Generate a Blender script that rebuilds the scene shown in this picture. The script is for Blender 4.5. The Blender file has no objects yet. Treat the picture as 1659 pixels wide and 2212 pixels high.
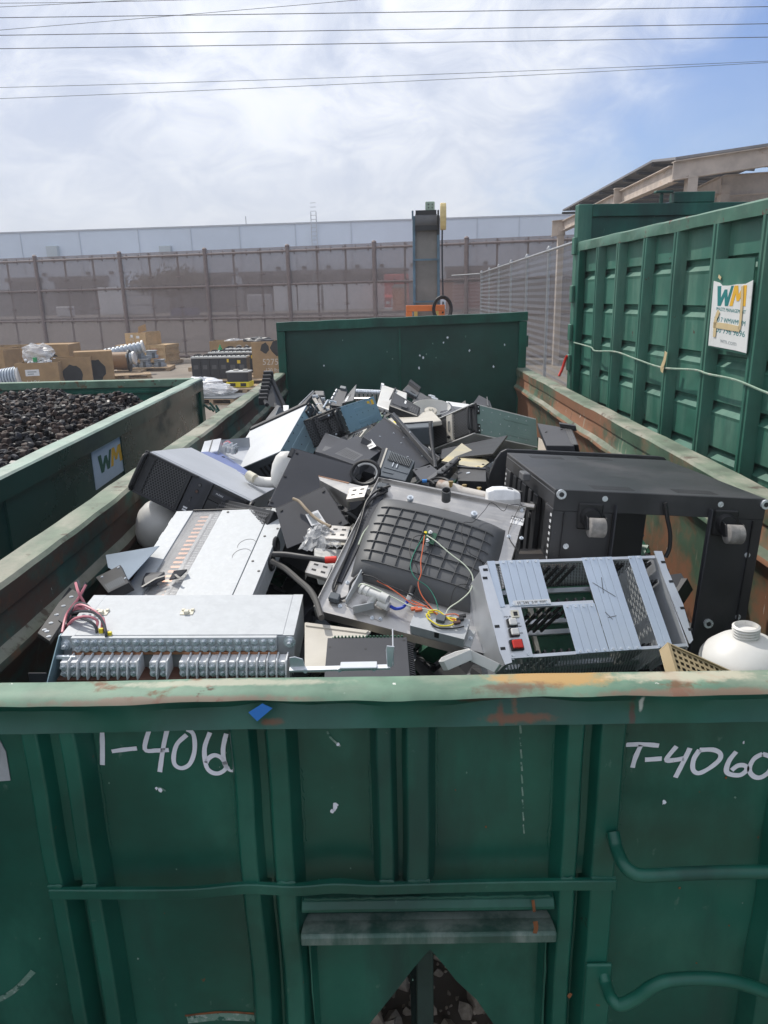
import bpy, math, random
from mathutils import Vector as V, Matrix, Euler, noise as NZ
R = math.radians; sin, cos, pi = math.sin, math.cos, math.pi
rnd = random.Random(7)
S = bpy.context.scene; COL = S.collection

# ---------------------------------------------------------------- camera, sky, sun, exposure
FPX = 1582.06                                   # focal length in picture units (picture 1659 x 2212)
EYE = V((-0.1297, -1.1876, 2.444)); PITCH, YAW, ROLL = .2844, .0094, -.0218
_f = V((-sin(YAW)*cos(PITCH), cos(YAW)*cos(PITCH), -sin(PITCH)))
_r = V((cos(YAW), sin(YAW), 0)); _u = _r.cross(_f)
_r, _u = cos(ROLL)*_r + sin(ROLL)*_u, -sin(ROLL)*_r + cos(ROLL)*_u
cd = bpy.data.cameras.new('camera'); cam = bpy.data.objects.new('camera', cd); COL.objects.link(cam); S.camera = cam
cam.matrix_world = Matrix(((_r.x, _u.x, -_f.x, EYE.x), (_r.y, _u.y, -_f.y, EYE.y), (_r.z, _u.z, -_f.z, EYE.z), (0, 0, 0, 1)))
cd.sensor_fit = 'HORIZONTAL'; cd.sensor_width = 36; cd.lens = FPX/1659*36; cd.clip_start = .02; cd.clip_end = 3000

SUN_EL, SUN_AZ = 50, -40                          # degrees; azimuth from +Y towards +X
S.view_settings.view_transform = 'Standard'; S.view_settings.look = 'None'; S.view_settings.gamma = 1
S.view_settings.exposure = .0
wd = bpy.data.worlds.new('World'); S.world = wd; wd.use_nodes = True
nt = wd.node_tree; nt.nodes.clear()
def N(t, typ, **kw):
    n = t.nodes.new(typ)
    for k, v in kw.items():
        if k.startswith('i_'): n.inputs[int(k[2:])].default_value = v
        else: setattr(n, k, v)
    return n
def L(t, a, b): t.links.new(a, b)
def math_(t, op, a, b=None, clamp=False):
    n = t.nodes.new('ShaderNodeMath'); n.operation = op; n.use_clamp = clamp
    for i, q in enumerate((a, b)):
        if q is None: continue
        if isinstance(q, (int, float)): n.inputs[i].default_value = q
        else: t.links.new(q, n.inputs[i])
    return n.outputs[0]
def mixc(t, fac, a, b):
    n = t.nodes.new('ShaderNodeMix'); n.data_type = 'RGBA'
    for i, q in ((0, fac), (6, a), (7, b)):
        if isinstance(q, (int, float)): n.inputs[i].default_value = q
        elif isinstance(q, tuple): n.inputs[i].default_value = q if len(q) == 4 else (*q, 1)
        else: t.links.new(q, n.inputs[i])
    return n.outputs[2]
def ramp(t, fac, lo, hi):
    n = t.nodes.new('ShaderNodeMapRange'); n.interpolation_type = 'SMOOTHSTEP'
    n.inputs[1].default_value = lo; n.inputs[2].default_value = hi; t.links.new(fac, n.inputs[0]); return n.outputs[0]
sky = N(nt, 'ShaderNodeTexSky', sky_type='NISHITA', sun_disc=False, sun_elevation=R(SUN_EL), sun_rotation=R(SUN_AZ), altitude=300, air_density=1.2, dust_density=1.2, ozone_density=1.5)
tc = N(nt, 'ShaderNodeTexCoord'); sx = N(nt, 'ShaderNodeSeparateXYZ'); L(nt, tc.outputs['Generated'], sx.inputs[0])
zz = math_(nt, 'ADD', math_(nt, 'MAXIMUM', sx.outputs[2], 0.0), .5)
cmb = N(nt, 'ShaderNodeCombineXYZ'); L(nt, math_(nt, 'DIVIDE', sx.outputs[0], zz), cmb.inputs[0]); L(nt, math_(nt, 'DIVIDE', sx.outputs[1], zz), cmb.inputs[1])
n1 = N(nt, 'ShaderNodeTexNoise', i_2=1.5, i_3=6.0, i_4=.5); L(nt, cmb.outputs[0], n1.inputs[0]); n1.inputs['Distortion'].default_value = .5
n2 = N(nt, 'ShaderNodeTexNoise', i_2=7.0, i_3=9.0, i_4=.62); L(nt, cmb.outputs[0], n2.inputs[0]); n2.inputs['Distortion'].default_value = .8
# thin cloud sheet over most of the sky, opening to blue on the right
side = math_(nt, 'SUBTRACT', math_(nt, 'MULTIPLY', sx.outputs[2], .75), math_(nt, 'ADD', sx.outputs[0], .05))
nz = math_(nt, 'ADD', math_(nt, 'MULTIPLY', n1.outputs[0], .42), math_(nt, 'MULTIPLY', n2.outputs[0], .16))
cm = ramp(nt, math_(nt, 'ADD', side, nz), -.03, .24)
cfac = math_(nt, 'ADD', math_(nt, 'MULTIPLY', cm, .86), math_(nt, 'MULTIPLY', n2.outputs[0], .10), True)
tex = ramp(nt, math_(nt, 'ADD', math_(nt, 'MULTIPLY', n1.outputs[0], .5), math_(nt, 'MULTIPLY', n2.outputs[0], .5)), .36, .64)
cloud = mixc(nt, tex, (6.6, 7.2, 8.6, 1), (11.6, 11.8, 12.1, 1))
low = ramp(nt, sx.outputs[2], -.02, .30)
cloud2 = mixc(nt, low, (8.0, 8.3, 8.9, 1), cloud)
tint = N(nt, 'ShaderNodeMix', data_type='RGBA', blend_type='MULTIPLY'); tint.inputs[0].default_value = 1; L(nt, sky.outputs[0], tint.inputs[6]); tint.inputs[7].default_value = (.86, 1.0, 1.36, 1)
skyc = mixc(nt, cfac, tint.outputs[2], cloud2)
bg = N(nt, 'ShaderNodeBackground'); bg.inputs[1].default_value = .1; L(nt, skyc, bg.inputs[0])
wo = N(nt, 'ShaderNodeOutputWorld'); L(nt, bg.outputs[0], wo.inputs[0])
sl = bpy.data.lights.new('sun', 'SUN'); sun = bpy.data.objects.new('sun', sl); COL.objects.link(sun)
sl.energy = 3.9; sl.angle = R(.8); sl.color = (1, .95, .87)
_d = V((sin(R(SUN_AZ))*cos(R(SUN_EL)), cos(R(SUN_AZ))*cos(R(SUN_EL)), sin(R(SUN_EL))))
sun.rotation_euler = _d.to_track_quat('Z', 'Y').to_euler()

# ---------------------------------------------------------------- helpers
def sight(px, py, x=None, y=None, z=None):
    """point seen at picture position (px, py) on the real plane x=, y= or z="""
    d = _f + (px-829.5)/FPX*_r - (py-1106)/FPX*_u
    t = (z-EYE.z)/d.z if z is not None else (y-EYE.y)/d.y if y is not None else (x-EYE.x)/d.x
    return EYE + t*d
def X(loc, rot=(0, 0, 0), s=1):
    return Matrix.Translation(V(loc)) @ Euler([R(a) for a in rot], 'XYZ').to_matrix().to_4x4() @ Matrix.Scale(s, 4)
class MB:
    """collects shapes into ONE mesh"""
    def __init__(s): s.v = []; s.f = []
    def add(s, vs, fs, m=None):
        o = len(s.v)
        s.v += [tuple(m @ V(q)) if m else tuple(q) for q in vs]
        s.f += [[i+o for i in f] for f in fs]; return s
    def box(s, a, b, m=None):
        x0, y0, z0 = [min(p, q) for p, q in zip(a, b)]; x1, y1, z1 = [max(p, q) for p, q in zip(a, b)]
        return s.add([(x0, y0, z0), (x1, y0, z0), (x1, y1, z0), (x0, y1, z0), (x0, y0, z1), (x1, y0, z1), (x1, y1, z1), (x0, y1, z1)],
                     [(0, 3, 2, 1), (4, 5, 6, 7), (0, 1, 5, 4), (1, 2, 6, 5), (2, 3, 7, 6), (3, 0, 4, 7)], m)
    def cbox(s, c, d, m=None): return s.box([p-q/2 for p, q in zip(c, d)], [p+q/2 for p, q in zip(c, d)], m)
    def prism(s, poly, a, b, axis='y', m=None):
        n = len(poly)
        def P(q, h): return (q[0], h, q[1]) if axis == 'y' else (q[0], q[1], h) if axis == 'z' else (h, q[0], q[1])
        vs = [P(q, a) for q in poly] + [P(q, b) for q in poly]
        fs = [list(range(n))[::-1], list(range(n, 2*n))] + [(i, (i+1) % n, n+(i+1) % n, n+i) for i in range(n)]
        return s.add(vs, fs, m)
    def loft(s, secs, closed=True, caps=True, m=None):
        n = len(secs[0]); vs = [p for q in secs for p in q]; fs = []
        for k in range(len(secs)-1):
            for i in range(n if closed else n-1):
                j = (i+1) % n; fs.append((k*n+i, k*n+j, (k+1)*n+j, (k+1)*n+i))
        if caps and closed: fs += [list(range(n))[::-1], list(range((len(secs)-1)*n, len(secs)*n))]
        return s.add(vs, fs, m)
    def tube(s, pts, r, n=6, smooth=0, m=None, r1=None):
        pts = [V(p) for p in pts]
        if smooth: pts = spline(pts, smooth)
        secs = []; up = None
        for i, p in enumerate(pts):
            t = (pts[min(i+1, len(pts)-1)] - pts[max(i-1, 0)]).normalized()
            if up is None: up = t.orthogonal().normalized()
            up = (up - t*up.dot(t)); up = up.normalized() if up.length > 1e-6 else t.orthogonal().normalized()
            b = t.cross(up); rr = r if r1 is None else r + (r1-r)*i/(len(pts)-1)
            secs.append([p + rr*(cos(2*pi*k/n)*up + sin(2*pi*k/n)*b) for k in range(n)])
        return s.loft(secs, m=m)
    def cyl(s, a, b, r, n=12, r1=None, m=None): return s.tube([a, b], r, n, m=m, r1=r1)
    def lathe(s, prof, n=20, m=None):
        return s.loft([[(r*cos(2*pi*k/n), r*sin(2*pi*k/n), z) for k in range(n)] for r, z in prof], m=m)
    def ribbon(s, pts, w, nrm, th=.0015, smooth=0):
        """flat paint stroke of width w lying on a surface with normal nrm"""
        pts = [V(p) for p in pts]; nrm = V(nrm)
        if smooth: pts = spline(pts, smooth)
        secs = []
        for i, p in enumerate(pts):
            t = (pts[min(i+1, len(pts)-1)] - pts[max(i-1, 0)]).normalized(); b = t.cross(nrm).normalized()*w/2*(1+.16*NZ.noise(p*55))
            secs.append([p-b, p+b, p+b+nrm*th, p-b+nrm*th])
        return s.loft(secs)
    def holes(s, w, d, nx, ny, hx, hy, th=.001, m=None, stagger=False, sides=4):
        """sheet w x d in xy with a grid of real holes"""
        cw, ch = w/nx, d/ny
        for j in range(ny):
            off = cw/2 if stagger and j % 2 else 0
            for i in range(nx):
                x0, y0 = i*cw+off-w/2, j*ch-d/2; x1, y1 = x0+cw, y0+ch
                cx, cy = (x0+x1)/2, (y0+y1)/2
                if sides == 4: q = [(cx-hx/2, cy-hy/2), (cx+hx/2, cy-hy/2), (cx+hx/2, cy+hy/2), (cx-hx/2, cy+hy/2)]
                o = [(x0, y0), (x1, y0), (x1, y1), (x0, y1)]
                if sides == 4:
                    s.add([(a, b, 0) for a, b in o+q], [(k, (k+1) % 4, 4+(k+1) % 4, 4+k) for k in range(4)], m)
                else:
                    q = [(cx+hx/2*cos(2*pi*(k+.5)/sides), cy+hy/2*sin(2*pi*(k+.5)/sides)) for k in range(sides)]
                    oo = []
                    for a, b in q:
                        k = max(abs(a-cx)/(cw/2), abs(b-cy)/(ch/2)); oo.append((cx+(a-cx)/k, cy+(b-cy)/k))
                    s.add([(a, b, 0) for a, b in oo+q], [(k, (k+1) % sides, sides+(k+1) % sides, sides+k) for k in range(sides)], m)
                    for cxx, cyy in o:                     # corners
                        best = sorted(range(sides), key=lambda k: (oo[k][0]-cxx)**2+(oo[k][1]-cyy)**2)[:2]
                        s.add([(cxx, cyy, 0)]+[(oo[k][0], oo[k][1], 0) for k in best], [(0, 1, 2)], m)
        return s
    def build(s, name, mat, parent=None, bevel=0, smooth=False, m=None, seg=1):
        me = bpy.data.meshes.new(name); me.from_pydata([tuple(m @ V(q)) for q in s.v] if m else s.v, [], s.f); me.update()
        me.materials.append(mat)
        if smooth:
            me.polygons.foreach_set('use_smooth', [True]*len(me.polygons))
            try: me.set_sharp_from_angle(angle=R(40))
            except Exception: pass
        o = bpy.data.objects.new(name, me); COL.objects.link(o)
        if parent: o.parent = parent
        if bevel:
            b = o.modifiers.new('Bevel', 'BEVEL'); b.width = bevel; b.segments = seg; b.limit_method = 'ANGLE'; b.angle_limit = R(40)
        return o
def spline(pts, k):
    out = []; P = [pts[0]]+pts+[pts[-1]]
    for i in range(1, len(P)-2):
        a, b, c, d = P[i-1:i+3]
        for j in range(k):
            t = j/k; out.append(.5*((2*b)+(c-a)*t+(2*a-5*b+4*c-d)*t*t+(3*b-a-3*c+d)*t**3))
    return out+[pts[-1]]
def tag(o, label, cat, group=None, kind=None):
    if label: o['label'] = label
    if cat: o['category'] = cat
    if group: o['group'] = group
    if kind: o['kind'] = kind
    return o
def thing(name, label, cat, loc=(0, 0, 0), rot=(0, 0, 0), group=None):
    o = bpy.data.objects.new(name, None); COL.objects.link(o); o.empty_display_size = .1
    o.location = loc; o.rotation_euler = [R(a) for a in rot]; return tag(o, label, cat, group)
def dup(root, loc, rot=(0, 0, 0), label=None, scale=None):
    r = root.copy(); COL.objects.link(r); r.location = loc; r.rotation_euler = [R(a) for a in rot]
    if label: r['label'] = label
    if scale: r.scale = scale if isinstance(scale, tuple) else (scale,)*3
    for ch in list(root.children):
        c = ch.copy(); COL.objects.link(c); c.parent = r
        for g in list(ch.children):
            d = g.copy(); COL.objects.link(d); d.parent = c
    return r
def letters(text, size, th=.001, m=None, shear=0, xs=1):
    """lettering as a mesh, centred, in the local xy plane"""
    cu = bpy.data.curves.new('t', 'FONT'); cu.body = text; cu.size = size; cu.extrude = th/2; cu.align_x = 'CENTER'; cu.align_y = 'CENTER'; cu.resolution_u = 2; cu.shear = shear
    o = bpy.data.objects.new('t', cu); COL.objects.link(o)
    me = bpy.data.meshes.new_from_object(o.evaluated_get(bpy.context.evaluated_depsgraph_get()))
    b = MB(); b.add([(v.co.x*xs, v.co.y, v.co.z) for v in me.vertices], [list(p.vertices) for p in me.polygons], m)
    bpy.data.objects.remove(o); bpy.data.curves.remove(cu); bpy.data.meshes.remove(me); return b

# ---------------------------------------------------------------- materials
def mat(name, col, rough=.5, metal=0, var=.15, scale=6, bump=0, bscale=40, layers=(), spec=.5, alpha=1, rvar=.1, coord='Object', coat=0, spots=()):
    """layers: (colour, noise scale, lo, hi, amount, (stretch xyz), roughness) stains of their own shape"""
    m = bpy.data.materials.new(name); m.use_nodes = True; t = m.node_tree; b = t.nodes['Principled BSDF']
    c = N(t, 'ShaderNodeTexCoord').outputs[coord]
    n = N(t, 'ShaderNodeTexNoise', i_2=scale, i_3=5.0, i_4=.6); L(t, c, n.inputs[0])
    k = tuple(q*(1-var) for q in col); h = tuple(min(1, q*(1+var)) for q in col)
    cc = mixc(t, ramp(t, n.outputs[0], .3, .7), k, h)
    rr = math_(t, 'ADD', math_(t, 'MULTIPLY', n.outputs[0], 2*rvar), rough-rvar)
    for ly in layers:
        lc, ls, lo, hi, am = ly[:5]; st = ly[5] if len(ly) > 5 else (1, 1, 1); lr = ly[6] if len(ly) > 6 else .8
        mp = N(t, 'ShaderNodeMapping'); L(t, c, mp.inputs[0]); mp.inputs[3].default_value = st; mp.inputs[1].default_value = (ls*.37, ls*.11, ls*.23)
        q = N(t, 'ShaderNodeTexNoise', i_2=ls, i_3=8.0, i_4=.65); L(t, mp.outputs[0], q.inputs[0])
        f = math_(t, 'MULTIPLY', ramp(t, q.outputs[0], lo, hi), am)
        cc = mixc(t, f, cc, lc); mx = N(t, 'ShaderNodeMix'); L(t, f, mx.inputs[0]); L(t, rr, mx.inputs[2]); mx.inputs[3].default_value = lr; rr = mx.outputs[0]
    for ctr, rad, lc, am in spots:
        vm = N(t, 'ShaderNodeVectorMath', operation='SUBTRACT'); L(t, c, vm.inputs[0]); vm.inputs[1].default_value = ctr
        vd = N(t, 'ShaderNodeVectorMath', operation='DIVIDE'); L(t, vm.outputs[0], vd.inputs[0]); vd.inputs[1].default_value = rad
        ln = N(t, 'ShaderNodeVectorMath', operation='LENGTH'); L(t, vd.outputs[0], ln.inputs[0])
        q = N(t, 'ShaderNodeTexNoise', i_2=24, i_3=8.0, i_4=.7); L(t, c, q.inputs[0])
        f = ramp(t, math_(t, 'ADD', ln.outputs[1], math_(t, 'MULTIPLY', q.outputs[0], 1.5)), 1.65, 1.15)
        cc = mixc(t, math_(t, 'MULTIPLY', f, am), cc, lc)
    L(t, cc, b.inputs['Base Color']); L(t, rr, b.inputs['Roughness']); b.inputs['Metallic'].default_value = metal
    b.inputs['Specular IOR Level'].default_value = spec; b.inputs['Coat Weight'].default_value = coat
    if bump:
        q = N(t, 'ShaderNodeTexNoise', i_2=bscale, i_3=4.0); L(t, c, q.inputs[0])
        bp = N(t, 'ShaderNodeBump'); bp.inputs[0].default_value = bump; bp.inputs[1].default_value = .02; L(t, q.outputs[0], bp.inputs[2]); L(t, bp.outputs[0], b.inputs['Normal'])
    if alpha < 1: b.inputs['Alpha'].default_value = alpha
    return m
RUST = (.16, .058, .022); RUSTD = (.07, .032, .02); DUST = (.30, .27, .23); PALE = (.36, .44, .36)
GREEN = (.0045, .080, .054)
M_green = mat('green_paint', GREEN, .38, var=.35, scale=2.2, bump=.6, bscale=6, spec=.45, layers=[((.025, .15, .105), 3.5, .48, .68, .6, (1, 1, .5), .4), ((.008, .036, .030), 2.4, .50, .68, .75, (1, 1, .22), .6), ((.05, .13, .10), 55, .66, .72, .6, (8, 8, .6)), ((.06, .12, .10), 60, .67, .73, .5, (.6, 8, 8)), ((.11, .19, .15), 26, .66, .73, .55, (1, 1, .6)), ((.10, .15, .12), 70, .68, .72, .6), (RUSTD, 9, .695, .735, .9), (RUST, 24, .70, .73, .8), ((.55, .58, .55), 31, .745, .76, .9)], rvar=.15)
M_green2 = mat('faded_green_paint', (.030, .135, .095), .5, var=.2, scale=2.5, bump=.25, bscale=6, layers=[((.12, .24, .18), 5, .44, .70, .65, (1, 1, .22)), ((.02, .08, .06), 3, .55, .75, .6, (1, 1, .3)), (RUSTD, 12, .66, .70, .9), ((.3, .36, .28), 30, .72, .76, .5)])
M_rim = mat('worn_rim_paint', (.115, .21, .145), .6, var=.25, scale=7, bump=.35, bscale=16, layers=[((.30, .32, .25), 5, .48, .72, .65, (.6, 1, 1)), ((.06, .13, .09), 9, .58, .72, .6), (RUST, 7, .60, .68, .8), ((.09, .04, .025), 13, .62, .66, .85), ((.7, .7, .65), 22, .68, .70, .8)], spots=[((.17, .05, 1.75), (.16, .05, .03), (.46, .25, .07), .8), ((.10, .02, 1.74), (.12, .025, .03), (.13, .06, .035), .85), ((-.55, .0, 1.745), (.4, .012, .02), (.22, .12, .09), .7), ((.45, .0, 1.745), (.3, .012, .02), (.24, .13, .09), .7), ((.42, .05, 1.75), (.2, .03, .03), (.52, .47, .36), .7), ((-.45, .05, 1.75), (.3, .02, .03), (.50, .46, .36), .6)])
M_face = mat('front_rail_paint', GREEN, .40, var=.3, scale=3, bump=.25, bscale=7, layers=[((.03, .12, .09), 4, .5, .72, .6, (1, 1, .5)), ((.12, .18, .15), 30, .68, .74, .5), (RUSTD, 9, .69, .73, .9)], rvar=.15, spots=[((.055, 0, 1.735), (.10, .05, .016), RUSTD, .95), ((.095, 0, 1.715), (.012, .05, .045), (.20, .075, .02), 1), ((.068, 0, 1.70), (.010, .05, .03), (.12, .05, .02), .9), ((.10, 0, 1.69), (.09, .05, .010), RUST, .9), ((.31, 0, 1.70), (.010, .05, .04), RUSTD, .9), ((.325, 0, 1.715), (.006, .05, .03), (.45, .5, .46), .9), ((-.36, 0, 1.69), (.03, .05, .008), RUST, .8)])
M_rail = mat('weathered_rail_paint', (.13, .17, .12), .7, var=.3, scale=6, bump=.4, bscale=18, layers=[((.34, .32, .26), 4, .42, .66, .8, (1, .5, 1)), (RUSTD, 8, .58, .66, .7), ((.6, .6, .56), 26, .70, .73, .8)])
M_inner = mat('rusty_green_wall', (.016, .06, .045), .6, var=.3, scale=4, bump=.35, bscale=14, layers=[(RUSTD, 3, .40, .56, .9, (1, .6, 1)), (RUST, 5, .57, .70, .7), ((.14, .14, .11), 11, .60, .70, .6, (1, 1, .4)), ((.55, .55, .5), 18, .69, .72, .8, (2, 2, .5))])
M_inner_r = mat('rust_streaked_wall', (.05, .10, .06), .7, var=.3, scale=4, bump=.35, bscale=14, layers=[((.25, .11, .055), 2.5, .40, .55, .95, (1, .7, .7)), ((.30, .27, .2), 9, .60, .68, .6, (1.5, 1.5, .25)), (RUSTD, 5, .58, .68, .7), ((.6, .6, .55), 14, .66, .70, .8, (2, 2, .35))])
M_dirt = mat('dirt', (.20, .165, .13), .95, var=.3, scale=1.5, bump=.8, bscale=12, layers=[((.30, .26, .21), .35, .45, .65, .6), ((.09, .075, .06), 9, .6, .7, .6)], coord='Generated')
M_galv = mat('galvanised_steel', (.47, .49, .505), .6, spec=.25, metal=.08, var=.05, scale=30, layers=[((.55, .57, .58), 90, .48, .62, .25, (1, 1, 1), .5), ((.38, .39, .40), 14, .62, .7, .3, (1, 5, 1)), ((.30, .32, .34), 4, .60, .8, .4)], rvar=.08)
M_alu = mat('blue_tinted_aluminium', (.56, .63, .72), .36, metal=.45, var=.05, scale=8, layers=[((.68, .72, .77), 3, .5, .8, .4), ((.25, .27, .3), 25, .74, .78, .5)])
M_alu2 = mat('bright_aluminium', (.66, .68, .71), .33, metal=.6, var=.08, scale=10)
M_steel = mat('brushed_stainless', (.50, .485, .465), .32, metal=.9, var=.10, scale=8, layers=[((.34, .31, .28), 5, .55, .75, .5), ((.62, .6, .58), 14, .5, .7, .3, (1, 8, 1))], rvar=.1)
M_silver = mat('silver_chassis_paint', (.50, .52, .55), .45, metal=.3, var=.06, scale=5, layers=[((.30, .31, .33), 60, .68, .72, .5, (1, 14, 1)), ((.42, .44, .47), 9, .6, .75, .4, (1, 3, 1)), ((.74, .75, .77), 2.5, .5, .8, .5)])
M_bluegrey = mat('blue_grey_steel', (.26, .375, .425), .4, metal=.3, var=.08, scale=5, layers=[((.18, .27, .31), 4, .55, .8, .5)])
M_greengrey = mat('green_grey_steel', (.24, .33, .315), .42, metal=.3, var=.08, scale=5, layers=[((.17, .24, .235), 4, .5, .8, .5)])
M_black = mat('black_metal', (.017, .018, .021), .45, var=.25, scale=8, layers=[((.055, .055, .058), 5, .5, .75, .55), ((.2, .19, .18), 40, .72, .75, .5)], bump=.04)
M_blackp = mat('black_plastic', (.012, .0125, .014), .5, var=.2, scale=8, layers=[((.05, .05, .05), 9, .6, .75, .4)])
M_rack = mat('black_rack_paint', (.024, .025, .028), .42, var=.2, scale=4, layers=[((.16, .155, .15), 50, .69, .73, .6, (1, 10, 1)), ((.12, .12, .12), 80, .70, .73, .6, (12, 1, 1)), ((.075, .074, .076), 2.2, .42, .75, .8), ((.14, .13, .12), 12, .66, .74, .4, (1, 4, 1))], bump=.05, bscale=120)
M_grey = mat('dark_grey_panel', (.042, .044, .052), .55, spec=.35, var=.12, scale=5, layers=[((.16, .155, .15), 45, .69, .73, .6, (9, 1, 1)), ((.12, .115, .11), 2, .52, .72, .35), ((.085, .086, .092), 3, .5, .8, .6), ((.25, .24, .22), 45, .72, .75, .4)])
M_grey2 = mat('mid_grey_panel', (.085, .086, .09), .5, var=.15, scale=5, layers=[((.15, .145, .14), 3, .5, .8, .6)])
M_psu = mat('slate_grey_plastic', (.085, .10, .115), .5, var=.12, scale=9)
M_basin = mat('grey_basin_plastic', (.080, .083, .087), .55, var=.15, scale=5, layers=[((.13, .125, .12), 3.2, .5, .75, .6), ((.24, .22, .18), 15, .70, .76, .5)], bump=.05, bscale=60)
M_white = mat('white_plastic', (.66, .655, .63), .42, var=.06, scale=6, layers=[((.35, .33, .30), 28, .66, .72, .5, (1, 1, .4)), ((.55, .5, .42), 3, .5, .75, .5), ((.5, .48, .44), 7, .6, .8, .4)])
M_beige = mat('beige_plastic', (.50, .47, .41), .5, var=.06, scale=6, layers=[((.36, .33, .28), 5, .6, .8, .4)])
M_tan = mat('tan_plastic', (.40, .31, .18), .5, var=.08)
M_cream = mat('cream_plastic', (.72, .68, .55), .45)
M_gold = mat('yellowed_metal', (.58, .52, .36), .35, metal=.5, var=.1, scale=5, layers=[((.62, .50, .22), 6, .48, .7, .7)])
M_zinc = mat('zinc_plated', (.66, .70, .74), .28, metal=.45, var=.1, scale=60)
M_copper = mat('copper', (.50, .24, .13), .35, metal=.7, var=.15)
M_brown = mat('brown_insulator', (.10, .045, .03), .5)
M_brass = mat('brass', (.5, .36, .14), .35, metal=.9)
M_pcb = mat('green_circuit_board', (.010, .075, .038), .4, var=.2, scale=50)
M_lug = mat('grey_insulator', (.74, .75, .76), .45, var=.08, scale=30)
M_purple = mat('violet_blue_paint', (.13, .17, .36), .45, var=.08)
def flat(name, col, rough=.5, **k): return mat(name, col, rough, var=.06, **k)
M_red = flat('red_plastic', (.62, .03, .018)); M_yel = flat('yellow_plastic', (.80, .65, .02)); M_pink = flat('pink_wire', (.62, .22, .26)); M_wire = flat('grey_wire', (.06, .063, .07))
M_blue = flat('blue_tape', (.02, .17, .55), .6); M_bluet = flat('blue_tube', (.01, .05, .45)); M_orange = flat('orange_paint', (.75, .20, .05)); M_greenw = flat('green_wire', (.02, .20, .13)); M_pale = flat('pale_wire', (.55, .6, .48)); M_orw = flat('orange_wire', (.6, .13, .05))
M_label = flat('white_label', (.74, .74, .74), .6); M_ink = flat('black_ink', (.02, .02, .02), .7); M_inkg = flat('grey_ink', (.30, .33, .34), .7); M_chalk = mat('white_paint_marker', (.74, .77, .84), .6, var=.06, layers=[((.25, .33, .33), 60, .62, .68, .6)])
M_wmg = flat('logo_green', (.004, .10, .06), .5); M_wmt = flat('logo_teal', (.01, .19, .19), .5); M_wmy = flat('logo_yellow', (.78, .44, .03), .5); M_tape = flat('tan_masking_tape', (.58, .46, .26), .7)
M_sign = mat('white_sign', (.70, .71, .70), .5, var=.05, layers=[((.45, .42, .35), 9, .6, .75, .4)]); M_signb = mat('blue_white_sign', (.50, .60, .68), .5, var=.04)
M_card = mat('cardboard', (.36, .235, .12), .85, var=.12, scale=3, layers=[((.28, .18, .09), 4, .5, .7, .5)]); M_wood = mat('pallet_wood', (.40, .29, .18), .8, var=.2, scale=5, layers=[((.24, .17, .11), 8, .5, .7, .6, (6, 1, 1))]); M_ply = mat('plywood', (.52, .36, .19), .75, var=.15, scale=3, layers=[((.38, .24, .11), 6, .5, .65, .5, (1, 1, 4))])
M_film = mat('clear_plastic_film', (.75, .76, .77), .25, alpha=.42, var=.1, scale=30, bump=.6, bscale=25); M_clear = mat('clear_acrylic', (.50, .50, .50), .15, alpha=.42, var=.04)
M_cable = flat('black_cable', (.014, .014, .016), .5); M_tan_cable = flat('tan_cable', (.28, .22, .15), .6)

# ================================================================ GROUND
def gz(x, y):
    t = min(1, max(0, (y-38)/16)); return 1.35*t*t*(3-2*t)
b = MB(); xs = [-900, -300, -120, -60, -30, -15, -8, -4, -2, 0, 2, 4, 8, 15, 30, 60, 120, 300, 900]; ys = [-60, -10, -3, 0, 3, 6, 10, 15, 20, 25, 30, 35, 38, 42, 46, 50, 54, 60, 80, 120, 300, 1500]
b.add([(x, y, gz(x, y)) for y in ys for x in xs], [(j*len(xs)+i, j*len(xs)+i+1, (j+1)*len(xs)+i+1, (j+1)*len(xs)+i) for j in range(len(ys)-1) for i in range(len(xs)-1)])
M_dirt2 = mat('yard_dirt', (.19, .16, .13), .95, var=.3, scale=.5, bump=.9, bscale=9, layers=[((.29, .255, .21), .12, .42, .62, .7), ((.10, .085, .07), 3, .6, .7, .6), ((.3, .28, .25), 18, .66, .72, .6)])
tag(b.build('ground', M_dirt2, smooth=True), None, None, kind='structure')
# loose stones lying under the front end of the bin, seen through its notch
b = MB()
for i in range(1100):
    r = .008+.05*rnd.random()**4; c = V((rnd.uniform(-.45, .55), rnd.uniform(.05, 1.6), r*.3)); e = Euler([rnd.uniform(0, 6) for _ in range(3)]).to_matrix()
    vs = [V(q) for q in [(1, 0, 0), (-1, 0, 0), (0, 1, 0), (0, -1, 0), (0, 0, .7), (0, 0, -.7), (.6, .6, .4), (-.6, .6, -.4), (.6, -.6, -.4), (-.6, -.6, .45)]]
    b.add([c + e @ (v*r*rnd.uniform(.7, 1.15)) for v in vs], [(4, 6, 0), (4, 2, 6), (4, 1, 2), (4, 9, 1), (4, 3, 9), (4, 0, 3), (5, 0, 8), (5, 8, 3), (5, 3, 1), (5, 1, 7), (5, 7, 2), (5, 2, 0), (6, 2, 0), (1, 7, 2), (0, 8, 3), (1, 9, 3)])
tag(b.build('gravel', mat('gravel_stone', (.42, .36, .29), .9, var=.35, scale=20)), None, None, kind='stuff')

# ================================================================ THE FRONT BIN
RZ = 1.75; BL = 6.2
bin_ = thing('roll_off_bin', 'open green roll-off bin in the foreground heaped with scrap electronics, hand-painted T-4060', 'scrap bin')
def wob(p, a, f): return a*NZ.noise(V(p)*f)
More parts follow.
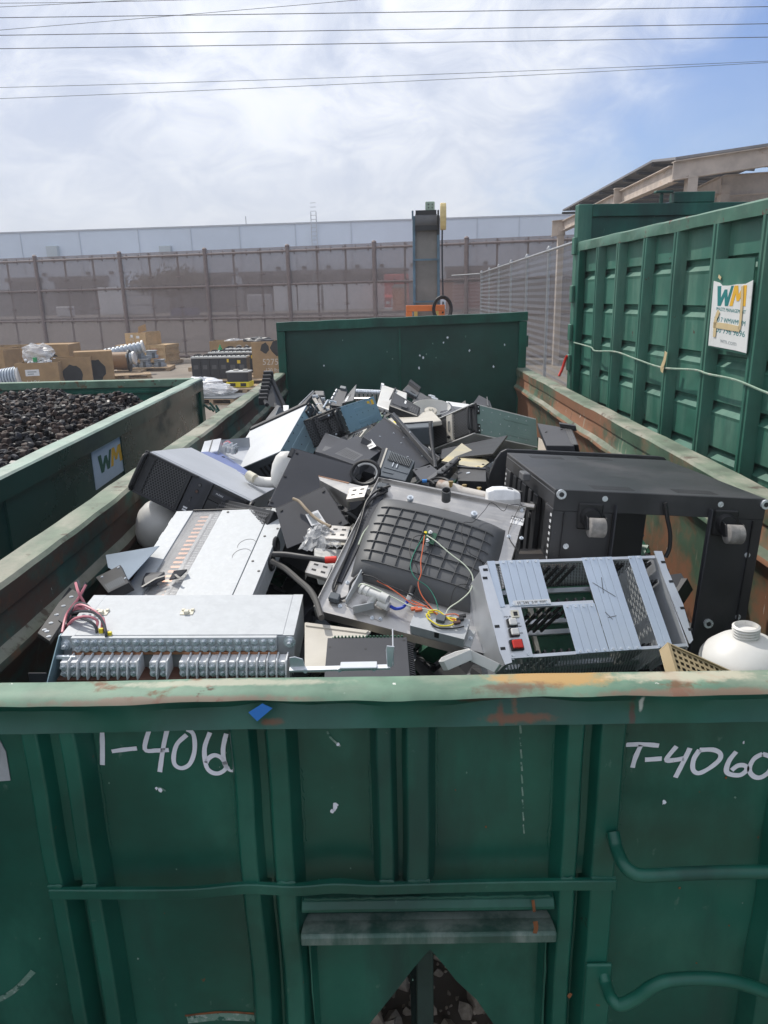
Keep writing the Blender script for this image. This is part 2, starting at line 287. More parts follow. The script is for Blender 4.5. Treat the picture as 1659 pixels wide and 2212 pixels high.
# front top rail: a dented square tube
secs = []; n = 90
for i in range(n+1):
    x = -1.30+2.6*i/n
    d1 = wob((x, 1, 0), .010, 3.2)+wob((x, 3, 0), .006, 11); d2 = wob((x, 7, 0), .017, 4)+wob((x, 2, 5), .010, 12); d3 = wob((x, 9, 3), .006, 5)
    dent = -.018*math.exp(-((x-.12)/.09)**2) - .014*math.exp(-((x+.33)/.14)**2)
    secs.append([(x, .002-d3*.3, RZ-.07+d1*.25), (x, .010+d2-dent*.6, RZ-.052), (x, .012+d2-dent, RZ-.03), (x, -.002+d2*.4, RZ-.010+d1*.5), (x, .010+d2*.3, RZ+d1*.35), (x, .040, RZ+.001+d1*.3), (x, .068, RZ+d1*.2), (x, .074, RZ-.012), (x, .074, RZ-.07)])
tb = MB(); tb.loft(secs); 
o = tb.build('front_rail', M_face, bin_, smooth=True); o.data.materials.append(M_rim)
for p in o.data.polygons:
    if abs(p.normal.z) > .35 and p.center.z > RZ-.0085: p.material_index = 1
PY = .055                                                    # plane of the front sheet
def fp(px, py, y=PY): return sight(px, py, y=y)
apex = fp(929, 2050)
zb = .64  # wall bottom raised so light gets in to the ground behind the notch
def zx(px, py): q = fp(px, py); return (q.x, q.z)
lh = [zx(929, 2050), zx(893, 2092), zx(850, 2148), zx(798, 2212), zx(760, 2262)]; rh = [zx(929, 2050), zx(965, 2092), zx(985, 2118), zx(1030, 2160), zx(1062, 2206), zx(1090, 2250)]
fw = MB(); za = apex.z
fw.prism([(-1.24, za), (1.24, za), (1.24, RZ-.06), (-1.24, RZ-.06)], PY, PY+.006)
fw.prism([(-1.24, za)]+[(-1.24, zb), (lh[-1][0]-.10, zb)]+lh[::-1][0:-1]+[(apex.x, za)], PY, PY+.006)
fw.prism([(apex.x, za)]+rh[1:]+[(rh[-1][0]+.10, zb), (1.24, zb), (1.24, za)], PY, PY+.006)
fw.build('front_wall', M_green, bin_)
# vertical channel ribs, each pair a pressed double ridge
def zof(px, py, y): return sight(px, py, y=y)
def rib(xa, xb, z0, z1, dp=.045):
    m = MB(); w = xb-xa; k = 14; secs = []
    for i in range(k+1):
        z = z0+(z1-z0)*i/k; e = wob((xa, z, 2), .004, 6)
        secs.append([(xa-.010+e, PY+.001, z), (xa+.005+e, PY-dp+e, z), (xb-.005+e, PY-dp+e*1.5, z), (xb+.012+e, PY+.001, z)])
    m.loft(secs); return m.build('rib', M_green, bin_, smooth=True, bevel=.003, seg=2)
BARZ = sight(700, 1926, y=0).z
ridges = [(48, 92), (128, 172), (497, 545), (574, 626), (809, 850), (873, 931), (1220, 1264), (1291, 1353), (1712, 1760)]
rx = []
for a, c_ in ridges:
    xa, xb = sight(a, 1640, y=PY-.045).x, sight(c_, 1640, y=PY-.045).x
    rx.append((xa, xb)); low = BARZ-.012 if 4 <= ridges.index((a, c_)) <= 5 else zb
    rib(xa, xb, low, RZ-.068)
for (a0, a1), (b0, b1) in zip(rx[0:8:2], rx[1:8:2]):       # shallow web between the two ridges of a pair
    MB().box((a1, PY-.016, BARZ), (b0, PY+.001, RZ-.068)).build('rib_web', M_green, bin_)
# wavy flat cross bar
x0, x1 = sight(103, 1926, y=0).x, sight(1332, 1926, y=0).x; secs = []
for i in range(61):
    x = x0+(x1-x0)*i/60; z = BARZ + .0105*math.exp(-((x+.43)/.075)**2) + .0125*math.exp(-((x+.255)/.06)**2) - .004*sin((x+.8)*5); y = PY-.055-.006*math.exp(-((x+.25)/.07)**2)
    secs.append([(x, y, z-.012), (x, y, z+.012), (x, PY-.043, z+.012), (x, PY-.043, z-.012)])
MB().loft(secs).build('cross_bar', M_green, bin_, bevel=.002)
# two horizontal channels above the notch
xa, xb = rx[3][1]+.002, rx[6][0]-.002
z1, z2 = sight(900, 1940, y=.02).z, sight(900, 1974, y=.015).z
MB().prism([(PY, z1), (.022, z1-.006), (.014, z1-.02), (.014, z2+.006), (.03, z2), (PY, z2)], xa, xb, 'x').build('upper_channel', M_green, bin_, bevel=.002)
z3, z4, z5 = sight(900, 1981, y=.04).z, sight(900, 2018, y=-.01).z, sight(900, 2041, y=-.012).z
MB().prism([(PY, z3), (.036, z3-.002), (-.008, z4), (-.012, z4-.006), (-.012, z5), (PY, z5)], xa, xb, 'x').build('lower_channel', mat('dusty_green_paint', (.022, .072, .055), .5, var=.25, scale=5, bump=.2, bscale=14, layers=[((.24, .29, .26), 9, .38, .66, .75, (1, 1, .3)), (RUST, 9, .70, .74, .9)]), bin_, bevel=.002)
# torn flanges beside the notch
for xx, s in ((rx[3][1]+.012, 1), (rx[6][0]-.012, -1)):
    k = [[(xx+s*wob((s, z, 0), .012, 9), PY-.03, z), (xx+s*.003, PY-.03, z), (xx+s*.003, PY, z), (xx+s*.012, PY, z)] for z in [z5-.01-.05*i for i in range(12)]]
    MB().loft(k).build('torn_flange', M_green, bin_)
# ladder rungs of bent pipe
for pts, nm in (([(1324, 1797, .01), (1331, 1830, -.01), (1345, 1864, -.045), (1362, 1882, -.06), (1390, 1891, -.065), (1480, 1887, -.065), (1580, 1884, -.065), (1680, 1884, -.065), (1760, 1886, -.06), (1790, 1850, .0)], 'a'),
                ([(1303, 2100, .01), (1310, 2130, -.01), (1322, 2158, -.045), (1340, 2170, -.055), (1372, 2157, -.06), (1410, 2131, -.065), (1450, 2117, -.065), (1530, 2114, -.065), (1600, 2124, -.065), (1680, 2152, -.06), (1740, 2180, -.04), (1760, 2200, .01)], 'b')):
    MB().tube([sight(p, q, y=y) for p, q, y in pts], .0128, 12, 6).build('ladder_rung', M_green, bin_, smooth=True)
MB().box((rx[7][0]+.004, .0, .64), (rx[7][1]+.004, PY-.046, sight(1300, 2085, y=0).z)).build('gusset_plate', M_green, bin_, bevel=.003)
# wall tops: side rails and pressed side sheets
for sgn, mt in ((-1, M_inner), (1, M_inner_r)):
    secs = []; top = []
    for i in range(64):
        y = .076+(BL-.076)*i/63; e = wob((sgn*3, y, 0), .012, 1.9)+wob((sgn*3, y, 4), .006, 6); q = wob((sgn, y, 8), .008, 4)
        X_ = lambda d: sgn*(1.15+d)
        secs.append([(X_(.012), y, RZ-.075), (X_(.004+e*.6), y, RZ-.11), (X_(e), y, RZ-.155), (X_(-.022+e*.6), y, RZ-.178+q), (X_(-.026+e*.5), y, RZ-.195+q), (X_(.0+e*.3), y, RZ-.235), (X_(.02), y, RZ-.30), (X_(.02), y, RZ-.8), (X_(.02), y, .30), (X_(.03), y, .30), (X_(.03), y, RZ-.075)])
        top.append([(X_(.0+e*.5), y, RZ-.075), (X_(-.004+e), y, RZ-.012+q*.4), (X_(.006+e), y, RZ+q*.5), (X_(.095+e*.4), y, RZ+q*.5), (X_(.104), y, RZ-.01), (X_(.104), y, RZ-.075)])
    o = MB().loft(secs).build('side_wall', mt, bin_, smooth=True); o.data.materials.append(M_rail)
    for p in o.data.polygons:
        if abs(p.normal.z) > .35 and RZ-.2 < p.center.z < RZ-.15: p.material_index = 1
    o = MB().loft(top).build('side_rail', mt, bin_, smooth=True); o.data.materials.append(M_rail)
    for p in o.data.polygons:
        if abs(p.normal.z) > .5 and p.center.z > 1.70: p.material_index = 1
    m = MB()
    for i in range(11): m.box((sgn*1.183, .35+i*.56, .3), (sgn*1.23, .43+i*.56, RZ-.078))
    m.build('side_stiffener', M_green, bin_)
MB().box((-1.169, 1.75, .25), (1.169, BL, .298)).box((-1.169, .062, .62), (-.55, 1.749, .66)).box((.55, .062, .62), (1.169, 1.749, .66)).build('floor', M_inner, bin_)
# covered recess behind the notch, open to the ground below
MB().box((-.5, .062, 1.20), (.5, 1.3, 1.21)).add([(-.5, 1.3, 1.21), (.5, 1.3, 1.21), (.5, 1.74, .25), (-.5, 1.74, .25)], [(0, 1, 2, 3)]).box((-.51, .062, .64), (-.5, 1.74, 1.21)).box((.5, .062, .64), (.51, 1.74, 1.21)).build('recess_cover', mat('pale_bounce_steel', (.42, .36, .29), .9, var=.3, scale=6), bin_)  # pale colour added to bounce light onto the ground below
# raised far end
zl, zr = 2.235, 2.285
fwm = MB(); k = 24
grid = [[(-1.15+2.33*i/k, BL+.05+wob((i*.2, j*.2, 0), .02, 1.3)-(.012 if 11 <= i <= 12 else 0), .3+(zl-.05+(zr-zl)*i/k-.3)*j/8) for i in range(k+1)] for j in range(9)]
fwm.add([p for r_ in grid for p in r_], [(j*(k+1)+i, j*(k+1)+i+1, (j+1)*(k+1)+i+1, (j+1)*(k+1)+i) for j in range(8) for i in range(k)])
fwm.build('end_wall', mat('dark_end_wall_paint', (.007, .056, .042), .45, var=.25, scale=2, bump=.2, bscale=6, layers=[((.03, .10, .08), 3, .5, .75, .5), ((.62, .66, .62), 11, .715, .735, .9, (1, 1, .6)), (RUSTD, 8, .70, .74, .9)]), bin_, smooth=True)
MB().box((-.015, BL+.02, .3), (.0, BL+.036, 2.19)).build('wall_seam', M_green, bin_)
MB().loft([[(x, BL, z-.085), (x, BL, z-.004), (x, BL+.004, z), (x, BL+.1, z), (x, BL+.1, z-.085)] for x, z in [(-1.215+2.46*i/30, zl+(zr-zl)*i/30+wob((i*.3, 5, 1), .006, 1.5)) for i in range(31)]]).build('end_rail', M_green, bin_)
for xa, xb, zt in ((-1.215, -1.135, zl-.088), (1.165, 1.24, zr-.088)):
    MB().box((xa, BL+.001, .3), (xb, BL+.1, zt)).build('end_post', M_green, bin_, bevel=.004)
MB().box((1.243, BL+.02, 1.95), (1.26, BL+.09, 2.06)).build('hinge', M_green, bin_, bevel=.003)
# centre sill seen through the notch
MB().box((apex.x-.022, .30, .28), (apex.x+.022, .36, 1.15)).box((apex.x-.03, .36, .12), (apex.x+.03, 5.8, .24)).build('sill_post', mat('grimy_green', (.03, .06, .05), .8, var=.3), bin_, bevel=.003)
MB().box((-.62, .1, .12), (-.5, 6, .245)).box((.52, .1, .12), (.64, 6, .245)).build('under_rail', M_green, bin_)
# painted numbers
def J(x, y): return (x*.43, 1426.3+y*.43)
def Lc(x, y): return (1097.2+x*.3551, 1426.3+y*.3551)
left_txt = [[(513, 345), (515, 430), (515, 525)], [(628, 343), (690, 342)], [(562, 457), (625, 448), (688, 442)], [(752, 340), (728, 445), (790, 452), (848, 450)], [(842, 338), (820, 440), (803, 560)],
            [(940, 346), (972, 372), (978, 450), (955, 518), (915, 541), (880, 525), (873, 480), (890, 420), (938, 374)], [(1055, 362), (1028, 440), (1035, 525), (1060, 560), (1100, 567), (1135, 540), (1118, 495), (1080, 476), (1048, 492), (1036, 515)], [(1137, 368), (1121, 445), (1130, 520), (1158, 550), (1182, 548)]]
right_txt = [[(718, 513), (820, 510), (918, 518)], [(808, 515), (775, 590), (757, 652)], [(833, 604), (935, 597)], [(1025, 522), (963, 602), (1010, 606), (1068, 596)], [(1107, 533), (1065, 620), (1018, 712)],
             [(1165, 545), (1130, 600), (1125, 662), (1160, 686), (1225, 655), (1285, 605), (1290, 565), (1245, 543), (1165, 545)], [(1388, 555), (1345, 610), (1328, 668), (1350, 692), (1412, 697), (1452, 665), (1440, 640), (1398, 640), (1360, 668)], [(1548, 568), (1495, 600), (1468, 660), (1490, 702), (1535, 712), (1588, 675), (1612, 600), (1548, 568)]]
for nm, F, tx, w in (('painted_number', J, left_txt, .0088), ('painted_number', Lc, right_txt, .0095)):
    m = MB()
    for st in tx: m.ribbon([sight(*F(*q), y=PY-.0012) for q in st], w, (0, -1, 0), .0008, 5)
    m.build(nm, M_chalk, bin_)
# paint chips, blue tape, taped paper scrap
def blot(cx, cy, r, y, mt, nm, par, sy=1.3):
    m = MB(); c = sight(cx, cy, y=y); k = 11
    pts = [(c.x+r*rnd.uniform(.45, 1.1)*cos(2*pi*i/k), c.z+r*sy*rnd.uniform(.45, 1.1)*sin(2*pi*i/k)) for i in range(k)]
    return m.prism(pts, y, y-.0008).build(nm, mt, par)
for q in ((724, 1742, .008), (718, 1752, .005), (730, 1608, .004), (1434, 1733, .005), (346, 1706, .005), (338, 1703, .003), (1606, 1604, .003)):
    blot(*q, PY-.001, M_chalk, 'paint_chip', bin_)
# weld beads, drips, scrapes and rust marks on the front
def bead(p0, p1, r=.0035):
    m = MB(); n_ = max(4, int((p1-p0).length/.008)); pts = [p0.lerp(p1, i/n_)+V((rnd.uniform(-.0015, .0015), 0, rnd.uniform(-.0015, .0015))) for i in range(n_+1)]
    secs = []
    for i, p in enumerate(pts): k = r*(1.25 if i % 2 else .75)*rnd.uniform(.85, 1.2); secs.append([(p.x+k*cos(a)*(abs((p1-p0).z) > abs((p1-p0).x)), p.y-k*abs(sin(a))*.7, p.z+k*cos(a)*(abs((p1-p0).x) >= abs((p1-p0).z))) for a in (0, pi/4, pi/2, 3*pi/4, pi)])
    m.loft(secs, closed=False); m.build('weld_bead', M_green, bin_, smooth=True)
for i, (a_, c_) in enumerate(rx[:8]):
    for s_, xx in ((-1, a_-.010), (1, c_+.012)): bead(V((xx, PY, BARZ+.02+rnd.random()*.05)), V((xx, PY, RZ-.09-rnd.random()*.12)))
    bead(V((a_+.004, PY-.047, BARZ+.0135)), V((c_-.004, PY-.047, BARZ+.0135)), .005)
bead(V((rx[3][1]+.01, .020, z1+.001)), V((rx[6][0]-.01, .020, z1+.001)), .003)
def mark(nm, mt, w, *q, y=PY-.001): return MB().ribbon([sight(a_, c_, y=y) for a_, c_ in q], w, (0, -1, 0), .0006, 6).build(nm, mt, bin_)
M_scr = mat('scraped_paint', (.13, .24, .19), .6, layers=[((.4, .45, .42), 60, .5, .65, .7), (GREEN, 45, .55, .6, .9)])
M_rstm = mat('rust_run', (.20, .075, .025), .85, layers=[((.09, .04, .02), 30, .5, .6, .7)])
for k in range(9): yy = 1565+27*k; mark('paint_drip', M_scr, .004-.0002*k, (1123+k*.9, yy), (1124+k*.9, yy+9), (1125+k*.9, yy+19))
mark('scrape_mark', M_scr, .012, (-10, 2163), (30, 2140), (72, 2098)); mark('scrape_mark', M_scr, .003, (335, 1703), (345, 1701), (358, 1709)); mark('scrape_mark', M_scr, .004, (700, 1560), (712, 1590), (735, 1612)); 
for q in (((1156, 1990), (1158, 2003), (1155, 2016)),): mark('rust_run', M_rstm, .009, *q, y=-.0135)
mark('rust_run', M_rstm, .006, (1151, 1944), (1153, 1958), (1154, 1970), y=.0125);  mark('rust_run', M_rstm, .008, (1213, 2050), (1215, 2085), (1211, 2120), y=PY-.034);  mark('rust_run', M_rstm, .005, (400, 2194), (480, 2186), (560, 2190)); mark('scrape_mark', M_scr, .02, (405, 2203), (480, 2196), (555, 2200))
for q in ((1230, 2150, .006), (1290, 2110, .006)): blot(*q, PY-.048, M_rstm, 'rust_spot', bin_)
for k in range(46): blot(rnd.uniform(20, 1640), rnd.uniform(1600, 2190), rnd.uniform(.0012, .003), PY-.001, rnd.choice((M_scr, M_scr, M_rstm)), 'paint_fleck', bin_) if k < 46 else None
for q in ((907, 768, .016), (914, 773, .02), (921, 765, .012), (942, 772, .012), (967, 729, .02), (1014, 757, .018), (958, 740, .014), (905, 795, .02), (1038, 868, .016), (935, 742, .012), (700, 790, .014), (848, 775, .012), (836, 760, .010), (1090, 745, .014), (1066, 792, .018), (740, 735, .010), (1006, 727, .012)): blot(q[0], q[1], q[2]*.62, BL+.024, M_scr if q[2] < .014 else M_chalk, 'paint_chip', bin_, 1.5)
tp = [fp(536, 1541, -.004), fp(566, 1522, -.004), fp(588, 1532, -.004), fp(555, 1560, -.004)]
MB().prism([(q.x, q.z) for q in tp], .0, -.0012).build('tape_patch', M_blue, bin_)
MB().prism([(sight(q, w, y=PY).x, sight(q, w, y=PY).z) for q, w in ((-30, 1590), (0, 1596), (14, 1622), (24, 1684), (-30, 1688))], PY-.001, PY-.003).build('paper_label', mat('faded_sticker', (.35, .38, .40), .6, layers=[((.6, .6, .6), 9, .5, .6, .6)]), bin_)

# ================================================================ LEFT BIN
A = V((-1.883, 5.816, 0)); B = V((-1.778, 1.82, 0)); dn = (B-A).normalized(); ang = math.degrees(math.atan2(dn.x, -dn.y))
lb = thing('roll_off_bin', 'open green roll-off bin alongside with a square WM sign, filled with small dark caps', 'scrap bin', (A.x, A.y, 0), (0, 0, ang))
# local: +x out of its side wall towards the front bin, -y towards the viewer
LBZ = 1.75
ld = mat('dark_green_gloss_paint', (.010, .055, .045), .28, var=.25, scale=2, bump=.1, bscale=4, layers=[((.05, .07, .06), 2.2, .48, .7, .6, (1, .5, 1)), (DUST, 6, .66, .78, .35)])
secs = [[(0, y, LBZ-.105), (.004+wob((y, 0, 0), .006, 2), y, LBZ-.01), (-.006, y, LBZ+wob((y, 2, 0), .006, 2)), (-.094, y, LBZ+wob((y, 4, 0), .006, 2)), (-.1, y, LBZ-.01), (-.1, y, LBZ-.105)] for y in [-.02-7*i/40 for i in range(41)]]
o = MB().loft(secs).build('side_rail', ld, lb, smooth=True); o.data.materials.append(mat('pale_worn_rail_paint', (.25, .34, .28), .6, var=.2, scale=5, layers=[((.40, .43, .38), 4, .45, .7, .7), ((.12, .2, .16), 9, .6, .7, .6)]))
for p in o.data.polygons:
    if abs(p.normal.z) > .5 and p.center.z > 1.70: p.material_index = 1
MB().box((-.06, -7, .3), (-.03, -.03, LBZ-.106)).build('side_wall', ld, lb)
MB().box((-.10, -.02, .15), (-.02, .075, LBZ-.02)).box((-.04, -.021, .2), (-.005, -.12, LBZ-.106)).build('end_post', M_green, lb, bevel=.006)
for y in (-2.35, -3.9, -5.6): MB().box((-.03, y, .3), (-.018, y-.05, LBZ-.106)).build('side_stiffener', ld, lb)
MB().box((-2.44, -.005, .3), (-.101, .03, LBZ-.07)).box((-2.44, -.03, LBZ-.12), (-.101, -.0052, LBZ-.1)).build('end_wall', M_green, lb)
o = MB().box((-2.44, -.02, LBZ-.07), (-.101, .075, LBZ-.002)).build('end_rail', M_rim, lb, bevel=.004)
MB().box((-2.44, -7, .3), (-2.36, -.03, LBZ)).build('side_wall', M_green, lb)
MB().box((-2.36, -7, .25), (-.06, -.01, .3)).build('floor', M_inner, lb)
MB().box((-2.44, -7.05, .3), (-.0, -7.0, LBZ)).build('front_wall', M_green, lb)
for a in range(5): MB().tube([(-.02+.05*a % .11, .03+.03*a, LBZ-.25-.03*(a % 3)), (.05+.02*a, .0+.03*a, LBZ-.30-.02*a)], .012, 6).build('latch_link', M_green, lb)
def wm_logo(w, h, par, mtw, mtm, mirror=False, base=None, nm='logo'):
    """interlocked slanted W and M, in local xy, centred"""
    W = [(-.5, .5), (-.375, .5), (-.345, -.12), (-.235, .32), (-.150, .32), (-.11, -.12), (-.02, .5), (.055, .5), (-.075, -.5), (-.175, -.5), (-.215, -.02), (-.325, -.5), (-.43, -.5)]
    Mm = [(-.02, -.5), (.085, .5), (.20, .5), (.245, .06), (.365, .5), (.475, .5), (.5, -.5), (.39, -.5), (.378, .12), (.275, -.26), (.20, -.26), (.15, .12), (.085, -.5)]
    for q, mt, n_ in ((W, mtw, 'letter_w'), (Mm, mtm, 'letter_m')):
        m = MB(); vs = [(x*w, y*h, 0) for x, y in q]; k = len(vs)
        m.add(vs+[(x, y, .0012) for x, y, _ in vs], [list(range(k, 2*k))]+[(i, (i+1) % k, k+(i+1) % k, k+i) for i in range(k)])
        m.build(n_, mt, par, m=base)
# WM sign on its side sheet (plane local x = -.03)
def onlb(px, py, xl=-.028):
    M4 = Matrix.Rotation(R(ang), 4, 'Z'); nrm = M4 @ V((1, 0, 0)); P0 = V((A.x, A.y, 0)) + M4 @ V((xl, 0, 0))
    d = _f + (px-829.5)/FPX*_r - (py-1106)/FPX*_u; t = (P0-EYE).dot(nrm)/d.dot(nrm); return M4.inverted() @ (EYE + d*t - V((A.x, A.y, 0)))
q = [onlb(*p) for p in ((194, 967), (260, 930), (276, 1011), (209, 1057))]
y0 = (q[0].y+q[3].y)/2; y1 = (q[1].y+q[2].y)/2; z1 = (q[0].z+q[1].z)/2; z0 = (q[2].z+q[3].z)/2
sg = MB().box((-.03, y0, z0), (-.026, y1, z1)).build('sign_plate', M_signb, lb)
bm_ = Matrix.Translation((-.0255, (y0+y1)/2+.01, (z0+z1)/2)) @ Matrix(((0, 0, 1, 0), (1, 0, 0, 0), (0, 1, 0, 0), (0, 0, 0, 1)))
wm_logo((y1-y0)*.74, (z1-z0)*.42, sg, M_wmg, M_wmy, base=bm_)
# the load of dark caps
def mound(x, y):                                   # bin-local height
    e = 1.70 - .035*(x+1.6)**2 - .02*max(0, -y-1.2)**1.5
    e += .06*NZ.noise(V((x*1.3, y*1.3, 0)))+.07*NZ.noise(V((x*3, y*3, 4)))+.10*math.exp(-((x+1.75)/.5)**2-((y+1.5)/.6)**2)
    e -= .28*max(0, (x+.55)/.5)**1.5 + .20*max(0, (y+.9)/.9)**1.6
    return e
cap = MB().lathe([(.030, -.022), (.034, -.018), (.036, .018), (.026, .024), (.024, .012), (.004, .010)], 7)
mcap = [flat('black_cap', (.016, .0145, .015), .6, spec=.2), flat('brown_black_cap', (.066, .046, .038), .65, spec=.2), flat('grey_cap', (.045, .043, .044), .45, spec=.35)]
meshes = []
for mt in mcap:
    o = cap.build('plastic_cap', mt, smooth=True); meshes.append(o.data); bpy.data.objects.remove(o)
pts = []; M4 = Matrix.Translation((A.x, A.y, 0)) @ Matrix.Rotation(R(ang), 4, 'Z')
y = -.06
while y > -4.6:
    x = -2.32
    while x < -.12:
        xx, yy = x+rnd.uniform(-.02, .02), y+rnd.uniform(-.02, .02); pts.append((M4 @ V((xx, yy, mound(xx, yy)+rnd.uniform(-.02, .025)))))
        x += .036
    y -= .039
def inview(p):
    d = p-EYE; z = d.dot(_f); px, py = 829.5+FPX*d.dot(_r)/z, 1106-FPX*d.dot(_u)/z
    # in the frame and not behind the bin's own side rail
    dd = (M4.inverted() @ EYE); l = M4.inverted() @ p; t = (-.1-l.x)/(dd.x-l.x); return px > -5 and l.z+(dd.z-l.z)*t > LBZ+.002
vis = sorted([p for p in pts if inview(p)], key=lambda p: (p-EYE).length)
first = set(id(p) for p in vis[:300]); first_obj = None
for i, p in enumerate(vis[:300]):
    o = bpy.data.objects.new('black_fitting', meshes[rnd.choice((0, 0, 1, 1, 2))]); COL.objects.link(o); o.location = p; o.rotation_euler = [rnd.uniform(-1.9, 1.9), rnd.uniform(-1.9, 1.9), rnd.uniform(0, 6)]; s = rnd.uniform(.48, .88); o.scale = (s, s, s*rnd.uniform(.8, 1.25))
    tag(o, 'small dark plastic cap in the heap filling the left bin', 'plastic fitting', 'caps heaped in the left bin')
st = MB()
for p in pts:
    if id(p) in first: continue
    s = rnd.uniform(.48, .88); st.add(cap.v, cap.f, Matrix.Translation(p) @ Euler([rnd.uniform(-1.9, 1.9), rnd.uniform(-1.9, 1.9), rnd.uniform(0, 6)]).to_matrix().to_4x4() @ Matrix.Scale(s, 4))
for x in [-2.35+.1*i for i in range(23)]:
    for y in [-4.5+.1*j for j in range(45)]:
        st.add([M4 @ V((a, c, mound(a, c)-.05)) for a, c in ((x, y), (x+.1, y), (x+.1, y+.1), (x, y+.1))], [(0, 1, 2, 3)])
o = st.build('cap_heap', mcap[0]); o.data.materials.append(mcap[1]); o.data.materials.append(mcap[2])
nf = len(cap.f)
for k, p in enumerate(o.data.polygons): p.material_index = (0, 1, 1, 0, 2)[(k//nf*7919 % 5)]
tag(o, 'heap of small dark plastic caps filling the left bin', 'plastic caps', kind='stuff')

# ================================================================ RIGHT CONTAINER
ra = math.degrees(math.atan(.0667)); rc = thing('tall_container', 'tall ribbed green container on the right with a torn white WM sign', 'container', (1.55, 5.40, 0), (0, 0, ra))
M4r = Matrix.Translation((1.55, 5.40, 0)) @ Matrix.Rotation(R(ra), 4, 'Z')
def onrc(px, py, xl=0.0):
    nrm = (M4r.to_3x3() @ V((1, 0, 0))); P0 = M4r @ V((xl, 0, 0)); d = _f + (px-829.5)/FPX*_r - (py-1106)/FPX*_u
    t = (P0-EYE).dot(nrm)/d.dot(nrm); return M4r.inverted() @ (EYE+d*t)
zt = onrc(1247, 526).z; zr_ = onrc(1247, 545).z; LEN = 6.6
o = MB().loft([[(-.055, y, zr_+wob((y, 1, 1), .006, 3)), (-.058, y, zt-.01), (-.05, y, zt+wob((y, 3, 1), .008, 3)), (.05, y, zt), (.05, y, zr_)] for y in [-.0-LEN*i/50 for i in range(51)]]).build('top_rail', mat('chipped_rail_paint', (.055, .15, .105), .55, var=.2, scale=5, bump=.2, bscale=12, layers=[((.17, .26, .2), 6, .48, .68, .6), ((.13, .035, .03), 9, .60, .66, .85)]), rc, smooth=True)
# corrugated side sheet: horizontal pressed steps between vertical ribs
zs = [onrc(1318, v, .0).z for v in (597, 681, 753, 820)]; dz = (zs[0]-zs[3])/3; prof = [(0.0, zr_)]
z = zs[0]
while z > .5: prof += [(0.0, z+.055), (.028, z+.045), (.030, z+.025), (-.004, z-.012), (0.0, z-.03)]; z -= dz
prof += [(0.0, .3)]
MB().loft([[(x, y, zq) for x, zq in prof] for y in (-.02, -LEN)], closed=False).build('side_sheet', M_green2, rc)
ribs = [onrc(u, 545, -.05).y for u in (1291, 1334.6, 1391.8, 1457.5, 1542, 1647)]
for k in range(8): ribs.append(ribs[-1]-.455)
for y in ribs:
    secs = []
    for i in range(16):
        zz_ = .3+(zr_-.3)*i/15; e = wob((y, zz_, 0), .006, 3)
        secs.append([(0.002, y+.055, zz_), (-.045+e, y+.030+e, zz_), (-.055+e, y+.020+e, zz_), (-.055+e, y+.0+e, zz_), (-.040+e, y-.010+e, zz_), (-.055+e, y-.020+e, zz_), (-.055+e, y-.036+e, zz_), (-.045+e, y-.046+e, zz_), (.002, y-.062, zz_)])
    MB().loft(secs).build('rib', M_green2, rc, smooth=True)
zend = onrc(1247, 448).z
MB().box((-.06, .001, .2), (.06, .10, zend)).build('corner_post', M_green2, rc, bevel=.005)
MB().box((-.06, -.075, .3), (.0, -.001, zr_-.001)).build('corner_post', M_green, rc, bevel=.004)
MB().box((.061, .03, .3), (2.4, .06, zend-.10)).build('end_wall', M_green, rc); MB().box((.061, .0, zend-.10), (2.4, .1, zend)).build('end_rail', M_green, rc, bevel=.005)
MB().box((.05, -LEN, .3), (.06, -.01, zr_)).build('inner_sheet', M_green, rc); MB().box((2.34, -LEN, .3), (2.44, -.01, zt)).build('side_sheet', M_green, rc); MB().box((-.05, -LEN-.06, .3), (2.4, -LEN-.001, zt)).build('front_wall', M_green, rc)
for zz_ in (zt-.03, zt-.42, 2.12, 1.86): MB().box((-.085, .0, zz_-.07), (-.0605, .07, zz_+.07)).build('hinge', M_green2, rc, bevel=.006)
MB().box((.75, .0, zend+.001), (1.10, .10, zend+.085)).cyl((.66, .05, zend), (.66, .05, zend+.08), .015).box((.6, .02, zend+.08), (.75, .08, zend+.10)).build('winch_box', M_green, rc, bevel=.005)
MB().tube([(-.09, .03, 1.92), (-.10, .05, 1.88), (-.12, .06, 1.80), (-.15, .05, 1.74)], .012, 6, 3).build('latch_handle', M_red, rc)
# sagging wire rope along the side
rp = [onrc(a, c, -.066) for a, c in ((1240, 740), (1276, 750), (1286, 758), (1330, 760), (1375, 776), (1430, 794), (1500, 799), (1530, 808), (1590, 821), (1659, 849), (1760, 880))]
MB().tube(rp, .0065, 6, 5).build('wire_rope', mat('dirty_rope', (.20, .30, .23), .7, layers=[((.4, .4, .34), 20, .5, .6, .7)]), rc)
q = [onrc(a, c, -.068) for a, c in ((1442, 760), (1438, 780), (1432, 795), (1436, 800))]; MB().ribbon([p+V((-.008, 0, 0)) for p in q], .035, (-1, 0, 0), .002, 4).build('tape_strip', M_tape, rc)
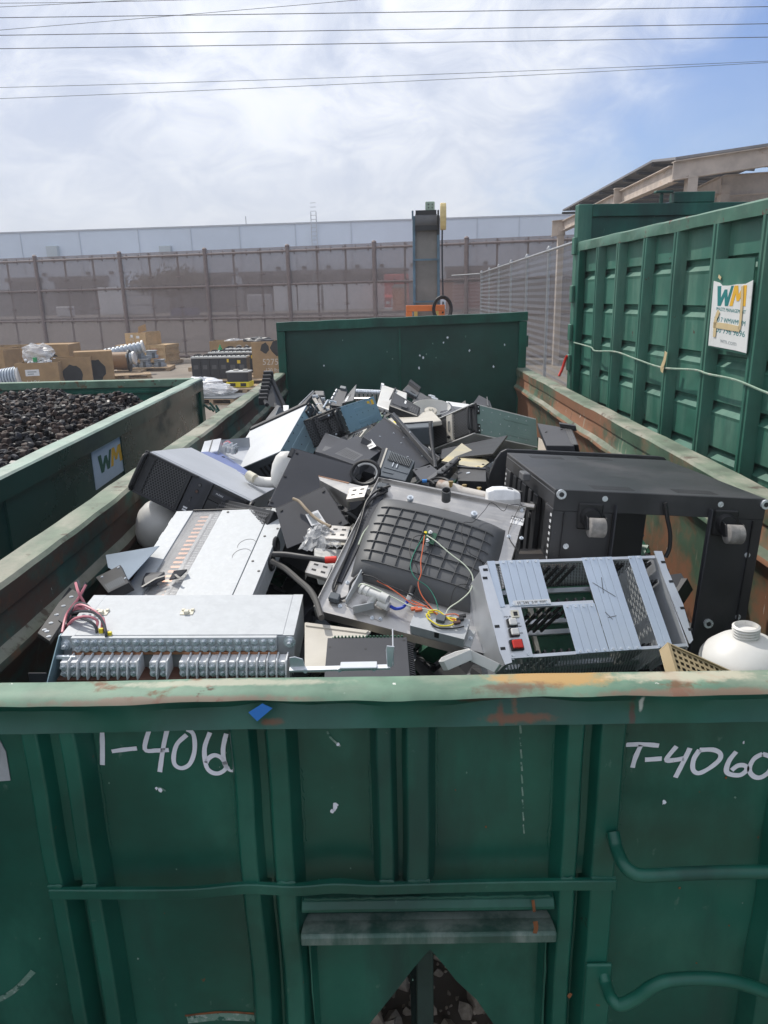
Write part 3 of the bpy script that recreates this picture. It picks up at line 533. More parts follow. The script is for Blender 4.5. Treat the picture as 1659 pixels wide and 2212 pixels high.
# sign board
def face(pts, xl, th, nm, mt):
    c = [onrc(*p, xl) for p in pts]; m = MB(); k = len(c); m.add([(xl, p.y, p.z) for p in c]+[(xl-th, p.y, p.z) for p in c], [list(range(k)), list(range(2*k-1, k-1, -1))]+[(i, k+i, k+(i+1) % k, (i+1) % k) for i in range(k)]); return m.build(nm, mt, rc)
face([(1547, 560), (1634, 556), (1614, 767), (1532, 749)], -.060, .006, 'sign_backing', M_green2)
face([(1543, 607), (1556, 611), (1561, 617), (1575, 617), (1592, 614), (1612, 613), (1628, 605), (1613, 763), (1590, 757), (1531, 746)], -.068, .003, 'sign_sheet', M_sign); SG = bpy.data.objects['sign_sheet']
q = [onrc(a, c, -.072) for a, c in ((1550, 617), (1617, 617), (1608, 662), (1546, 660))]
cy = sum(p.y for p in q)/4; cz = sum(p.z for p in q)/4; w_ = abs(q[1].y-q[0].y+q[2].y-q[3].y)/2; h_ = abs(q[0].z+q[1].z-q[2].z-q[3].z)/2
def BM(cy, cz, x=-.0712): return Matrix.Translation((x, cy, cz)) @ Matrix(((0, 0, -1, 0), (-1, 0, 0, 0), (0, 1, 0, 0), (0, 0, 0, 1)))
wm_logo(w_, h_, SG, M_wmt, M_wmy, base=BM(cy, cz))
def line(txt, pl, pr, mt, hk):
    a, c = onrc(*pl, -.0712), onrc(*pr, -.0712); m = letters(txt, hk*_h, .0012); xs_ = [v[0] for v in m.v]; k = abs(a.y-c.y)/(max(xs_)-min(xs_)); m.v = [(v[0]*k, v[1], v[2]) for v in m.v]
    sl_ = (c.z-a.z)/abs(a.y-c.y); m.v = [(v[0], v[1]+sl_*v[0], v[2]) for v in m.v]; m.build('sign_lettering', mt, SG, m=BM((a.y+c.y)/2, (a.z+c.z)/2))
_h = h_
line('WASTE MANAGEMENT', (1547, 667), (1611, 675), M_wmt, .26); line('800 7 WMWMWM', (1543, 689), (1610, 700), M_wmt, .36); line('800 796 9696', (1541, 711), (1609, 723), M_wmt, .42); line('wm.com', (1556, 735), (1591, 743), M_inkg, .36)
for pts, w in (([(1604, 618), (1603, 650), (1600, 690), (1597, 712)], .022), ([(1541, 702), (1560, 704), (1598, 711)], .03), ([(1553, 672), (1546, 690), (1545, 706), (1543, 728)], .028), ([(1556, 596), (1554, 602)], .03)):
    MB().ribbon([onrc(a, c, -.0735) for a, c in pts], w, (-1, 0, 0), .0015, 4).build('tape_strip', M_tape, rc)

# ================================================================ BROWN SCREEN FENCE
FA = V((-15.9, 33.8, 0)); FB = V((3.0, 28.7, 0)); fd = (FB-FA).normalized(); fa = math.degrees(math.atan2(fd.y, fd.x)); FH = 4.42
fence = thing('screen_fence', 'tall brown fence of fine mesh panels on round posts across the yard', 'fence', FA, (0, 0, fa))
M4f = Matrix.Translation(FA) @ Matrix.Rotation(R(fa), 4, 'Z')
def onf(px, py):
    nrm = M4f.to_3x3() @ V((0, 1, 0)); d = _f + (px-829.5)/FPX*_r - (py-1106)/FPX*_u; t = (FA-EYE).dot(nrm)/d.dot(nrm); return M4f.inverted() @ (EYE+d*t)
M_fence = mat('brown_fence_paint', (.20, .155, .145), .7, var=.12); M_screen = mat('brown_mesh_screen', (.235, .190, .178), .8, var=.05, alpha=.70)
posts = [onf(u, 600).x for u in (-105, 84, 266, 449, 626, 811, 1008, 1206)]; posts = [posts[0]-7.6, posts[0]-3.8]+posts+[posts[-1]+3.7, posts[-1]+7.4]
fl0, fl1 = posts[0], posts[-1]
for x in posts:
    MB().cyl((x, -.1, -.2), (x, -.1, FH+.12), .085, 10).lathe([(.10, FH+.12), (.10, FH+.16), (.05, FH+.21), (0.001, FH+.22)], 10, m=Matrix.Translation((x, -.1, 0))).build('post', M_fence, fence, smooth=True)
zr4 = [onf(449, v).z for v in (549.5, 619, 689)]
for z in zr4+[.15]: MB().cyl((fl0, -.09, z), (fl1, -.09, z), .045, 8).build('rail', M_fence, fence, smooth=True)
m = MB()
for a, c in zip(posts, posts[1:]):
    MB().add([(a+.01, -.02, .05), (c-.01, -.02, .05), (c-.01, -.02, FH+.12), (a+.01, -.02, FH+.12)], [(0, 1, 2, 3)]).build('mesh_panel', M_screen, fence)
    for i in (1, 2):
        x = a+(c-a)*i/3; MB().box((x-.035, -.018, .05), (x+.035, .03, FH+.1)).build('stile', M_fence, fence)
        for z in (zr4[0]-.85, zr4[1]-.8, zr4[2]-.9): m.box((x-.13, -.05, z-.018), (x+.13, -.021, z+.018))
    for i in range(7):
        x = a+(c-a)*(i+.5)/7
        for z in zr4: m.box((x-.02, -.05, z-.11), (x+.02, -.021, z+.11))
m.build('clip_set', M_fence, fence)['kind'] = 'stuff'

# ================================================================ CHAIN-LINK FENCE
c0 = sight(1039, 590, y=26.3); CH = c0.z; c1 = sight(1238, 524.6, z=CH); cl_ = thing('chain_link_fence', 'grey chain-link fence with metal posts running back beside the tall container', 'fence', (c0.x, c0.y, 0), (0, 0, math.degrees(math.atan2(c1.y-c0.y, c1.x-c0.x))))
Lc_ = (c1-c0).xy.length+5.0
M_link = mat('galvanised_wire', (.34, .35, .36), .45, metal=.6, var=.1)
def chain(par, L_, p0=0, dirx=(1, 0)):
    m = MB(); st = .062; nz_ = int(CH/st)
    for i in range(int(L_/st)):                              # zigzag wires, each interlinked with the next
        pts = []
        for k in range(nz_+1):
            o_ = st*.52*(1 if k % 2 else -1); x = p0+(i+.5)*st+o_; pts.append((x*dirx[0], x*dirx[1]+(.006 if k % 2 else -.006), .05+k*st*(CH-.1)/(nz_*st)))
        w = .0017; vs = []; fs = []
        for j, p in enumerate(pts): vs += [(p[0]-w, p[1]-w, p[2]), (p[0]+w, p[1]-w, p[2]), (p[0], p[1]+w, p[2])]
        for j in range(len(pts)-1):
            for a in range(3): e = (a+1) % 3; fs.append((3*j+a, 3*j+e, 3*j+3+e, 3*j+3+a))
        m.add(vs, fs)
    m.build('wire_mesh', M_link, par)
chain(cl_, Lc_)
MB().cyl((-.05, 0, CH), (Lc_, 0, CH), .025, 8).build('top_rail', M_link, cl_, smooth=True)
x = 0
while x < Lc_: MB().cyl((x, .02, -.1), (x, .02, CH+.03), .04 if x == 0 else .03, 8).lathe([(.05, 0), (.055, .04), (.02, .09), (0.001, .09)], 8, m=Matrix.Translation((x, .02, CH+.0))).build('post', M_link, cl_, smooth=True); x += 2.6
cl2 = thing('chain_link_fence', 'short chain-link fence stretch between the grey corner post and the brown screen fence', 'fence', (c0.x, c0.y, 0), (0, 0, 118))
chain(cl2, 1.9); MB().cyl((.05, 0, CH-.02), (1.9, 0, CH-.02), .025, 8).build('top_rail', M_link, cl2, smooth=True)

# ================================================================ CONVEYOR
CY = 12.0; p = sight(922, 690, y=CY); ct = sight(922, 480, y=CY+.4); cv = thing('belt_conveyor', 'upright belt conveyor with blue side frames standing behind the end wall', 'conveyor', (p.x, CY, 0), (0, 0, -2))
hw = .19; zt_ = ct.z; M_blf = mat('blue_conveyor_paint', (.085, .155, .21), .5, var=.2, scale=6, layers=[((.3, .4, .42), 9, .62, .7, .6)]); M_belt = mat('grey_belt', (.20, .19, .175), .8, var=.15, scale=3, layers=[((.2, .19, .17), 2, .5, .8, .6)])
tilt = .10
for s in (-1, 1): MB().prism([(-.02, .1), (.16, .1), (.16+tilt*zt_, zt_-.02), (-.02+tilt*zt_, zt_-.02)], s*hw, s*(hw+.045), 'x').build('side_frame', M_blf, cv, bevel=.005)
MB().prism([(.03, .2), (.06, .2), (.06+tilt*zt_, zt_-.05), (.03+tilt*zt_, zt_-.05)], -hw+.001, hw-.001, 'x').build('belt', M_belt, cv)
yb = tilt*zt_
MB().cyl((-hw+.002, yb+.04, zt_), (hw-.002, yb+.04, zt_), .13, 20).build('head_roller', M_grey2, cv, smooth=True)
MB().box((-hw+.003, yb-.075, zt_-.14), (hw-.003, yb-.06, zt_-.06)).box((-hw+.01, yb-.02, zt_+.10), (hw-.01, yb+.02, zt_+.19)).build('belt_guard', M_blackp, cv)
for s in (-1, 1): MB().box((s*(hw+.02)-.025, yb-.04, zt_-.22), (s*(hw+.02)+.025, yb+.12, zt_+.10)).cyl((s*(hw+.03)-.01, yb, zt_+.05), (s*(hw+.03)-.01, yb, zt_+.19), .018, 8).build('bearing_bracket', M_blf if s < 0 else M_black, cv, bevel=.006)
MB().loft([[(hw+.05, yb-.12+.20*cos(a)*.55, zt_+.07+.20*sin(a)*1.1) for a in [2*pi*k/16 for k in range(16)]], [(hw+.15, yb-.12+.20*cos(a)*.55, zt_+.07+.20*sin(a)*1.1) for a in [2*pi*k/16 for k in range(16)]]]).build('chain_guard', mat('cream_yellow_paint', (.66, .52, .24), .5), cv, bevel=.01)
g = MB().box((-.01, yb, zt_+.14), (.15, yb+.12, zt_+.33)).build('drive_motor', mat('pale_green_motor', (.30, .40, .33), .5), cv, bevel=.012)
m = MB()
for i in range(3):
    for k in range(2): m.cyl((.045+.07*k, yb-.004, zt_+.18+.05*i), (.045+.06*k, yb+.001, zt_+.18+.05*i), .012, 8)
m.build('bolt_set', M_black, cv)
for z in (zt_-.62, zt_-1.32): MB().box((-hw-.045, yb*z/zt_-.06, z-.015), (hw+.045, yb*z/zt_-.04, z+.015)).build('cross_strap', M_blf, cv)
MB().box((hw+.05, .05, zt_-1.45), (hw+.14, .15, zt_-1.25)).build('switch_box', flat('pale_switch_box', (.55, .62, .7)), cv, bevel=.005)
for s in (-1, 1): MB().box((s*(hw+.0)-.03, .12, zt_-1.6), (s*(hw+.0)+.03, .13, zt_-1.42)).build('warning_plate', flat('warning_yellow', (.55, .42, .12)), cv)
MB().tube([(hw+.09, yb-.01, zt_-.05), (hw+.085, yb-.1, zt_-.6), (hw+.095, .1, zt_-1.3), (hw+.07, -.42, zt_-1.50)], .014, 6, 4).build('power_cable', M_cable, cv)
m = MB()
for i in range(7): m.tube([(hw+.06+(.13+.005*i)*cos(a), -.50-.01*i, zt_-1.44+(.17+.006*i)*sin(a)) for a in [2*pi*k/28 for k in range(29)]], .014, 6)
tag(m.build('cable_coil', M_cable), 'coil of black cable hanging from the conveyor at the orange frame', 'cable coil').matrix_world = Matrix.Translation((p.x, CY, 0)) @ Matrix.Rotation(R(-2), 4, 'Z')
a, c = sight(877, 660, y=11.6), sight(961, 655, y=11.6)
of = thing('orange_barrier', 'orange square-tube frame standing around the foot of the conveyor', 'barrier', ((a.x+c.x)/2, 11.6, 0)); hw2 = (c.x-a.x)/2
for s in (-1, 1): MB().box((s*hw2-.05*(s+1), 0, 0), (s*hw2-.05*(s-1)-.0, .09, a.z-.1)).build('leg', M_orange, of, bevel=.006)
MB().box((-hw2, 0, a.z-.099), (hw2, .09, a.z)).build('top_bar', M_orange, of, bevel=.006)

# ================================================================ CANOPY BUILDING (right)
cb = thing('steel_canopy', 'open steel canopy with rusty beams and thin sloping roof behind the tall container', 'canopy', sight(1455, 600, y=15.0) * V((1, 1, 0)))
O_ = cb.location.copy()
M_beam = mat('rusty_beige_steel', (.50, .43, .37), .65, var=.15, scale=2.5, layers=[((.30, .15, .06), 1.6, .60, .72, .8, (1, 1, 2)), ((.2, .15, .12), 5, .65, .75, .6)]); M_roof = mat('roof_sheet', (.20, .20, .21), .6, var=.1, layers=[((.1, .1, .1), 3, .55, .7, .5, (6, 1, 1))])
def beam(p0, y0, p1, y1, h, w=.14, nm='beam', mt=None):
    """I-section beam between two sighted points"""
    a, c = sight(*p0, y=y0)-O_, sight(*p1, y=y1)-O_; d = (c-a).normalized(); s = d.cross(V((0, 0, 1))).normalized()*w/2; up = V((0, 0, 1)); t = .018
    sec = lambda q: [q-s-up*h, q+s-up*h, q+s-up*(h-t), q+s*.12-up*(h-t), q+s*.12-up*t, q+s-up*t, q+s, q-s, q-s-up*t, q-s*.12-up*t, q-s*.12-up*(h-t), q-s-up*(h-t)]
    MB().loft([sec(a), sec(c)]).build(nm, mt or M_beam, cb)
yA, yB, yC = 15.0, 19.5, 25.5
beam((1455, 349), yA, (1700, 311), yA, .36, .22); beam((1457, 357), yA+.1, (1345, 412), yB, .33, .2)
beam((1327, 407), yB, (1356, 406), yB, .38, .2); beam((1330, 420), yB+.1, (1218, 478), yC, .32, .2); beam((1193, 477), yC, (1222, 474), yC, .50, .2)
beam((1562, 379), yA+2.0, (1700, 369), yA+2.0, .45, .2); beam((1560, 381), yA+2.0, (1480, 420), yA+5.5, .38, .2)
for (u, v), y in (((1494, 380), yA), ((1358, 440), yB), ((1212, 490), yC), ((1565, 400), yA+2.0)):
    q = sight(u, v, y=y)-O_; MB().box((q.x-.10, q.y-.1, 0), (q.x+.10, q.y+.1, q.z)).build('column', M_beam, cb)
# roof sheets: front slope seen from below and the top run
e = [sight(1215, 456, y=25.8), sight(1409, 350, y=18.4), sight(1459, 345, y=yA+.3), sight(1700, 309, y=yA-.2)]; bk = V((4.8, 5.0, .55))
m = MB(); vs = []
for q in e: vs += [q-O_, q-O_+bk, q-O_+V((0, 0, .05)), q-O_+bk+V((0, 0, .05))]
for i in range(3): k = 4*i; m.add([vs[k+j] for j in (0, 1, 2, 3, 4, 5, 6, 7)], [(0, 1, 5, 4), (2, 6, 7, 3), (0, 4, 6, 2), (1, 3, 7, 5), (0, 2, 3, 1), (4, 5, 7, 6)])
m.build('roof', M_roof, cb)
m = MB()
for i in range(9):
    t = i/8; q = e[0].lerp(e[1], t)-O_; m.tube([q+V((.02, .02, -.06)), q+bk+V((0, 0, -.06))], .05, 4)
m.build('purlin_set', M_black, cb)
q = sight(1500, 470, y=yA+7)-O_; MB().box((q.x-.2, q.y, 0), (q.x+6, q.y+.2, q.z+.9)).build('back_wall', mat('block_wall', (.26, .24, .21), .9, var=.15, scale=4, layers=[((.16, .14, .12), 30, .5, .6, .5)]), cb)
q = sight(1560, 437, y=yA+4)-O_; MB().box((q.x-.5, q.y, 0), (q.x+2.5, q.y+1, q.z+.32)).build('stored_crate', M_beam, cb, bevel=.02)

# ================================================================ WAREHOUSE AND WHAT STANDS BEFORE IT
WY = 84.0; wa = sight(0, 505, y=WY); wb = sight(1200, 480, y=WY*.93)
wh = thing('warehouse', 'long low grey warehouse with loading docks seen beyond the brown fence', 'warehouse', (wa.x, WY, 0), (0, 0, math.degrees(math.atan2(WY*.93-WY, wb.x-wa.x))))
M_wh = mat('warehouse_paint', (.64, .71, .80), .8, var=.03, scale=.4); WZ = wa.z; M4w = Matrix.Translation((wa.x, WY, 0)) @ Matrix.Rotation(wh.rotation_euler.z, 4, 'Z')
def onw(px, py, off=0):
    nrm = M4w.to_3x3() @ V((0, 1, 0)); P0 = M4w @ V((0, off, 0)); d = _f + (px-829.5)/FPX*_r - (py-1106)/FPX*_u; t = (P0-EYE).dot(nrm)/d.dot(nrm); return M4w.inverted() @ (EYE+d*t)
MB().box((-40, 0, 0), (110, 30, WZ)).build('wall', M_wh, wh); MB().box((-40, -.1, WZ+.002), (110, .3, WZ+.15)).build('parapet', flat('parapet_trim', (.45, .47, .5)), wh)
MB().box((-40, -.06, 0), (110, -.002, onw(600, 612).z)).build('lower_wall', flat('lower_wall_paint', (.24, .235, .235), .8), wh)
for u in (48, 175, 302, 415, 520, 640, 760, 1030, 1120): x = onw(u, 540).x; MB().box((x-.05, -.075, 0), (x+.05, -.002, WZ)).build('wall_joint', flat('joint_paint', (.50, .55, .62)), wh)  # joints slightly darker than the wall paint
for u in (117, 360): q = onw(u, 544); MB().box((q.x-.65, -.5, q.z-.6), (q.x+.65, -.003, q.z+.6)).build('wall_light', flat('box_paint', (.45, .5, .52)), wh, bevel=.05)
lx = onw(680, 500).x; m = MB()
for s in (-.28, .28): m.cyl((lx+s, -.35, 0), (lx+s, -.35, WZ+1.1), .05, 6)
for i in range(30): m.cyl((lx-.28, -.35, .4*i+.4), (lx+.28, -.35, .4*i+.4), .03, 5)
m.build('roof_ladder', flat('ladder_paint', (.5, .52, .55)), wh)
q = onw(520, 478); MB().cyl((q.x, 2, WZ), (q.x, 2, q.z+.7), .05, 6).build('mast', M_link, wh)
for u in (-45, 62, 155, 205, 405, 470, 560, 615, 667, 728, 780, 845, 1000, 1060):
    q = onw(u, 640); MB().box((q.x-1.75, -.14, .6), (q.x+1.75, -.062, 4.9)).build('dock_door', flat('dock_door_dark', (.085, .08, .08), .8), wh); MB().box((q.x-1.9, -1.0, 4.95), (q.x+1.9, -.063, 5.4)).build('dock_canopy', flat('dock_canopy_dark', (.12, .11, .11)), wh)
    MB().box((q.x+2.1, -.3, 5.55), (q.x+2.5, -.063, 5.85)).build('dock_lamp', M_black, wh)
# trailers backed to the docks
M_trl = mat('white_trailer_paint', (.82, .83, .84), .5, var=.05)
def trailer(u, lab, y=76, h=2.75, first=[None]):
    q = sight(u, 661, y=y)
    if first[0] is None:
        t = thing('box_trailer', lab, 'trailer', (q.x, y, 0), group='trailers backed up to the docks')
        MB().box((-1.28, 0, 1.25), (1.28, 6.5, 4.05)).build('body', M_trl, t, bevel=.03)
        for s in (-1, 1): MB().box((s*.03, -.05, 1.4), (s*1.18, -.003, 3.95)).build('rear_door', M_trl, t, bevel=.01)
        MB().box((-1.2, -.06, .6), (1.2, .05, .75)).box((-.6, -.04, .75), (-.5, .04, 1.25)).box((.5, -.04, .75), (.6, .04, 1.25)).build('bumper', M_black, t)
        for s in (-1, 1): MB().cyl((s*1.0-.22, 1.2, .5), (s*1.0+.22, 1.2, .5), .5, 16).build('wheel', M_blackp, t, smooth=True)
        first[0] = t
    else: t = dup(first[0], (q.x, y, 0), label=lab)
    return t
trailer(667, 'white box trailer right of the tree, leftmost of three left of the red truck'); trailer(727, 'white box trailer between two others at the docks left of the red truck'); trailer(781, 'white box trailer nearest the red truck at the loading docks'); trailer(242, 'white box trailer at the dock left of the small tree, beyond the fence'); trailer(620, 'white box trailer half hidden by a fence post, right of the tree'); trailer(838, 'white box trailer standing just left of the red truck cab')
# red truck
q = sight(858, 661, y=72); tk = thing('red_truck', 'red semi truck facing the yard beyond the brown fence', 'truck', (q.x, 72, 1.0)); M_trk = flat('red_truck_paint', (.50, .05, .04), .4)
MB().prism([(0, .5), (0, 1.5), (1.4, 1.75), (1.7, 2.5), (1.9, 3.6), (4, 3.7), (4, .5)], -1.2, 1.2, 'x').build('cab', M_trk, tk, bevel=.06)
MB().prism([(1.48, 1.82), (1.72, 2.46), (1.70, 2.46), (1.44, 1.82)], -1.0, 1.0, 'x').build('windscreen', flat('dark_glass', (.05, .06, .07), .1), tk); MB().box((-.55, -.05, .65), (.55, -.002, 1.42)).build('grille', M_zinc, tk)
MB().box((-1.2, -.25, .2), (1.2, -.06, .55)).build('bumper', M_trl, tk, bevel=.04)
for s in (-1, 1): MB().cbox((s*.9, -.03, 1.0), (.35, .06, .25)).build('headlight', M_label, tk); MB().cyl((s*1.05-.15, .9, .1), (s*1.05+.15, .9, .1), .52, 14).build('wheel', M_blackp, tk)
# portable toilet, red storage boxes, stored goods
q = sight(879, 665, y=60); pt = thing('portable_toilet', 'orange portable toilet standing left of the conveyor beyond the fence', 'toilet', (q.x-.55, 60, 1.35)); h = 2.1
MB().box((-.6, -.6, 0), (.6, .6, h-.25)).build('cabin', flat('orange_toilet', (.55, .17, .06)), pt, bevel=.03); MB().prism([(-.66, h-.249), (.66, h-.249), (.5, h), (-.5, h)], -.66, .66).build('roof', flat('grey_roof', (.4, .38, .36)), pt); MB().box((-.4, -.64, .1), (.4, -.602, h-.4)).build('door', flat('orange_door', (.60, .2, .08)), pt, bevel=.01)
for u0, u1, lab, cc in ((963, 973, 'x', 0),): pass
for u, w, col, lab in ((950, 3.6, (.42, .17, .10), 'pale red storage container right of the conveyor beyond the fence'), (1010, 3.4, (.30, .07, .06), 'dark red storage container beside a paler one beyond the fence')):
    q = sight(u, 640, y=66); t = thing('storage_container', lab, 'container', (q.x+.6, 66, 1.2)); M_ = flat('container_'+('pale' if u < 1000 else 'dark'), col, .6); m = MB(); k = 14
    m.loft([[(-w/2+w*i/k, -.04 if i % 2 else 0, 0), (-w/2+w*i/k, -.04 if i % 2 else 0, 2.3), (-w/2+w*i/k, 2.4, 2.3), (-w/2+w*i/k, 2.4, 0)] for i in range(k+1)]); m.build('body', M_, t); MB().box((-w/2-.02, -.06, 2.301), (w/2+.02, 2.42, 2.42)).build('top_frame', M_, t)
def tree(px, py, y, h, w):
    q = sight(px, py, y=y); t = thing('small_tree', 'small bushy tree seen through the brown mesh fence left of centre', 'tree', (q.x, y, q.z)); r_ = random.Random(3)
    tr = MB(); tr.tube([(0, 0, 0), (.1, 0, h*.25), (0, .1, h*.45)], .22, 8, 3, r1=.14); ends = []
    for i in range(9):
        a = i*.7; e = V((cos(a)*w*.36*r_.uniform(.5, 1), sin(a)*w*.3, h*r_.uniform(.5, .9))); tr.tube([(0, .05, h*(.25+.02*i)), e*.5+V((0, 0, h*.2)), e], .09, 5, 3, r1=.02); ends.append(e)
    tr.build('trunk', flat('tree_bark', (.10, .08, .06)), t)
    cr = MB()
    for i in range(3600):
        e = r_.choice(ends); d = V((r_.gauss(0, 1)*w*.13, r_.gauss(0, 1)*w*.13, r_.gauss(0, 1)*h*.10)); c = e+d; s = r_.uniform(.07, .16); u = V((r_.gauss(0, 1), r_.gauss(0, 1), r_.gauss(0, 1))).normalized(); v = u.orthogonal().normalized()*s; w2 = u.cross(v)
        cr.add([c-v, c+w2*.5, c+v, c-w2*.5], [(0, 1, 2, 3)])
    cr.build('crown', mat('tree_leaves', (.10, .085, .045), .8, var=.4, scale=1.2), t)
tree(372, 672, 58, 3.1, 5.6)
for k, (u, y, sx_, sz_, col, lab) in enumerate(((298, 70, 2.6, 2.6, (.5, .5, .5), 'stack of pale wrapped goods left of the small tree beyond the fence'), (560, 70, 2.2, 1.7, (.45, .45, .46), 'low pale grey cabinet by the docks right of the small tree'), (135, 66, 1.2, 1.0, (.6, .6, .6), 'white drum-like bag on the ground by the docks at far left'), (395, 57, 2.0, .7, (.08, .09, .2), 'low blue tarpaulin bundle under the small tree'))):
    q = sight(u, 668, y=y); t = thing('stored_goods', lab, 'stored goods', (q.x, y, 1.3)); M_ = flat('goods_paint_%s' % 'abcd'[k], col, .7); nl = 3 if k == 0 else 1
    for i in range(nl): MB().box((-sx_/2+.05*i, 0, i*sz_/nl+.1), (sx_/2-.04*i, 1.2, (i+1)*sz_/nl)).build('pack', M_, t, bevel=.08)
    MB().box((-sx_/2, 0, 0), (sx_/2, 1.2, .099)).build('base', M_wood, t)
m = MB()
for z in (0, .25): m.box((-45, 53.5+z*6, 1.35), (40, 53.6+z*6, 1.5))
tag(m.build('railway_track', flat('rail_steel', (.08, .065, .06))), None, None, kind='structure')

b = MB(); eys = [36.5, 38, 42, 46, 50, 54, 58, 66, 80]
b.add([(x, y, gz(x, y)+.05) for y in eys for x in (-90, -30, 0, 30, 90)], [(j*5+i, j*5+i+1, (j+1)*5+i+1, (j+1)*5+i) for j in range(len(eys)-1) for i in range(4)])
tag(b.build('embankment', mat('dark_ballast', (.105, .09, .08), .95, var=.35, scale=1.2, layers=[((.17, .15, .13), 5, .5, .7, .5), ((.06, .05, .045), .25, .5, .7, .5, (.2, 1, 1))], bump=.8, bscale=6)), None, None, kind='structure')
# ================================================================ POWER LINES
lines = [((0, 12), (250, 0), 'thin power line crossing the very top left corner'), ((0, 36), (1659, 12), 'topmost of the three thick power lines'), ((0, 62), (745, 0), 'thin power line slanting up across the thick ones at the left'), ((0, 74), (1659, 49), 'middle one of the three thick power lines'), ((0, 103), (1659, 78), 'lowest of the three thick power lines'), ((0, 191), (1659, 134), 'upper of the two thin lower power lines converging right'), ((0, 215), (1659, 137), 'lower of the two thin lower power lines converging right'), ((0, 6), (600, -4), 'power line skimming the top edge at left')]
for i, (a, c, lab) in enumerate(lines):
    y = 42 if i in (1, 3, 4) else 38; r = .018 if i in (1, 3, 4) else .011
    P, Q = sight(*a, y=y), sight(*c, y=y); d = Q-P; P, Q = P-d*(.6 if d.length > 25 else 1.0), Q+d*.6
    sag = .35 if i >= 5 else .06
    pts = [P.lerp(Q, k/24)-V((0, 0, sag*4*(k/24)*(1-k/24))) for k in range(25)]
    off = V((0, 0, sag*.9)) if i >= 5 else V((0, 0, 0))
    tag(MB().tube([q+off for q in pts], r, 5).build('power_line', M_wire), lab, 'power line', 'power lines across the sky')

# ================================================================ THE SCRAP
_CR = dict(A=(0, 1900, 1300), B=(1100, 1800, 1100), C=(1800, 1650, 1224), D=(500, 1450, 1000), E=(1200, 1450, 1100), F=(0, 1250, 1200), Z=(1450, 1480, 550), Y=(1000, 1480, 500), Q=(100, 2100, 600))
def pc(k, x, y): a = _CR[k]; q = a[2]/1659; return ((a[0]+x*q)*1659/3024, (a[1]+y*q)*1659/3024)
def lp(M, p, ax, val):
    """the point seen at p on the plane (ax = val) of the frame M, in that frame"""
    Mi = M.inverted(); o = Mi @ EYE; px, py = p
    d = Mi.to_3x3() @ (_f + (px-829.5)/FPX*_r - (py-1106)/FPX*_u); i = 'xyz'.index(ax); return o + d*((val-o[i])/d[i])
def posed(name, label, cat, loc, rot, group=None):
    t = thing(name, label, cat, loc, rot, group); return t, X(loc, rot)
HEX = dict(sides=6, stagger=True)
def FM(x, y, z, w): return Matrix.Translation((x, y, z))            # frames for faces
def front(x, y, z): return Matrix.Translation((x, y, z)) @ Matrix.Rotation(pi/2, 4, 'X')     # local xy -> face looking to -y
def bolt(m, p, n, r=.005, h=.006, stud=0):
    p = V(p); n = V(n).normalized(); m.cyl(p, p+n*h, r, 6)
    m.cyl(p-n*.0005, p+n*.0015, r*1.5, 10)
    if stud: m.cyl(p+n*h, p+n*(h+stud), r*.5, 7)

# ---- distribution panel with terminal rows, bottom left
p1, M1 = posed('distribution_panel', 'galvanised distribution panel with rows of stud terminals, nearest the front rail at left', 'power panel', (-.659, .560, 1.611), (3.8, 1.0, .2)); hx, hy, hz = .2845, .1105, .0575
MB().box((-hx, -hy, -hz), (hx, hy, hz-.002)).build('housing', M_galv, p1, bevel=.001)
MB().box((-hx+.033, -hy+.002, hz-.001), (hx-.026, hy-.002, hz+.0015)).build('cover', M_galv, p1, bevel=.0006)
MB().box((hx-.0255, -hy, hz-.001), (hx+.001, hy, hz+.001)).build('edge_flange', M_galv, p1); MB().box((-hx-.001, -hy, hz-.001), (-hx+.0325, hy, hz+.001)).build('edge_flange', M_galv, p1)
MB().prism([(-.34, -.115), (-.34, -.108), (-hy-.004, hz+.002), (-hy+.01, hz+.002), (-hy+.01, -.115)], -hx-.004, -hx-.0015, 'x').build('side_plate', M_bluegrey, p1)
MB().box((-hx-.048, -hy-.09, -.04), (-hx-.0045, -hy-.087, .01)).build('rack_ear', M_grey, p1, bevel=.001)
MB().box((hx-.0, -hy-.03, -.045), (hx+.035, -hy-.027, .012)).prism([(hx-.0, -.05), (hx+.03, -.05), (hx, -.01)], -hy-.06, -hy-.058).build('rack_ear', M_grey, p1, bevel=.001)
sx0, sx1 = -hx+.028, hx-.040
MB().box((sx0, -hy-.012, hz-.036), (sx1, -hy-.0005, hz+.001)).build('upper_terminal_bar', M_galv, p1, bevel=.0006)
MB().box((sx0, -hy-.016, hz-.043), (sx1, -hy-.004, hz-.0365)).build('copper_bar', M_copper, p1)
ns = 24; m1, m2 = MB(), MB()
for i in range(ns):
    x = sx0+.013+(sx1-sx0-.026)*i/(ns-1)
    for z, s in ((hz-.009, 0), (hz-.027, .002)):
        bolt(m1, (x+s+rnd.uniform(-.001, .001), -hy-.0121, z), (rnd.uniform(-.1, .1), -1, .35), .0066, .006, .009)
m1.build('terminal_stud', M_zinc, p1, smooth=True)['kind'] = 'stuff'
MB().box((-hx+.006, -hy-.07, -hz-.005), (hx-.02, -hy-.013, -.022)).build('brown_base', M_brown, p1)
nt_ = 22; shown = [i for i in range(nt_) if i not in (8,)]
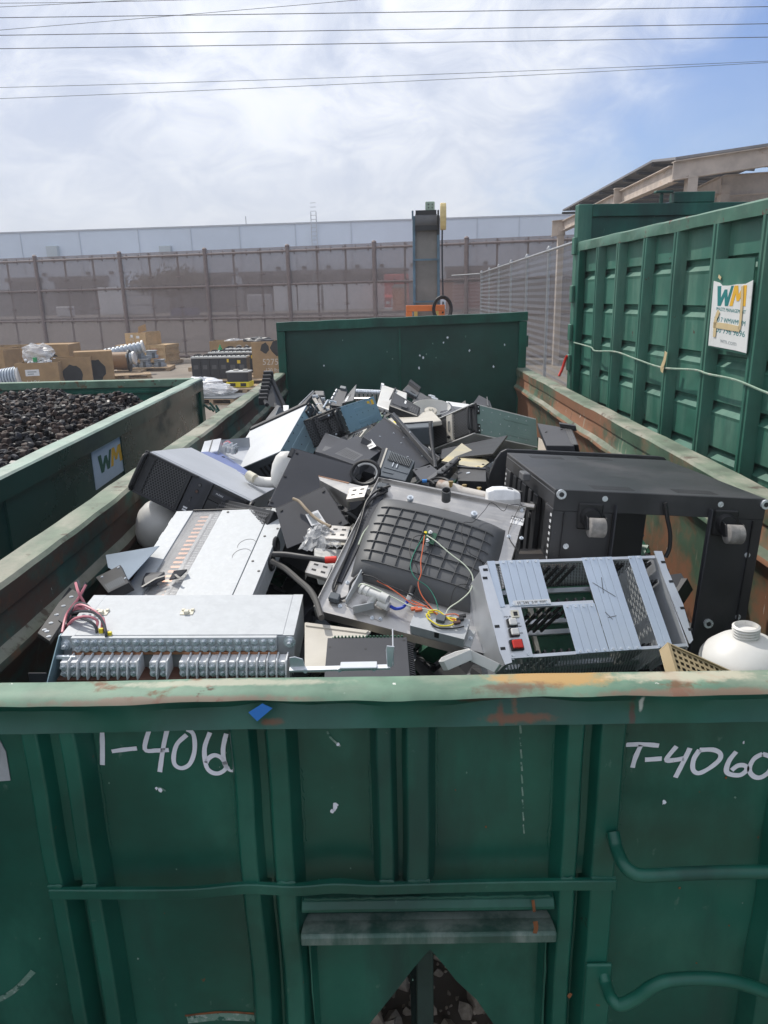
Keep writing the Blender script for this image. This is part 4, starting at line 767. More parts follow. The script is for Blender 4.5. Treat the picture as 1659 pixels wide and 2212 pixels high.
for i in range(23):
    if i in (8, 11): continue
    x = -hx+.012+(2*hx-.045)*i/22; tl = .0035
    y0 = -hy-.052; k = MB()
    k.box((x, y0, -.030), (x+.0165, -hy-.016, .015)); tbk = k.build('terminal_block', M_lug, p1, bevel=.001)
    f = MB(); tw = .0012+.002*rnd.random(); f.prism([(y0-.016, -.066), (y0-.018, -.01), (y0-.002, .021), (-hy-.016, .022), (-hy-.016, -.066)], x+.0165+tw, x+.0205+tw, 'x'); f.build('barrier', M_lug, tbk, bevel=.0012)
    bz = MB()
    for z in (.004, -.014): bolt(bz, (x+.008, y0-.0002, z), (rnd.uniform(-.1, .1), -1, .4), .0062, .006, .010)
    bz.box((x+.002, y0-.004, -.062), (x+.013, y0-.001, -.030)); bz.cyl((x+.0075, y0-.001, -.037), (x+.0075, y0-.008, -.037), .0045, 8); bz.build('terminal_screw', M_zinc, tbk, smooth=True)
for q in ((513, 658), (942, 656)):
    c = lp(M1, pc('A', *q), 'z', hz); MB().box((c.x-.017, c.y-.014, hz+.0016), (c.x+.017, c.y+.014, hz+.004)).box((c.x-.006, c.y-.014, hz+.0041), (c.x+.006, c.y+.0, hz+.012)).box((c.x-.016, c.y+.004, hz+.0041), (c.x-.008, c.y+.013, hz+.008)).box((c.x+.008, c.y+.004, hz+.0041), (c.x+.016, c.y+.013, hz+.008)).build('cable_mount', M_cream, p1, bevel=.001)
for q in ((333, 815), (1455, 800)): m = MB(); c = lp(M1, pc('A', *q), 'y', -hy-.004); bolt(m, c, (0, -1, .1), .010, .008, .012); m.build('corner_bolt', M_zinc, p1)
m = MB(); c = lp(M1, pc('A', 287, 878), 'x', -hx-.001); m.cyl(c, c+V((.03, 0, 0)), .006, 8).cyl(c+V((.03, 0, 0)), c+V((.045, 0, 0)), .004, 8); m.build('side_stud', M_zinc, p1)
def wire(M, par, mt, r, pts, nm='wire', sm=5, n=6):
    return MB().tube([lp(M, pc(k, x, y), ax, v) for k, x, y, ax, v in pts], r, n, sm).build(nm, mt, par, smooth=True)
G_, P_ = M_wire, M_pink
for mt, pts in ((P_, [(548, 540, .13), (580, 650, .12), (640, 760, .09), (620, 840, .075)]), (G_, [(570, 515, .13), (600, 640, .11), (600, 800, .075)]), (G_, [(655, 535, .13), (600, 700, .10), (480, 860, .07), (440, 1000, .055)]), (P_, [(660, 560, .13), (560, 730, .10), (450, 880, .07), (400, 1080, .05)]),
               (G_, [(455, 1000, .05), (480, 870, .085), (560, 765, .10), (650, 770, .10), (720, 830, .10)]), (P_, [(470, 980, .05), (500, 850, .085), (590, 780, .10), (730, 830, .10), (830, 930, .085), (830, 1060, .062)]), (P_, [(470, 960, .05), (500, 850, .08), (580, 818, .09), (680, 835, .08)]),
               (G_, [(470, 880, .075), (620, 848, .095), (760, 870, .095), (850, 980, .08), (880, 1120, .06), (870, 1270, .012)]), (P_, [(455, 1010, .05), (540, 930, .08), (680, 905, .09), (780, 950, .08), (775, 1020, .07)]), (G_, [(460, 990, .05), (520, 915, .075), (660, 940, .085), (760, 1010, .075), (770, 1120, .05), (670, 1255, .012)]), (G_, [(850, 1000, .075), (860, 1080, .06), (820, 1170, .04), (755, 1262, .012)]), (P_, [(845, 920, .085), (870, 1040, .07), (890, 1115, .058)]), (G_, [(440, 1000, .055), (380, 1060, .045), (365, 1130, .03)])):
    wire(M1, p1, mt, .0036, [('Q', x, y, 'z', z) for x, y, z in pts])
for x, y, z in ((668, 1285, .012), (757, 1287, .012), (872, 1285, .012), (828, 1070, .062), (918, 1108, .058)):
    c = lp(M1, pc('Q', x, y), 'z', z); MB().cbox(c, (.011, .008, .018)).build('wire_lug', M_yel, p1, bevel=.001)
# ---- second galvanised panel with a clear window
p2, M2 = posed('busbar_panel', 'galvanised panel with a clear window over copper busbars, behind the terminal panel', 'power panel', (-.715, 1.049, 1.630), (15.8, -2.8, -7.3)); hx, hy, hz = .206, .40, .038
M2b = M2; fy0, fy1 = -.40, .266
MB().box((-hx, fy0, -hz), (hx, fy1, hz-.016)).build('housing', M_galv, p2, bevel=.001)
MB().box((-hx, fy0, hz-.0155), (-hx+.062, fy1, hz)).build('left_cover', M_galv, p2, bevel=.0008)
MB().box((-.035, fy0, hz-.0155), (hx-.064, fy1-.002, hz)).build('main_cover', M_galv, p2, bevel=.0008)
MB().box((hx-.060, fy0, hz-.0155), (hx, fy1, hz+.001)).build('right_cover', M_galv, p2, bevel=.0008)
MB().box((-hx+.0625, fy0, hz-.0155), (-.0355, fy1, hz-.0148)).build('window_floor', M_grey2, p2)
m = MB()
for i in range(26): y = fy0+.02+i*.0245; m.box((-.112, y, hz-.0145), (-.080, y+.011, hz-.011))
m.build('copper_finger', M_copper, p2)['kind'] = 'stuff'
m = MB().box((-.080, fy0+.01, hz-.0145), (-.069, fy1-.01, hz-.010)); m.build('white_rail', M_lug, p2)
m = MB()
for i in range(46): y = fy0+.015+i*.0142; m.box((-.062+.004*rnd.random(), y, hz-.0145), (-.045+.006*rnd.random(), y+.007, hz-.008))
m.build('terminal_row', M_lug, p2)['kind'] = 'stuff'
MB().box((-hx+.0625, fy0, hz-.0055), (-.0355, fy1, hz-.0035)).build('clear_window', M_clear, p2)
MB().box((-hx+.0625, fy1+.0005, hz-.01), (hx, fy1+.003, hz+.002)).build('back_edge', M_black, p2)
m = MB()
for i in range(7): y = fy0+.05+i*.09; m.box((-hx-.006, y, hz-.008), (-hx-.0005, y+.04, hz-.005))
m.build('edge_tab', M_galv, p2)
for q in ((1240, 315), (1215, 365)):
    c = lp(M2, pc('A', *q), 'z', hz); m = MB(); m.tube([(c.x+.03*cos(a), c.y+.035*sin(a), hz+.0003) for a in [.6+2.9*k/14 for k in range(15)]], .0008, 4); m.build('knockout_mark', M_grey2, p2)
for q in ((1385, 315), (1362, 400)):
    c = lp(M2, pc('A', *q), 'x', hx+.001); MB().tube([(hx+.003, c.y+.024*cos(a), c.z+.024*sin(a)) for a in [2*pi*k/16 for k in range(17)]], .006, 6).cyl((hx+.0002, c.y, c.z), (hx+.002, c.y, c.z), .02, 14).build('cable_gland', M_blackp, p2)
m = MB()
for q in ((1145, 148), (1350, 138), (1395, 232), (1300, 445), (1270, 395), (1330, 270)): c = lp(M2, pc('A', *q), 'z', hz+.001); m = MB(); bolt(m, (c.x, c.y, hz+.001), (0, 0, 1), .003, .002); m.build('cover_screw', M_black, p2)
for lab, poly, cc in (('torn black foam piece with a crease on the clear panel window, the left one', [(735, 460), (832, 468), (830, 490), (738, 540), (712, 525), (728, 495)], .004), ('small curved black foam strip on the clear panel window, the right one', [(852, 492), (880, 462), (940, 445), (945, 455), (905, 478), (885, 500)], .004)):
    t = thing('foam_piece', lab, 'foam piece', M2 @ lp(M2, pc('A', *poly[0]), 'z', hz+.006), (15.8, -2.8, -7.3)); Mt = X(t.location, (15.8, -2.8, -7.3)); q = [lp(Mt, pc('A', *w), 'z', 0) for w in poly]
    m = MB(); k = len(q); m.add([(w.x, w.y, 0+.010*(i % 2)) for i, w in enumerate(q)]+[(w.x, w.y, .005+.010*(i % 2)) for i, w in enumerate(q)], [list(range(k))[::-1], list(range(k, 2*k))]+[(i, (i+1) % k, k+(i+1) % k, k+i) for i in range(k)]); m.build('sheet', M_grey, t)
    MB().ribbon([lp(Mt, pc('A', *w), 'z', .0165) for w in ((poly[-2][0], poly[-2][1]), ((poly[0][0]+poly[2][0])/2, (poly[0][1]+poly[2][1])/2+8), poly[1])], .007, (0, 0, 1), .001).build('crease', M_black, t)

# ---- rack servers
def grille(par, x0, x1, z0, z1, y, nx, nz, mt=None, backing=True, nm='grille', hole=.8):
    w, d = x1-x0, z1-z0; MB().holes(w, d, nx, nz, w/nx*hole, w/nx*hole, m=front((x0+x1)/2, y, (z0+z1)/2), **HEX).build(nm, mt or M_black, par)
    if backing: MB().box((x0, y+.010, z0), (x1, y+.014, z1)).build('grille_backing', M_blackp, par)
def handle(par, x, y, z0, z1, s, mt=None, dp=.035, nm='handle'):
    MB().tube([(x, y, z0), (x+s*.002, y-dp*.7, z0+.006), (x+s*.002, y-dp, z0+.022), (x+s*.002, y-dp, z1-.022), (x+s*.002, y-dp*.7, z1-.006), (x, y, z1)], .0075, 8, 3).build(nm, mt or M_blackp, par, smooth=True)
def slots(par, side, mt, hx, y0, y1, zs, nm='pressed_slot'):
    for z in zs:
        q = [(y0+.008*(1-cos(a)) if 0 else (y0 if i < 7 else y1)+ .009*cos(a), z+.011*sin(a)) for i, a in enumerate([pi/2+pi*k/6 for k in range(7)]+[-pi/2+pi*k/6 for k in range(7)])]
        MB().prism(q, side*hx, side*(hx+.0022), 'x').build(nm, mt, par, bevel=.0015)
def side_screws(par, side, hx, pts, mt=None):
    m = MB()
    for y, z in pts: m = MB(); bolt(m, (side*hx, y, z), (side, 0, 0), .0028, .0016); m.build('side_screw', mt or M_zinc, par)
# left one
s1, N1 = posed('rack_server', 'silver rack server tilted to show its black honeycomb front, by the left wall', 'server', (-.868, 1.721, 1.704), (-10.9, 27.1, -4.8)); hx, hy, hz = .2065, .285, .081
MB().box((-hx, -hy, -hz), (hx, hy, hz)).build('chassis', M_silver, s1, bevel=.001)
MB().box((-hx, -hy+.02, hz+.0002), (hx, hy-.11, hz+.0016)).build('lid', M_silver, s1, bevel=.0006)
MB().box((-hx+.004, -hy-.002, -hz+.003), (hx-.004, -hy-.0005, hz-.003)).build('front_backing', M_blackp, s1)
grille(s1, -hx+.034, -hx+.165, -hz+.012, hz-.010, -hy-.018, 12, 17, M_grey2)
MB().box((-hx+.004, -hy-.019, hz-.0098), (-hx+.200, -hy-.0021, hz-.001)).box((-hx+.004, -hy-.019, -hz+.001), (-hx+.200, -hy-.0021, -hz+.0118)).box((-hx+.004, -hy-.019, -hz+.012), (-hx+.0338, -hy-.0021, hz-.010)).box((-hx+.1652, -hy-.019, -hz+.012), (-hx+.178, -hy-.0021, hz-.010)).build('bezel_frame', M_black, s1, bevel=.001)
MB().box((-hx+.18, -hy-.012, -hz+.004), (-hx+.262, -hy-.0021, hz-.004)).build('control_panel', M_grey, s1, bevel=.001); CPN = bpy.data.objects['control_panel']
grille(s1, -hx+.236, -hx+.258, -hz+.012, hz-.012, -hy-.0125, 4, 32, M_black, False, 'vent_strip')
for z, r, mt in ((.052, .008, M_blackp), (.026, .008, M_red if 0 else M_blackp), (.026, .0045, M_brown), (.052, .005, M_grey2), (-.004, .003, M_grey2), (-.016, .003, M_grey2), (-.004, .003, M_grey2)): MB().cyl((-hx+.218-(.0 if z > 0 else .01), -hy-.012, z), (-hx+.218-(.0 if z > 0 else .01), -hy-.0155-(.001 if r < .006 else 0), z), r, 12).build('button', mt, CPN, smooth=True)
MB().box((-hx+.196, -hy-.0145, -.050), (-hx+.212, -hy-.0121, -.044)).box((-hx+.196, -hy-.0145, -.060), (-hx+.212, -hy-.0121, -.054)).build('usb_port', M_lug, CPN)
MB().box((-hx+.266, -hy-.012, .02), (hx-.012, -hy-.0021, hz-.006)).build('disc_drive', M_blackp, s1, bevel=.001); DD = bpy.data.objects['disc_drive']; MB().box((-hx+.272, -hy-.013, .040), (hx-.02, -hy-.0121, .062)).build('disc_tray', M_grey, DD, bevel=.001); MB().box((-hx+.266, -hy-.010, -hz+.006), (hx-.012, -hy-.0021, .018)).build('drive_bay', M_black, s1)
letters('M-DISC', .009, .0006, front(-hx+.30, -hy-.0134, .050)).build('lettering', M_lug, DD); letters('LG', .010, .0006, front(hx-.045, -hy-.0124, .028)).build('lettering', M_label, DD); MB().cyl((hx-.062, -hy-.0121, .028), (hx-.062, -hy-.013, .028), .005, 14).build('badge', M_label, DD)
handle(s1, -hx-.002, -hy-.005, -hz+.01, hz-.01, -1); MB().box((-hx-.014, -hy-.012, -hz), (-hx-.0005, -hy+.004, hz)).build('mounting_ear', M_blackp, s1, bevel=.002); MB().box((hx+.0005, -hy-.012, -hz+.02), (hx+.014, -hy+.004, hz+.004)).build('mounting_ear', M_blackp, s1, bevel=.002); handle(s1, hx+.006, -hy-.005, 0, hz, 1)
m = MB()
for i in range(5): m.box((hx-.22+.03*i, hy-.105, hz+.0003), (hx-.207+.03*i, hy-.005, hz+.0022))
# second black-front server under it
s2, N2 = posed('rack_server', 'black server front with a round lock, wedged under the tilted silver server', 'server', (-.560, 1.455, 1.540), (-38.6, -3.7, -47.5)); hx, hy, hz = .232, .246, .0665
MB().box((-hx, -hy, -hz), (hx, hy, hz)).build('chassis', M_black, s2, bevel=.002)
c = lp(N2, pc('D', 540, 850), 'y', -hy-.001)
for p_, r in (((540, 852), .012), ((508, 915), .009)): c = lp(N2, pc('D', *p_), 'y', -hy-.001); MB().tube([(c.x+r*cos(a), -hy-.004, c.z+r*sin(a)) for a in [2*pi*k/14 for k in range(15)]], .003, 6).cyl((c.x, -hy, c.z), (c.x, -hy-.004, c.z), r*.6, 10).build('lock', M_grey2, s2)
a, b_ = lp(N2, pc('D', 600, 870), 'y', -hy-.001), lp(N2, pc('D', 800, 905), 'y', -hy-.001); grille(s2, a.x, hx-.02, -hz+.008, hz-.014, -hy-.006, 26, 8, M_grey2, True)
# long silver server
s3, N3 = posed('rack_server', 'long silver-topped rack server with its side in blue-grey shade, lying behind the tilted one', 'server', (-.783, 2.878, 1.614), (24.6, -23.1, -24.0)); hx, hy, hz = .2165, .2355, .0945
MB().box((-hx, -hy, -hz), (hx-.0016, hy, hz-.0016)).build('chassis', M_bluegrey, s3); MB().box((-hx-.001, -hy, hz-.0014), (hx, hy, hz)).build('lid', flat('bright_lid_paint', (.54, .56, .58), .5), s3, bevel=.0006); MB().box((hx-.0014, -hy, -hz), (hx, hy, hz-.0016)).build('side_panel', M_bluegrey, s3)  # blue shade of the silver side is put into the body and panel colour
slots(s3, 1, M_bluegrey, hx, -.12, .09, (.035, -.045)); side_screws(s3, 1, hx, [(-.2+.08*i, z) for i in range(6) for z in (-.08, .0, .08)], M_grey)
MB().box((-hx+.004, -hy-.004, -hz+.004), (hx-.004, -hy-.0005, hz-.004)).build('rear_plate', M_psu, s3)
m = MB()
for i, (x, z, w, h) in enumerate([(-.1, .04, .05, .022), (-.03, .04, .04, .022), (-.10, -.01, .03, .014), (-.05, -.01, .03, .014), (0, -.01, .03, .014), (.05, .02, .012, .07), (.08, .02, .012, .07), (.11, .02, .012, .07), (.15, .045, .04, .04)]): m.box((x-w/2, -hy-.010, z-h/2), (x+w/2, -hy-.0041, z+h/2))
m.build('connector_row', M_blackp, s3, bevel=.001)['kind'] = 'stuff'
grille(s3, .125, .19, -.06, .01, -hy-.0055, 12, 12, M_psu, False, 'fan_grille')
MB().box((-hx, hy+.0005, -hz-.006), (hx, hy+.035, hz+.01)).build('front_bezel', M_blackp, s3, bevel=.003)
for s in (-1, 1): MB().box((s*hx-.002, hy+.0, -hz), (s*(hx+.014), hy+.02, hz)).build('mounting_ear', M_black, s3, bevel=.002)
MB().box((hx+.0005, hy-.06, -hz+.01), (hx+.012, hy+.03, hz-.01)).box((hx+.0125, hy-.04, -hz+.05), (hx+.022, hy+.02, hz-.05)).build('slide_bracket', M_blackp, s3, bevel=.002)
side_screws(s3, 1, hx+.0125, [(hy-.05, -.07), (hy-.05, -.03), (hy-.05, .03), (hy-.05, .07), (hy, -.075), (hy, .075)])
# blue-grey one with yellow stickers
s4, N4 = posed('rack_server', 'blue-grey rack server side with two yellow warning stickers', 'server', (-.496, 3.215, 1.699), (-1.7, -21.8, -17.2)); hx, hy, hz = .225, .3265, .0785
MB().box((-hx, -hy, -hz), (hx, hy, hz)).build('chassis', M_bluegrey, s4, bevel=.0012); slots(s4, 1, flat('blue_steel_paint', (.21, .36, .47), .4, metal=.3), hx, -.06, .20, (.035, -.040)); side_screws(s4, 1, hx, [(-.26+.1*i, z) for i in range(6) for z in (-.07, .005, .07)], M_grey)
MB().box((hx+.0002, -hy+.012, -hz+.002), (hx+.0012, hy-.002, hz-.002)).build('side_panel', flat('blue_side_paint', (.22, .37, .48), .38, metal=.3), s4)
for y, z in ((.19, .045), (.26, .048)): MB().box((hx+.0013, y-.022, z-.016), (hx+.0018, y+.022, z+.016)).build('warning_sticker', flat('sticker_yellow', (.80, .50, .03), .5), s4)
MB().box((-hx, -hy-.03, -hz-.002), (hx+.004, -hy-.0005, hz+.004)).build('front_bezel', M_blackp, s4, bevel=.004); handle(s4, hx+.01, -hy-.02, -hz+.015, hz-.015, 1); MB().box((hx+.0045, -hy-.02, -hz), (hx+.014, -hy+.035, hz)).build('mounting_ear', M_black, s4, bevel=.003); side_screws(s4, 1, hx+.014, [(-hy+.02, z) for z in (-.06, -.03, .03, .06)])
grille(s4, -hx+.02, hx-.02, -hz+.01, hz-.01, -hy-.032, 26, 10, M_grey2, False)
for k in range(5): MB().box((-hx+.06+.08*k, -hy-.042, -hz+.004), (-hx+.075+.08*k, -hy-.0335, hz-.004)).build('bezel_rib', M_blackp, s4, bevel=.002)
for z in (-.055, .055): MB().box((hx-.10, -hy-.050, z-.012), (hx-.01, -hy-.034, z+.012)).build('hinge_plate', M_black, s4, bevel=.003); MB().cyl((hx-.03, -hy-.050, z), (hx-.03, -hy-.053, z), .006, 8).build('hinge_pin', M_zinc, s4)
# green-grey one with a silver centre strip
s5, N5 = posed('rack_server', 'rack server with two dot-grille panels, silver centre strip and green-grey side', 'server', (.444, 3.196, 1.635), (-17.3, -22.3, -50.9)); hx, hy, hz = .2015, .242, .0845
MB().box((-hx, -hy, -hz), (hx, hy, hz)).build('chassis', M_greengrey, s5, bevel=.0012); MB().box((-hx-.001, -hy-.022, hz+.0002), (hx, hy, hz+.006)).build('lid', M_white, s5, bevel=.001); MB().box((-hx-.001, -hy-.022, -hz-.007), (hx, hy, -hz-.0002)).build('base_plate', M_white, s5, bevel=.001)  # lid and base painted white so their edges look brightly lit
MB().box((hx+.0002, -hy+.01, -hz+.002), (hx+.0012, hy, hz-.002)).build('side_panel', M_greengrey, s5); slots(s5, 1, M_greengrey, hx+.0012, -.02, .17, (.045, -.045)); side_screws(s5, 1, hx+.0012, [(-.2+.07*i+rnd.uniform(-.01, .01), z) for i in range(6) for z in (-.06, .0, .06)])
MB().box((-hx, -hy-.003, -hz), (hx, -hy-.0005, hz)).build('front_backing', M_blackp, s5)
a = lp(N5, pc('E', 845, 390), 'y', -hy-.018).x; b_ = lp(N5, pc('E', 880, 390), 'y', -hy-.018).x
grille(s5, -hx+.012, a-.002, -hz+.012, hz-.010, -hy-.018, 15, 15, M_grey2, False, 'left_grille'); grille(s5, b_+.002, hx-.046, -hz+.012, hz-.010, -hy-.018, 13, 17, M_grey2, False, 'right_grille')
MB().box((a, -hy-.022, -hz+.004), (b_, -hy-.004, hz-.004)).build('centre_strip', M_beige, s5, bevel=.002)
MB().tube([((a+b_)/2+.007*cos(t), -hy-.0235, .012+(.022 if sin(t) > 0 else -.022)+.008*sin(t)) for t in [2*pi*k/16 for k in range(17)]], .002, 6).build('oval_window', M_psu, s5); MB().cyl(((a+b_)/2, -hy-.022, -.055), ((a+b_)/2, -hy-.034, -.055), .009, 12).build('key_lock', M_blackp, s5, smooth=True)
MB().box((hx-.044, -hy-.024, -hz+.004), (hx-.030, -hy-.004, hz-.004)).build('latch_strip', M_grey2, s5, bevel=.002); handle(s5, hx-.012, -hy-.004, -hz+.012, hz-.012, 1, dp=.05); MB().box((hx-.028, -hy-.012, -hz-.002), (hx+.012, -hy-.0035, hz+.006)).box((hx+.0015, -hy-.003, -hz), (hx+.010, -hy+.02, -hz+.055)).box((hx+.0015, -hy-.003, hz-.055), (hx+.010, -hy+.02, hz)).build('mounting_ear', M_blackp, s5, bevel=.002); side_screws(s5, 1, hx+.010, [(-hy+.008, z) for z in (-.07, -.045, .045, .07)])
MB().tube([(-hx-.004, -hy-.02, -hz), (-hx-.006, -hy-.06, -hz+.03), (-hx-.006, -hy-.06, hz-.03), (-hx-.004, -hy-.02, hz)], .010, 8, 3).build('handle', M_blackp, s5, smooth=True)

# ---- black equipment rack on its back
rk, MR = posed('equipment_rack', 'large black equipment rack lying with its castor base towards the front', 'rack cabinet', (.591, 1.111, 1.576), (-3.1, 4.3, 1.9)); hx, hy, hz = .30, .341, .31
MB().box((-hx, -hy, hz-.012), (hx, hy, hz)).box((-hx, -hy, hz-.055), (-hx+.004, hy, hz-.0122)).build('side_panel', M_rack, rk, bevel=.002)
m = MB()
for cx, y0 in ((-.23, .265), (-.05, .285), (-.18, -.285), (.06, -.285)):
    for i in range(16): m.box((cx+i*.0075, y0-.028, hz+.0001), (cx+i*.0075+.0028, y0+.028, hz+.0007))
m.build('vent_slot_set', M_blackp, rk)['kind'] = 'stuff'
MB().box((-hx+.02, -hy+.05, -hz), (-hx+.024, hy-.06, hz-.056)).build('front_door', M_blackp, rk)
for y in (-hy+.001, hy-.09): MB().box((-hx, y, -hz), (-hx+.03, y+.085, hz-.0555)).build('corner_post', M_rack, rk, bevel=.002)
m = MB()
for i in range(30): m.box((-hx-.0006, -hy+.008, hz-.08-.018*i), (-hx+.0005, -hy+.022, hz-.072-.018*i)); m.box((-hx-.0006, hy-.026, hz-.08-.018*i), (-hx+.0005, hy-.012, hz-.072-.018*i))
m.build('rail_slot_set', M_lug, rk)['kind'] = 'stuff'
for y, w in ((-.14, .05), (-.06, .04), (.02, .06), (.10, .04), (.17, .05)): MB().box((-hx+.004, y, -hz), (-hx+.019, y+w, hz-.06)).build('mounted_unit', M_black, rk, bevel=.002)
for y in (-.12, .06): MB().box((-hx-.004, y, hz-.11), (-hx+.003, y+.03, hz-.09)).cyl((-hx-.002, y+.015, hz-.13), (-hx-.008, y+.015, hz-.13), .008, 10).build('latch', M_grey2, rk)
c = lp(MR, pc('C', 362, 290), 'z', hz); MB().box((c.x-.012, c.y-.03, hz-.02), (c.x+.012, c.y+.03, hz+.004)).build('top_catch', M_grey2, rk, bevel=.003)
MB().box((hx-.012, -hy, hz-.07), (hx, hy, hz-.0125)).build('far_side_rail', M_rack, rk); MB().box((-hx+.03, hy-.02, -hz), (-.02, hy-.012, hz-.013)).build('inner_wall', M_blackp, rk)
fy = -hy
def fx(x, y): return lp(MR, pc('C', x, y), 'y', fy)
x1, x2, x3, x4 = fx(640, 450).x, fx(815, 600).x, fx(1340, 560).x, fx(1545, 700).x; ztop = fx(1000, 470).z
MB().box((-hx, fy-.004, hz-.060), (hx, fy, hz-.0005)).build('top_rail', M_rack, rk, bevel=.001)
MB().box((-hx, fy-.003, -hz), (x2, fy-.0005, hz-.0602)).build('base_plate', M_rack, rk, bevel=.001); MB().box((x3, fy-.003, -hz), (hx, fy-.0005, hz-.0602)).build('base_plate', M_rack, rk, bevel=.001)
for x in (x2+.004, x3-.004): MB().box((x-.0018, fy-.022, -hz), (x+.0018, fy-.0045, hz-.035)).build('edge_strip', M_grey, rk)
for xx in (-hx+.03, x4): MB().box((xx, fy-.010, -hz), (xx+.004, fy-.0035, hz-.065)).build('fold_line', M_black, rk)
MB().box((x2+.002, fy+.16, -hz), (fx(1085, 600).x+.02, fy+.165, hz-.02)).build('rear_sheet', M_blackp, rk)
for px, py in ((712, 555), (1430, 590)):
    c = fx(px-10, py-25); q = MB(); q.box((c.x-.035, fy-.012, c.z-.03), (c.x+.035, fy-.0035, c.z+.045)); cp_ = q.build('castor_plate', M_blackp, rk, bevel=.004)
    MB().cyl((c.x, fy-.012, c.z+.006), (c.x, fy-.026, c.z+.006), .030, 18, r1=.024).build('swivel', M_blackp, cp_, smooth=True)
    for s in (-1, 1): MB().prism([(fy-.022, c.z+.018), (fy-.05, c.z+.012), (fy-.062, c.z-.018), (fy-.045, c.z-.024), (fy-.022, c.z-.008)], c.x+.008+s*.026-.002, c.x+.008+s*.026+.002, 'x').build('fork', M_blackp, cp_, bevel=.001)
    MB().loft([[(c.x+.008+u, fy-.050+r*cos(a), c.z-.014+r*sin(a)) for a in [2*pi*k/20 for k in range(20)]] for u, r in ((-.023, .022), (-.020, .027), (.020, .027), (.023, .022))]).build('wheel', mat('worn_castor_rubber', (.22, .21, .20), .8, var=.25, scale=40, layers=[((.4, .38, .35), 60, .55, .65, .5)]), cp_, smooth=True)
m = MB()
for q in ((787, 424), (578, 677), (1403, 454), (1545, 724), (1495, 1054)): m = MB(); bolt(m, fx(*q)-V((0, .0035, 0)), (0, -1, 0), .0055, .002); m.build('rivet', M_zinc, rk)
for q in ((552, 399), (1638, 453), (1333, 1086)): c = fx(*q); MB().cyl((c.x, fy-.004, c.z), (c.x, fy-.012, c.z), .0135, 16).build('levelling_foot', M_zinc, rk, smooth=True); MB().cyl((c.x, fy-.0121, c.z), (c.x, fy-.0126, c.z), .007, 12).build('foot_hole', M_black, rk)
MB().box((-hx-.02, -hy, -hz), (-hx-.001, -hy+.06, hz-.3)).build('lower_panel', M_rack, rk)
# cable hanging inside it
c = [fx(*q)+V((0, .0, 0)) for q in ((1098, 440), (1110, 520), (1125, 600), (1122, 680), (1100, 730))]; tag(MB().tube([MR @ (q+V((0, -.015, 0))) for q in c], .006, 8, 4).build('power_cable', M_cable, smooth=True), 'thick black cord hanging out of the opening of the black rack', 'cord')
# rounded door panel behind it
q0, q1 = sight(*pc('C', 150, 390), y=1.60), sight(*pc('C', 1118, 215), y=1.50)
dp_, MD = posed('cabinet_door', 'black cabinet door with rounded corners standing behind the big rack', 'door panel', (q0.x, 1.56, q0.z-.12), (-8, 8.5, 0))
def dl(x, y): c = lp(MD, pc('C', x, y), 'y', 0); return (c.x, c.z)
MB().prism([dl(*q) for q in ((140, 430), (150, 380), (175, 290), (205, 215), (235, 175), (265, 160), (420, 166), (800, 183), (1075, 198), (1105, 204), (1118, 216), (1125, 330), (1000, 470))], 0, .025).build('panel', M_black, dp_, bevel=.004, seg=2)

# ---- drinking-fountain basin on its steel plate
bs, MW = posed('fountain_basin', 'upturned stainless drinking-fountain top with ribbed grey plastic basin', 'fountain', (-.034, .728, 1.745), (27.8, 8.5, -17.3)); hx, hy, hz = .227, .259, .010
def bw(x, y, z=.010): return lp(MW, pc('B', x, y), 'z', z)
MB().box((-hx, -hy, hz-.0015), (hx, hy, hz)).build('steel_plate', M_steel, bs, bevel=.0006)
MB().box((-hx-.001, -hy, -.014), (-hx+.001, hy, hz+.012)).build('left_flange', M_steel, bs); MB().box((-hx+.0011, -hy-.001, -.022), (hx, -hy+.0008, hz)).build('front_flange', M_steel, bs); MB().box((hx-.002, -hy+.001, -.016), (hx, hy, hz-.0017)).build('right_flange', M_steel, bs); MB().box((-hx, hy-.0005, -.014), (hx, hy+.001, hz+.010)).build('rear_flange', M_steel, bs)
MB().box((-hx+.014, -hy+.10, hz+.0002), (-hx+.038, hy-.01, hz+.006)).build('dark_rail', M_grey, bs, bevel=.001)
m = MB()
for i in range(30): m.cyl((-hx+.019, -hy+.115+i*.0125, hz+.006), (-hx+.019, -hy+.115+i*.0125, hz+.0075), .002, 6)
m.build('rail_perforation', M_black, bs)['kind'] = 'stuff'
cs = [bw(*q) for q in ((400, 715), (1185, 955), (1368, 430), (590, 235))]
BH = .060
def bp(u, v, e=0):
    a = cs[0]*(1-u)*(1-v)+cs[1]*u*(1-v)+cs[2]*u*v+cs[3]*(1-u)*v
    U, W_ = abs(2*u-1), abs(2*v-1); fu = (1-U**10)*(1-.30*U**2); fv = (1-W_**9)*(1-.08*W_**2)*(1-.22*v)
    # top (far) edge curls round like a lip
    return V((a.x, a.y, hz+BH*max(0, fu)**.8*max(0, fv)**.8+e))
nu, nv = 44, 36; ev = lambda k, n: .5-.5*cos(pi*k/n)
def sh(u, v, f=.85):                                         # rounded plan corners
    U, W_ = 2*u-1, 2*v-1; return .5+U*math.sqrt(max(0, 1-.10*W_*W_))/2, .5+W_*math.sqrt(max(0, 1-.09*U*U))/2
g_ = [bp(*sh(ev(i, nu), ev(j, nv))) for j in range(nv+1) for i in range(nu+1)]
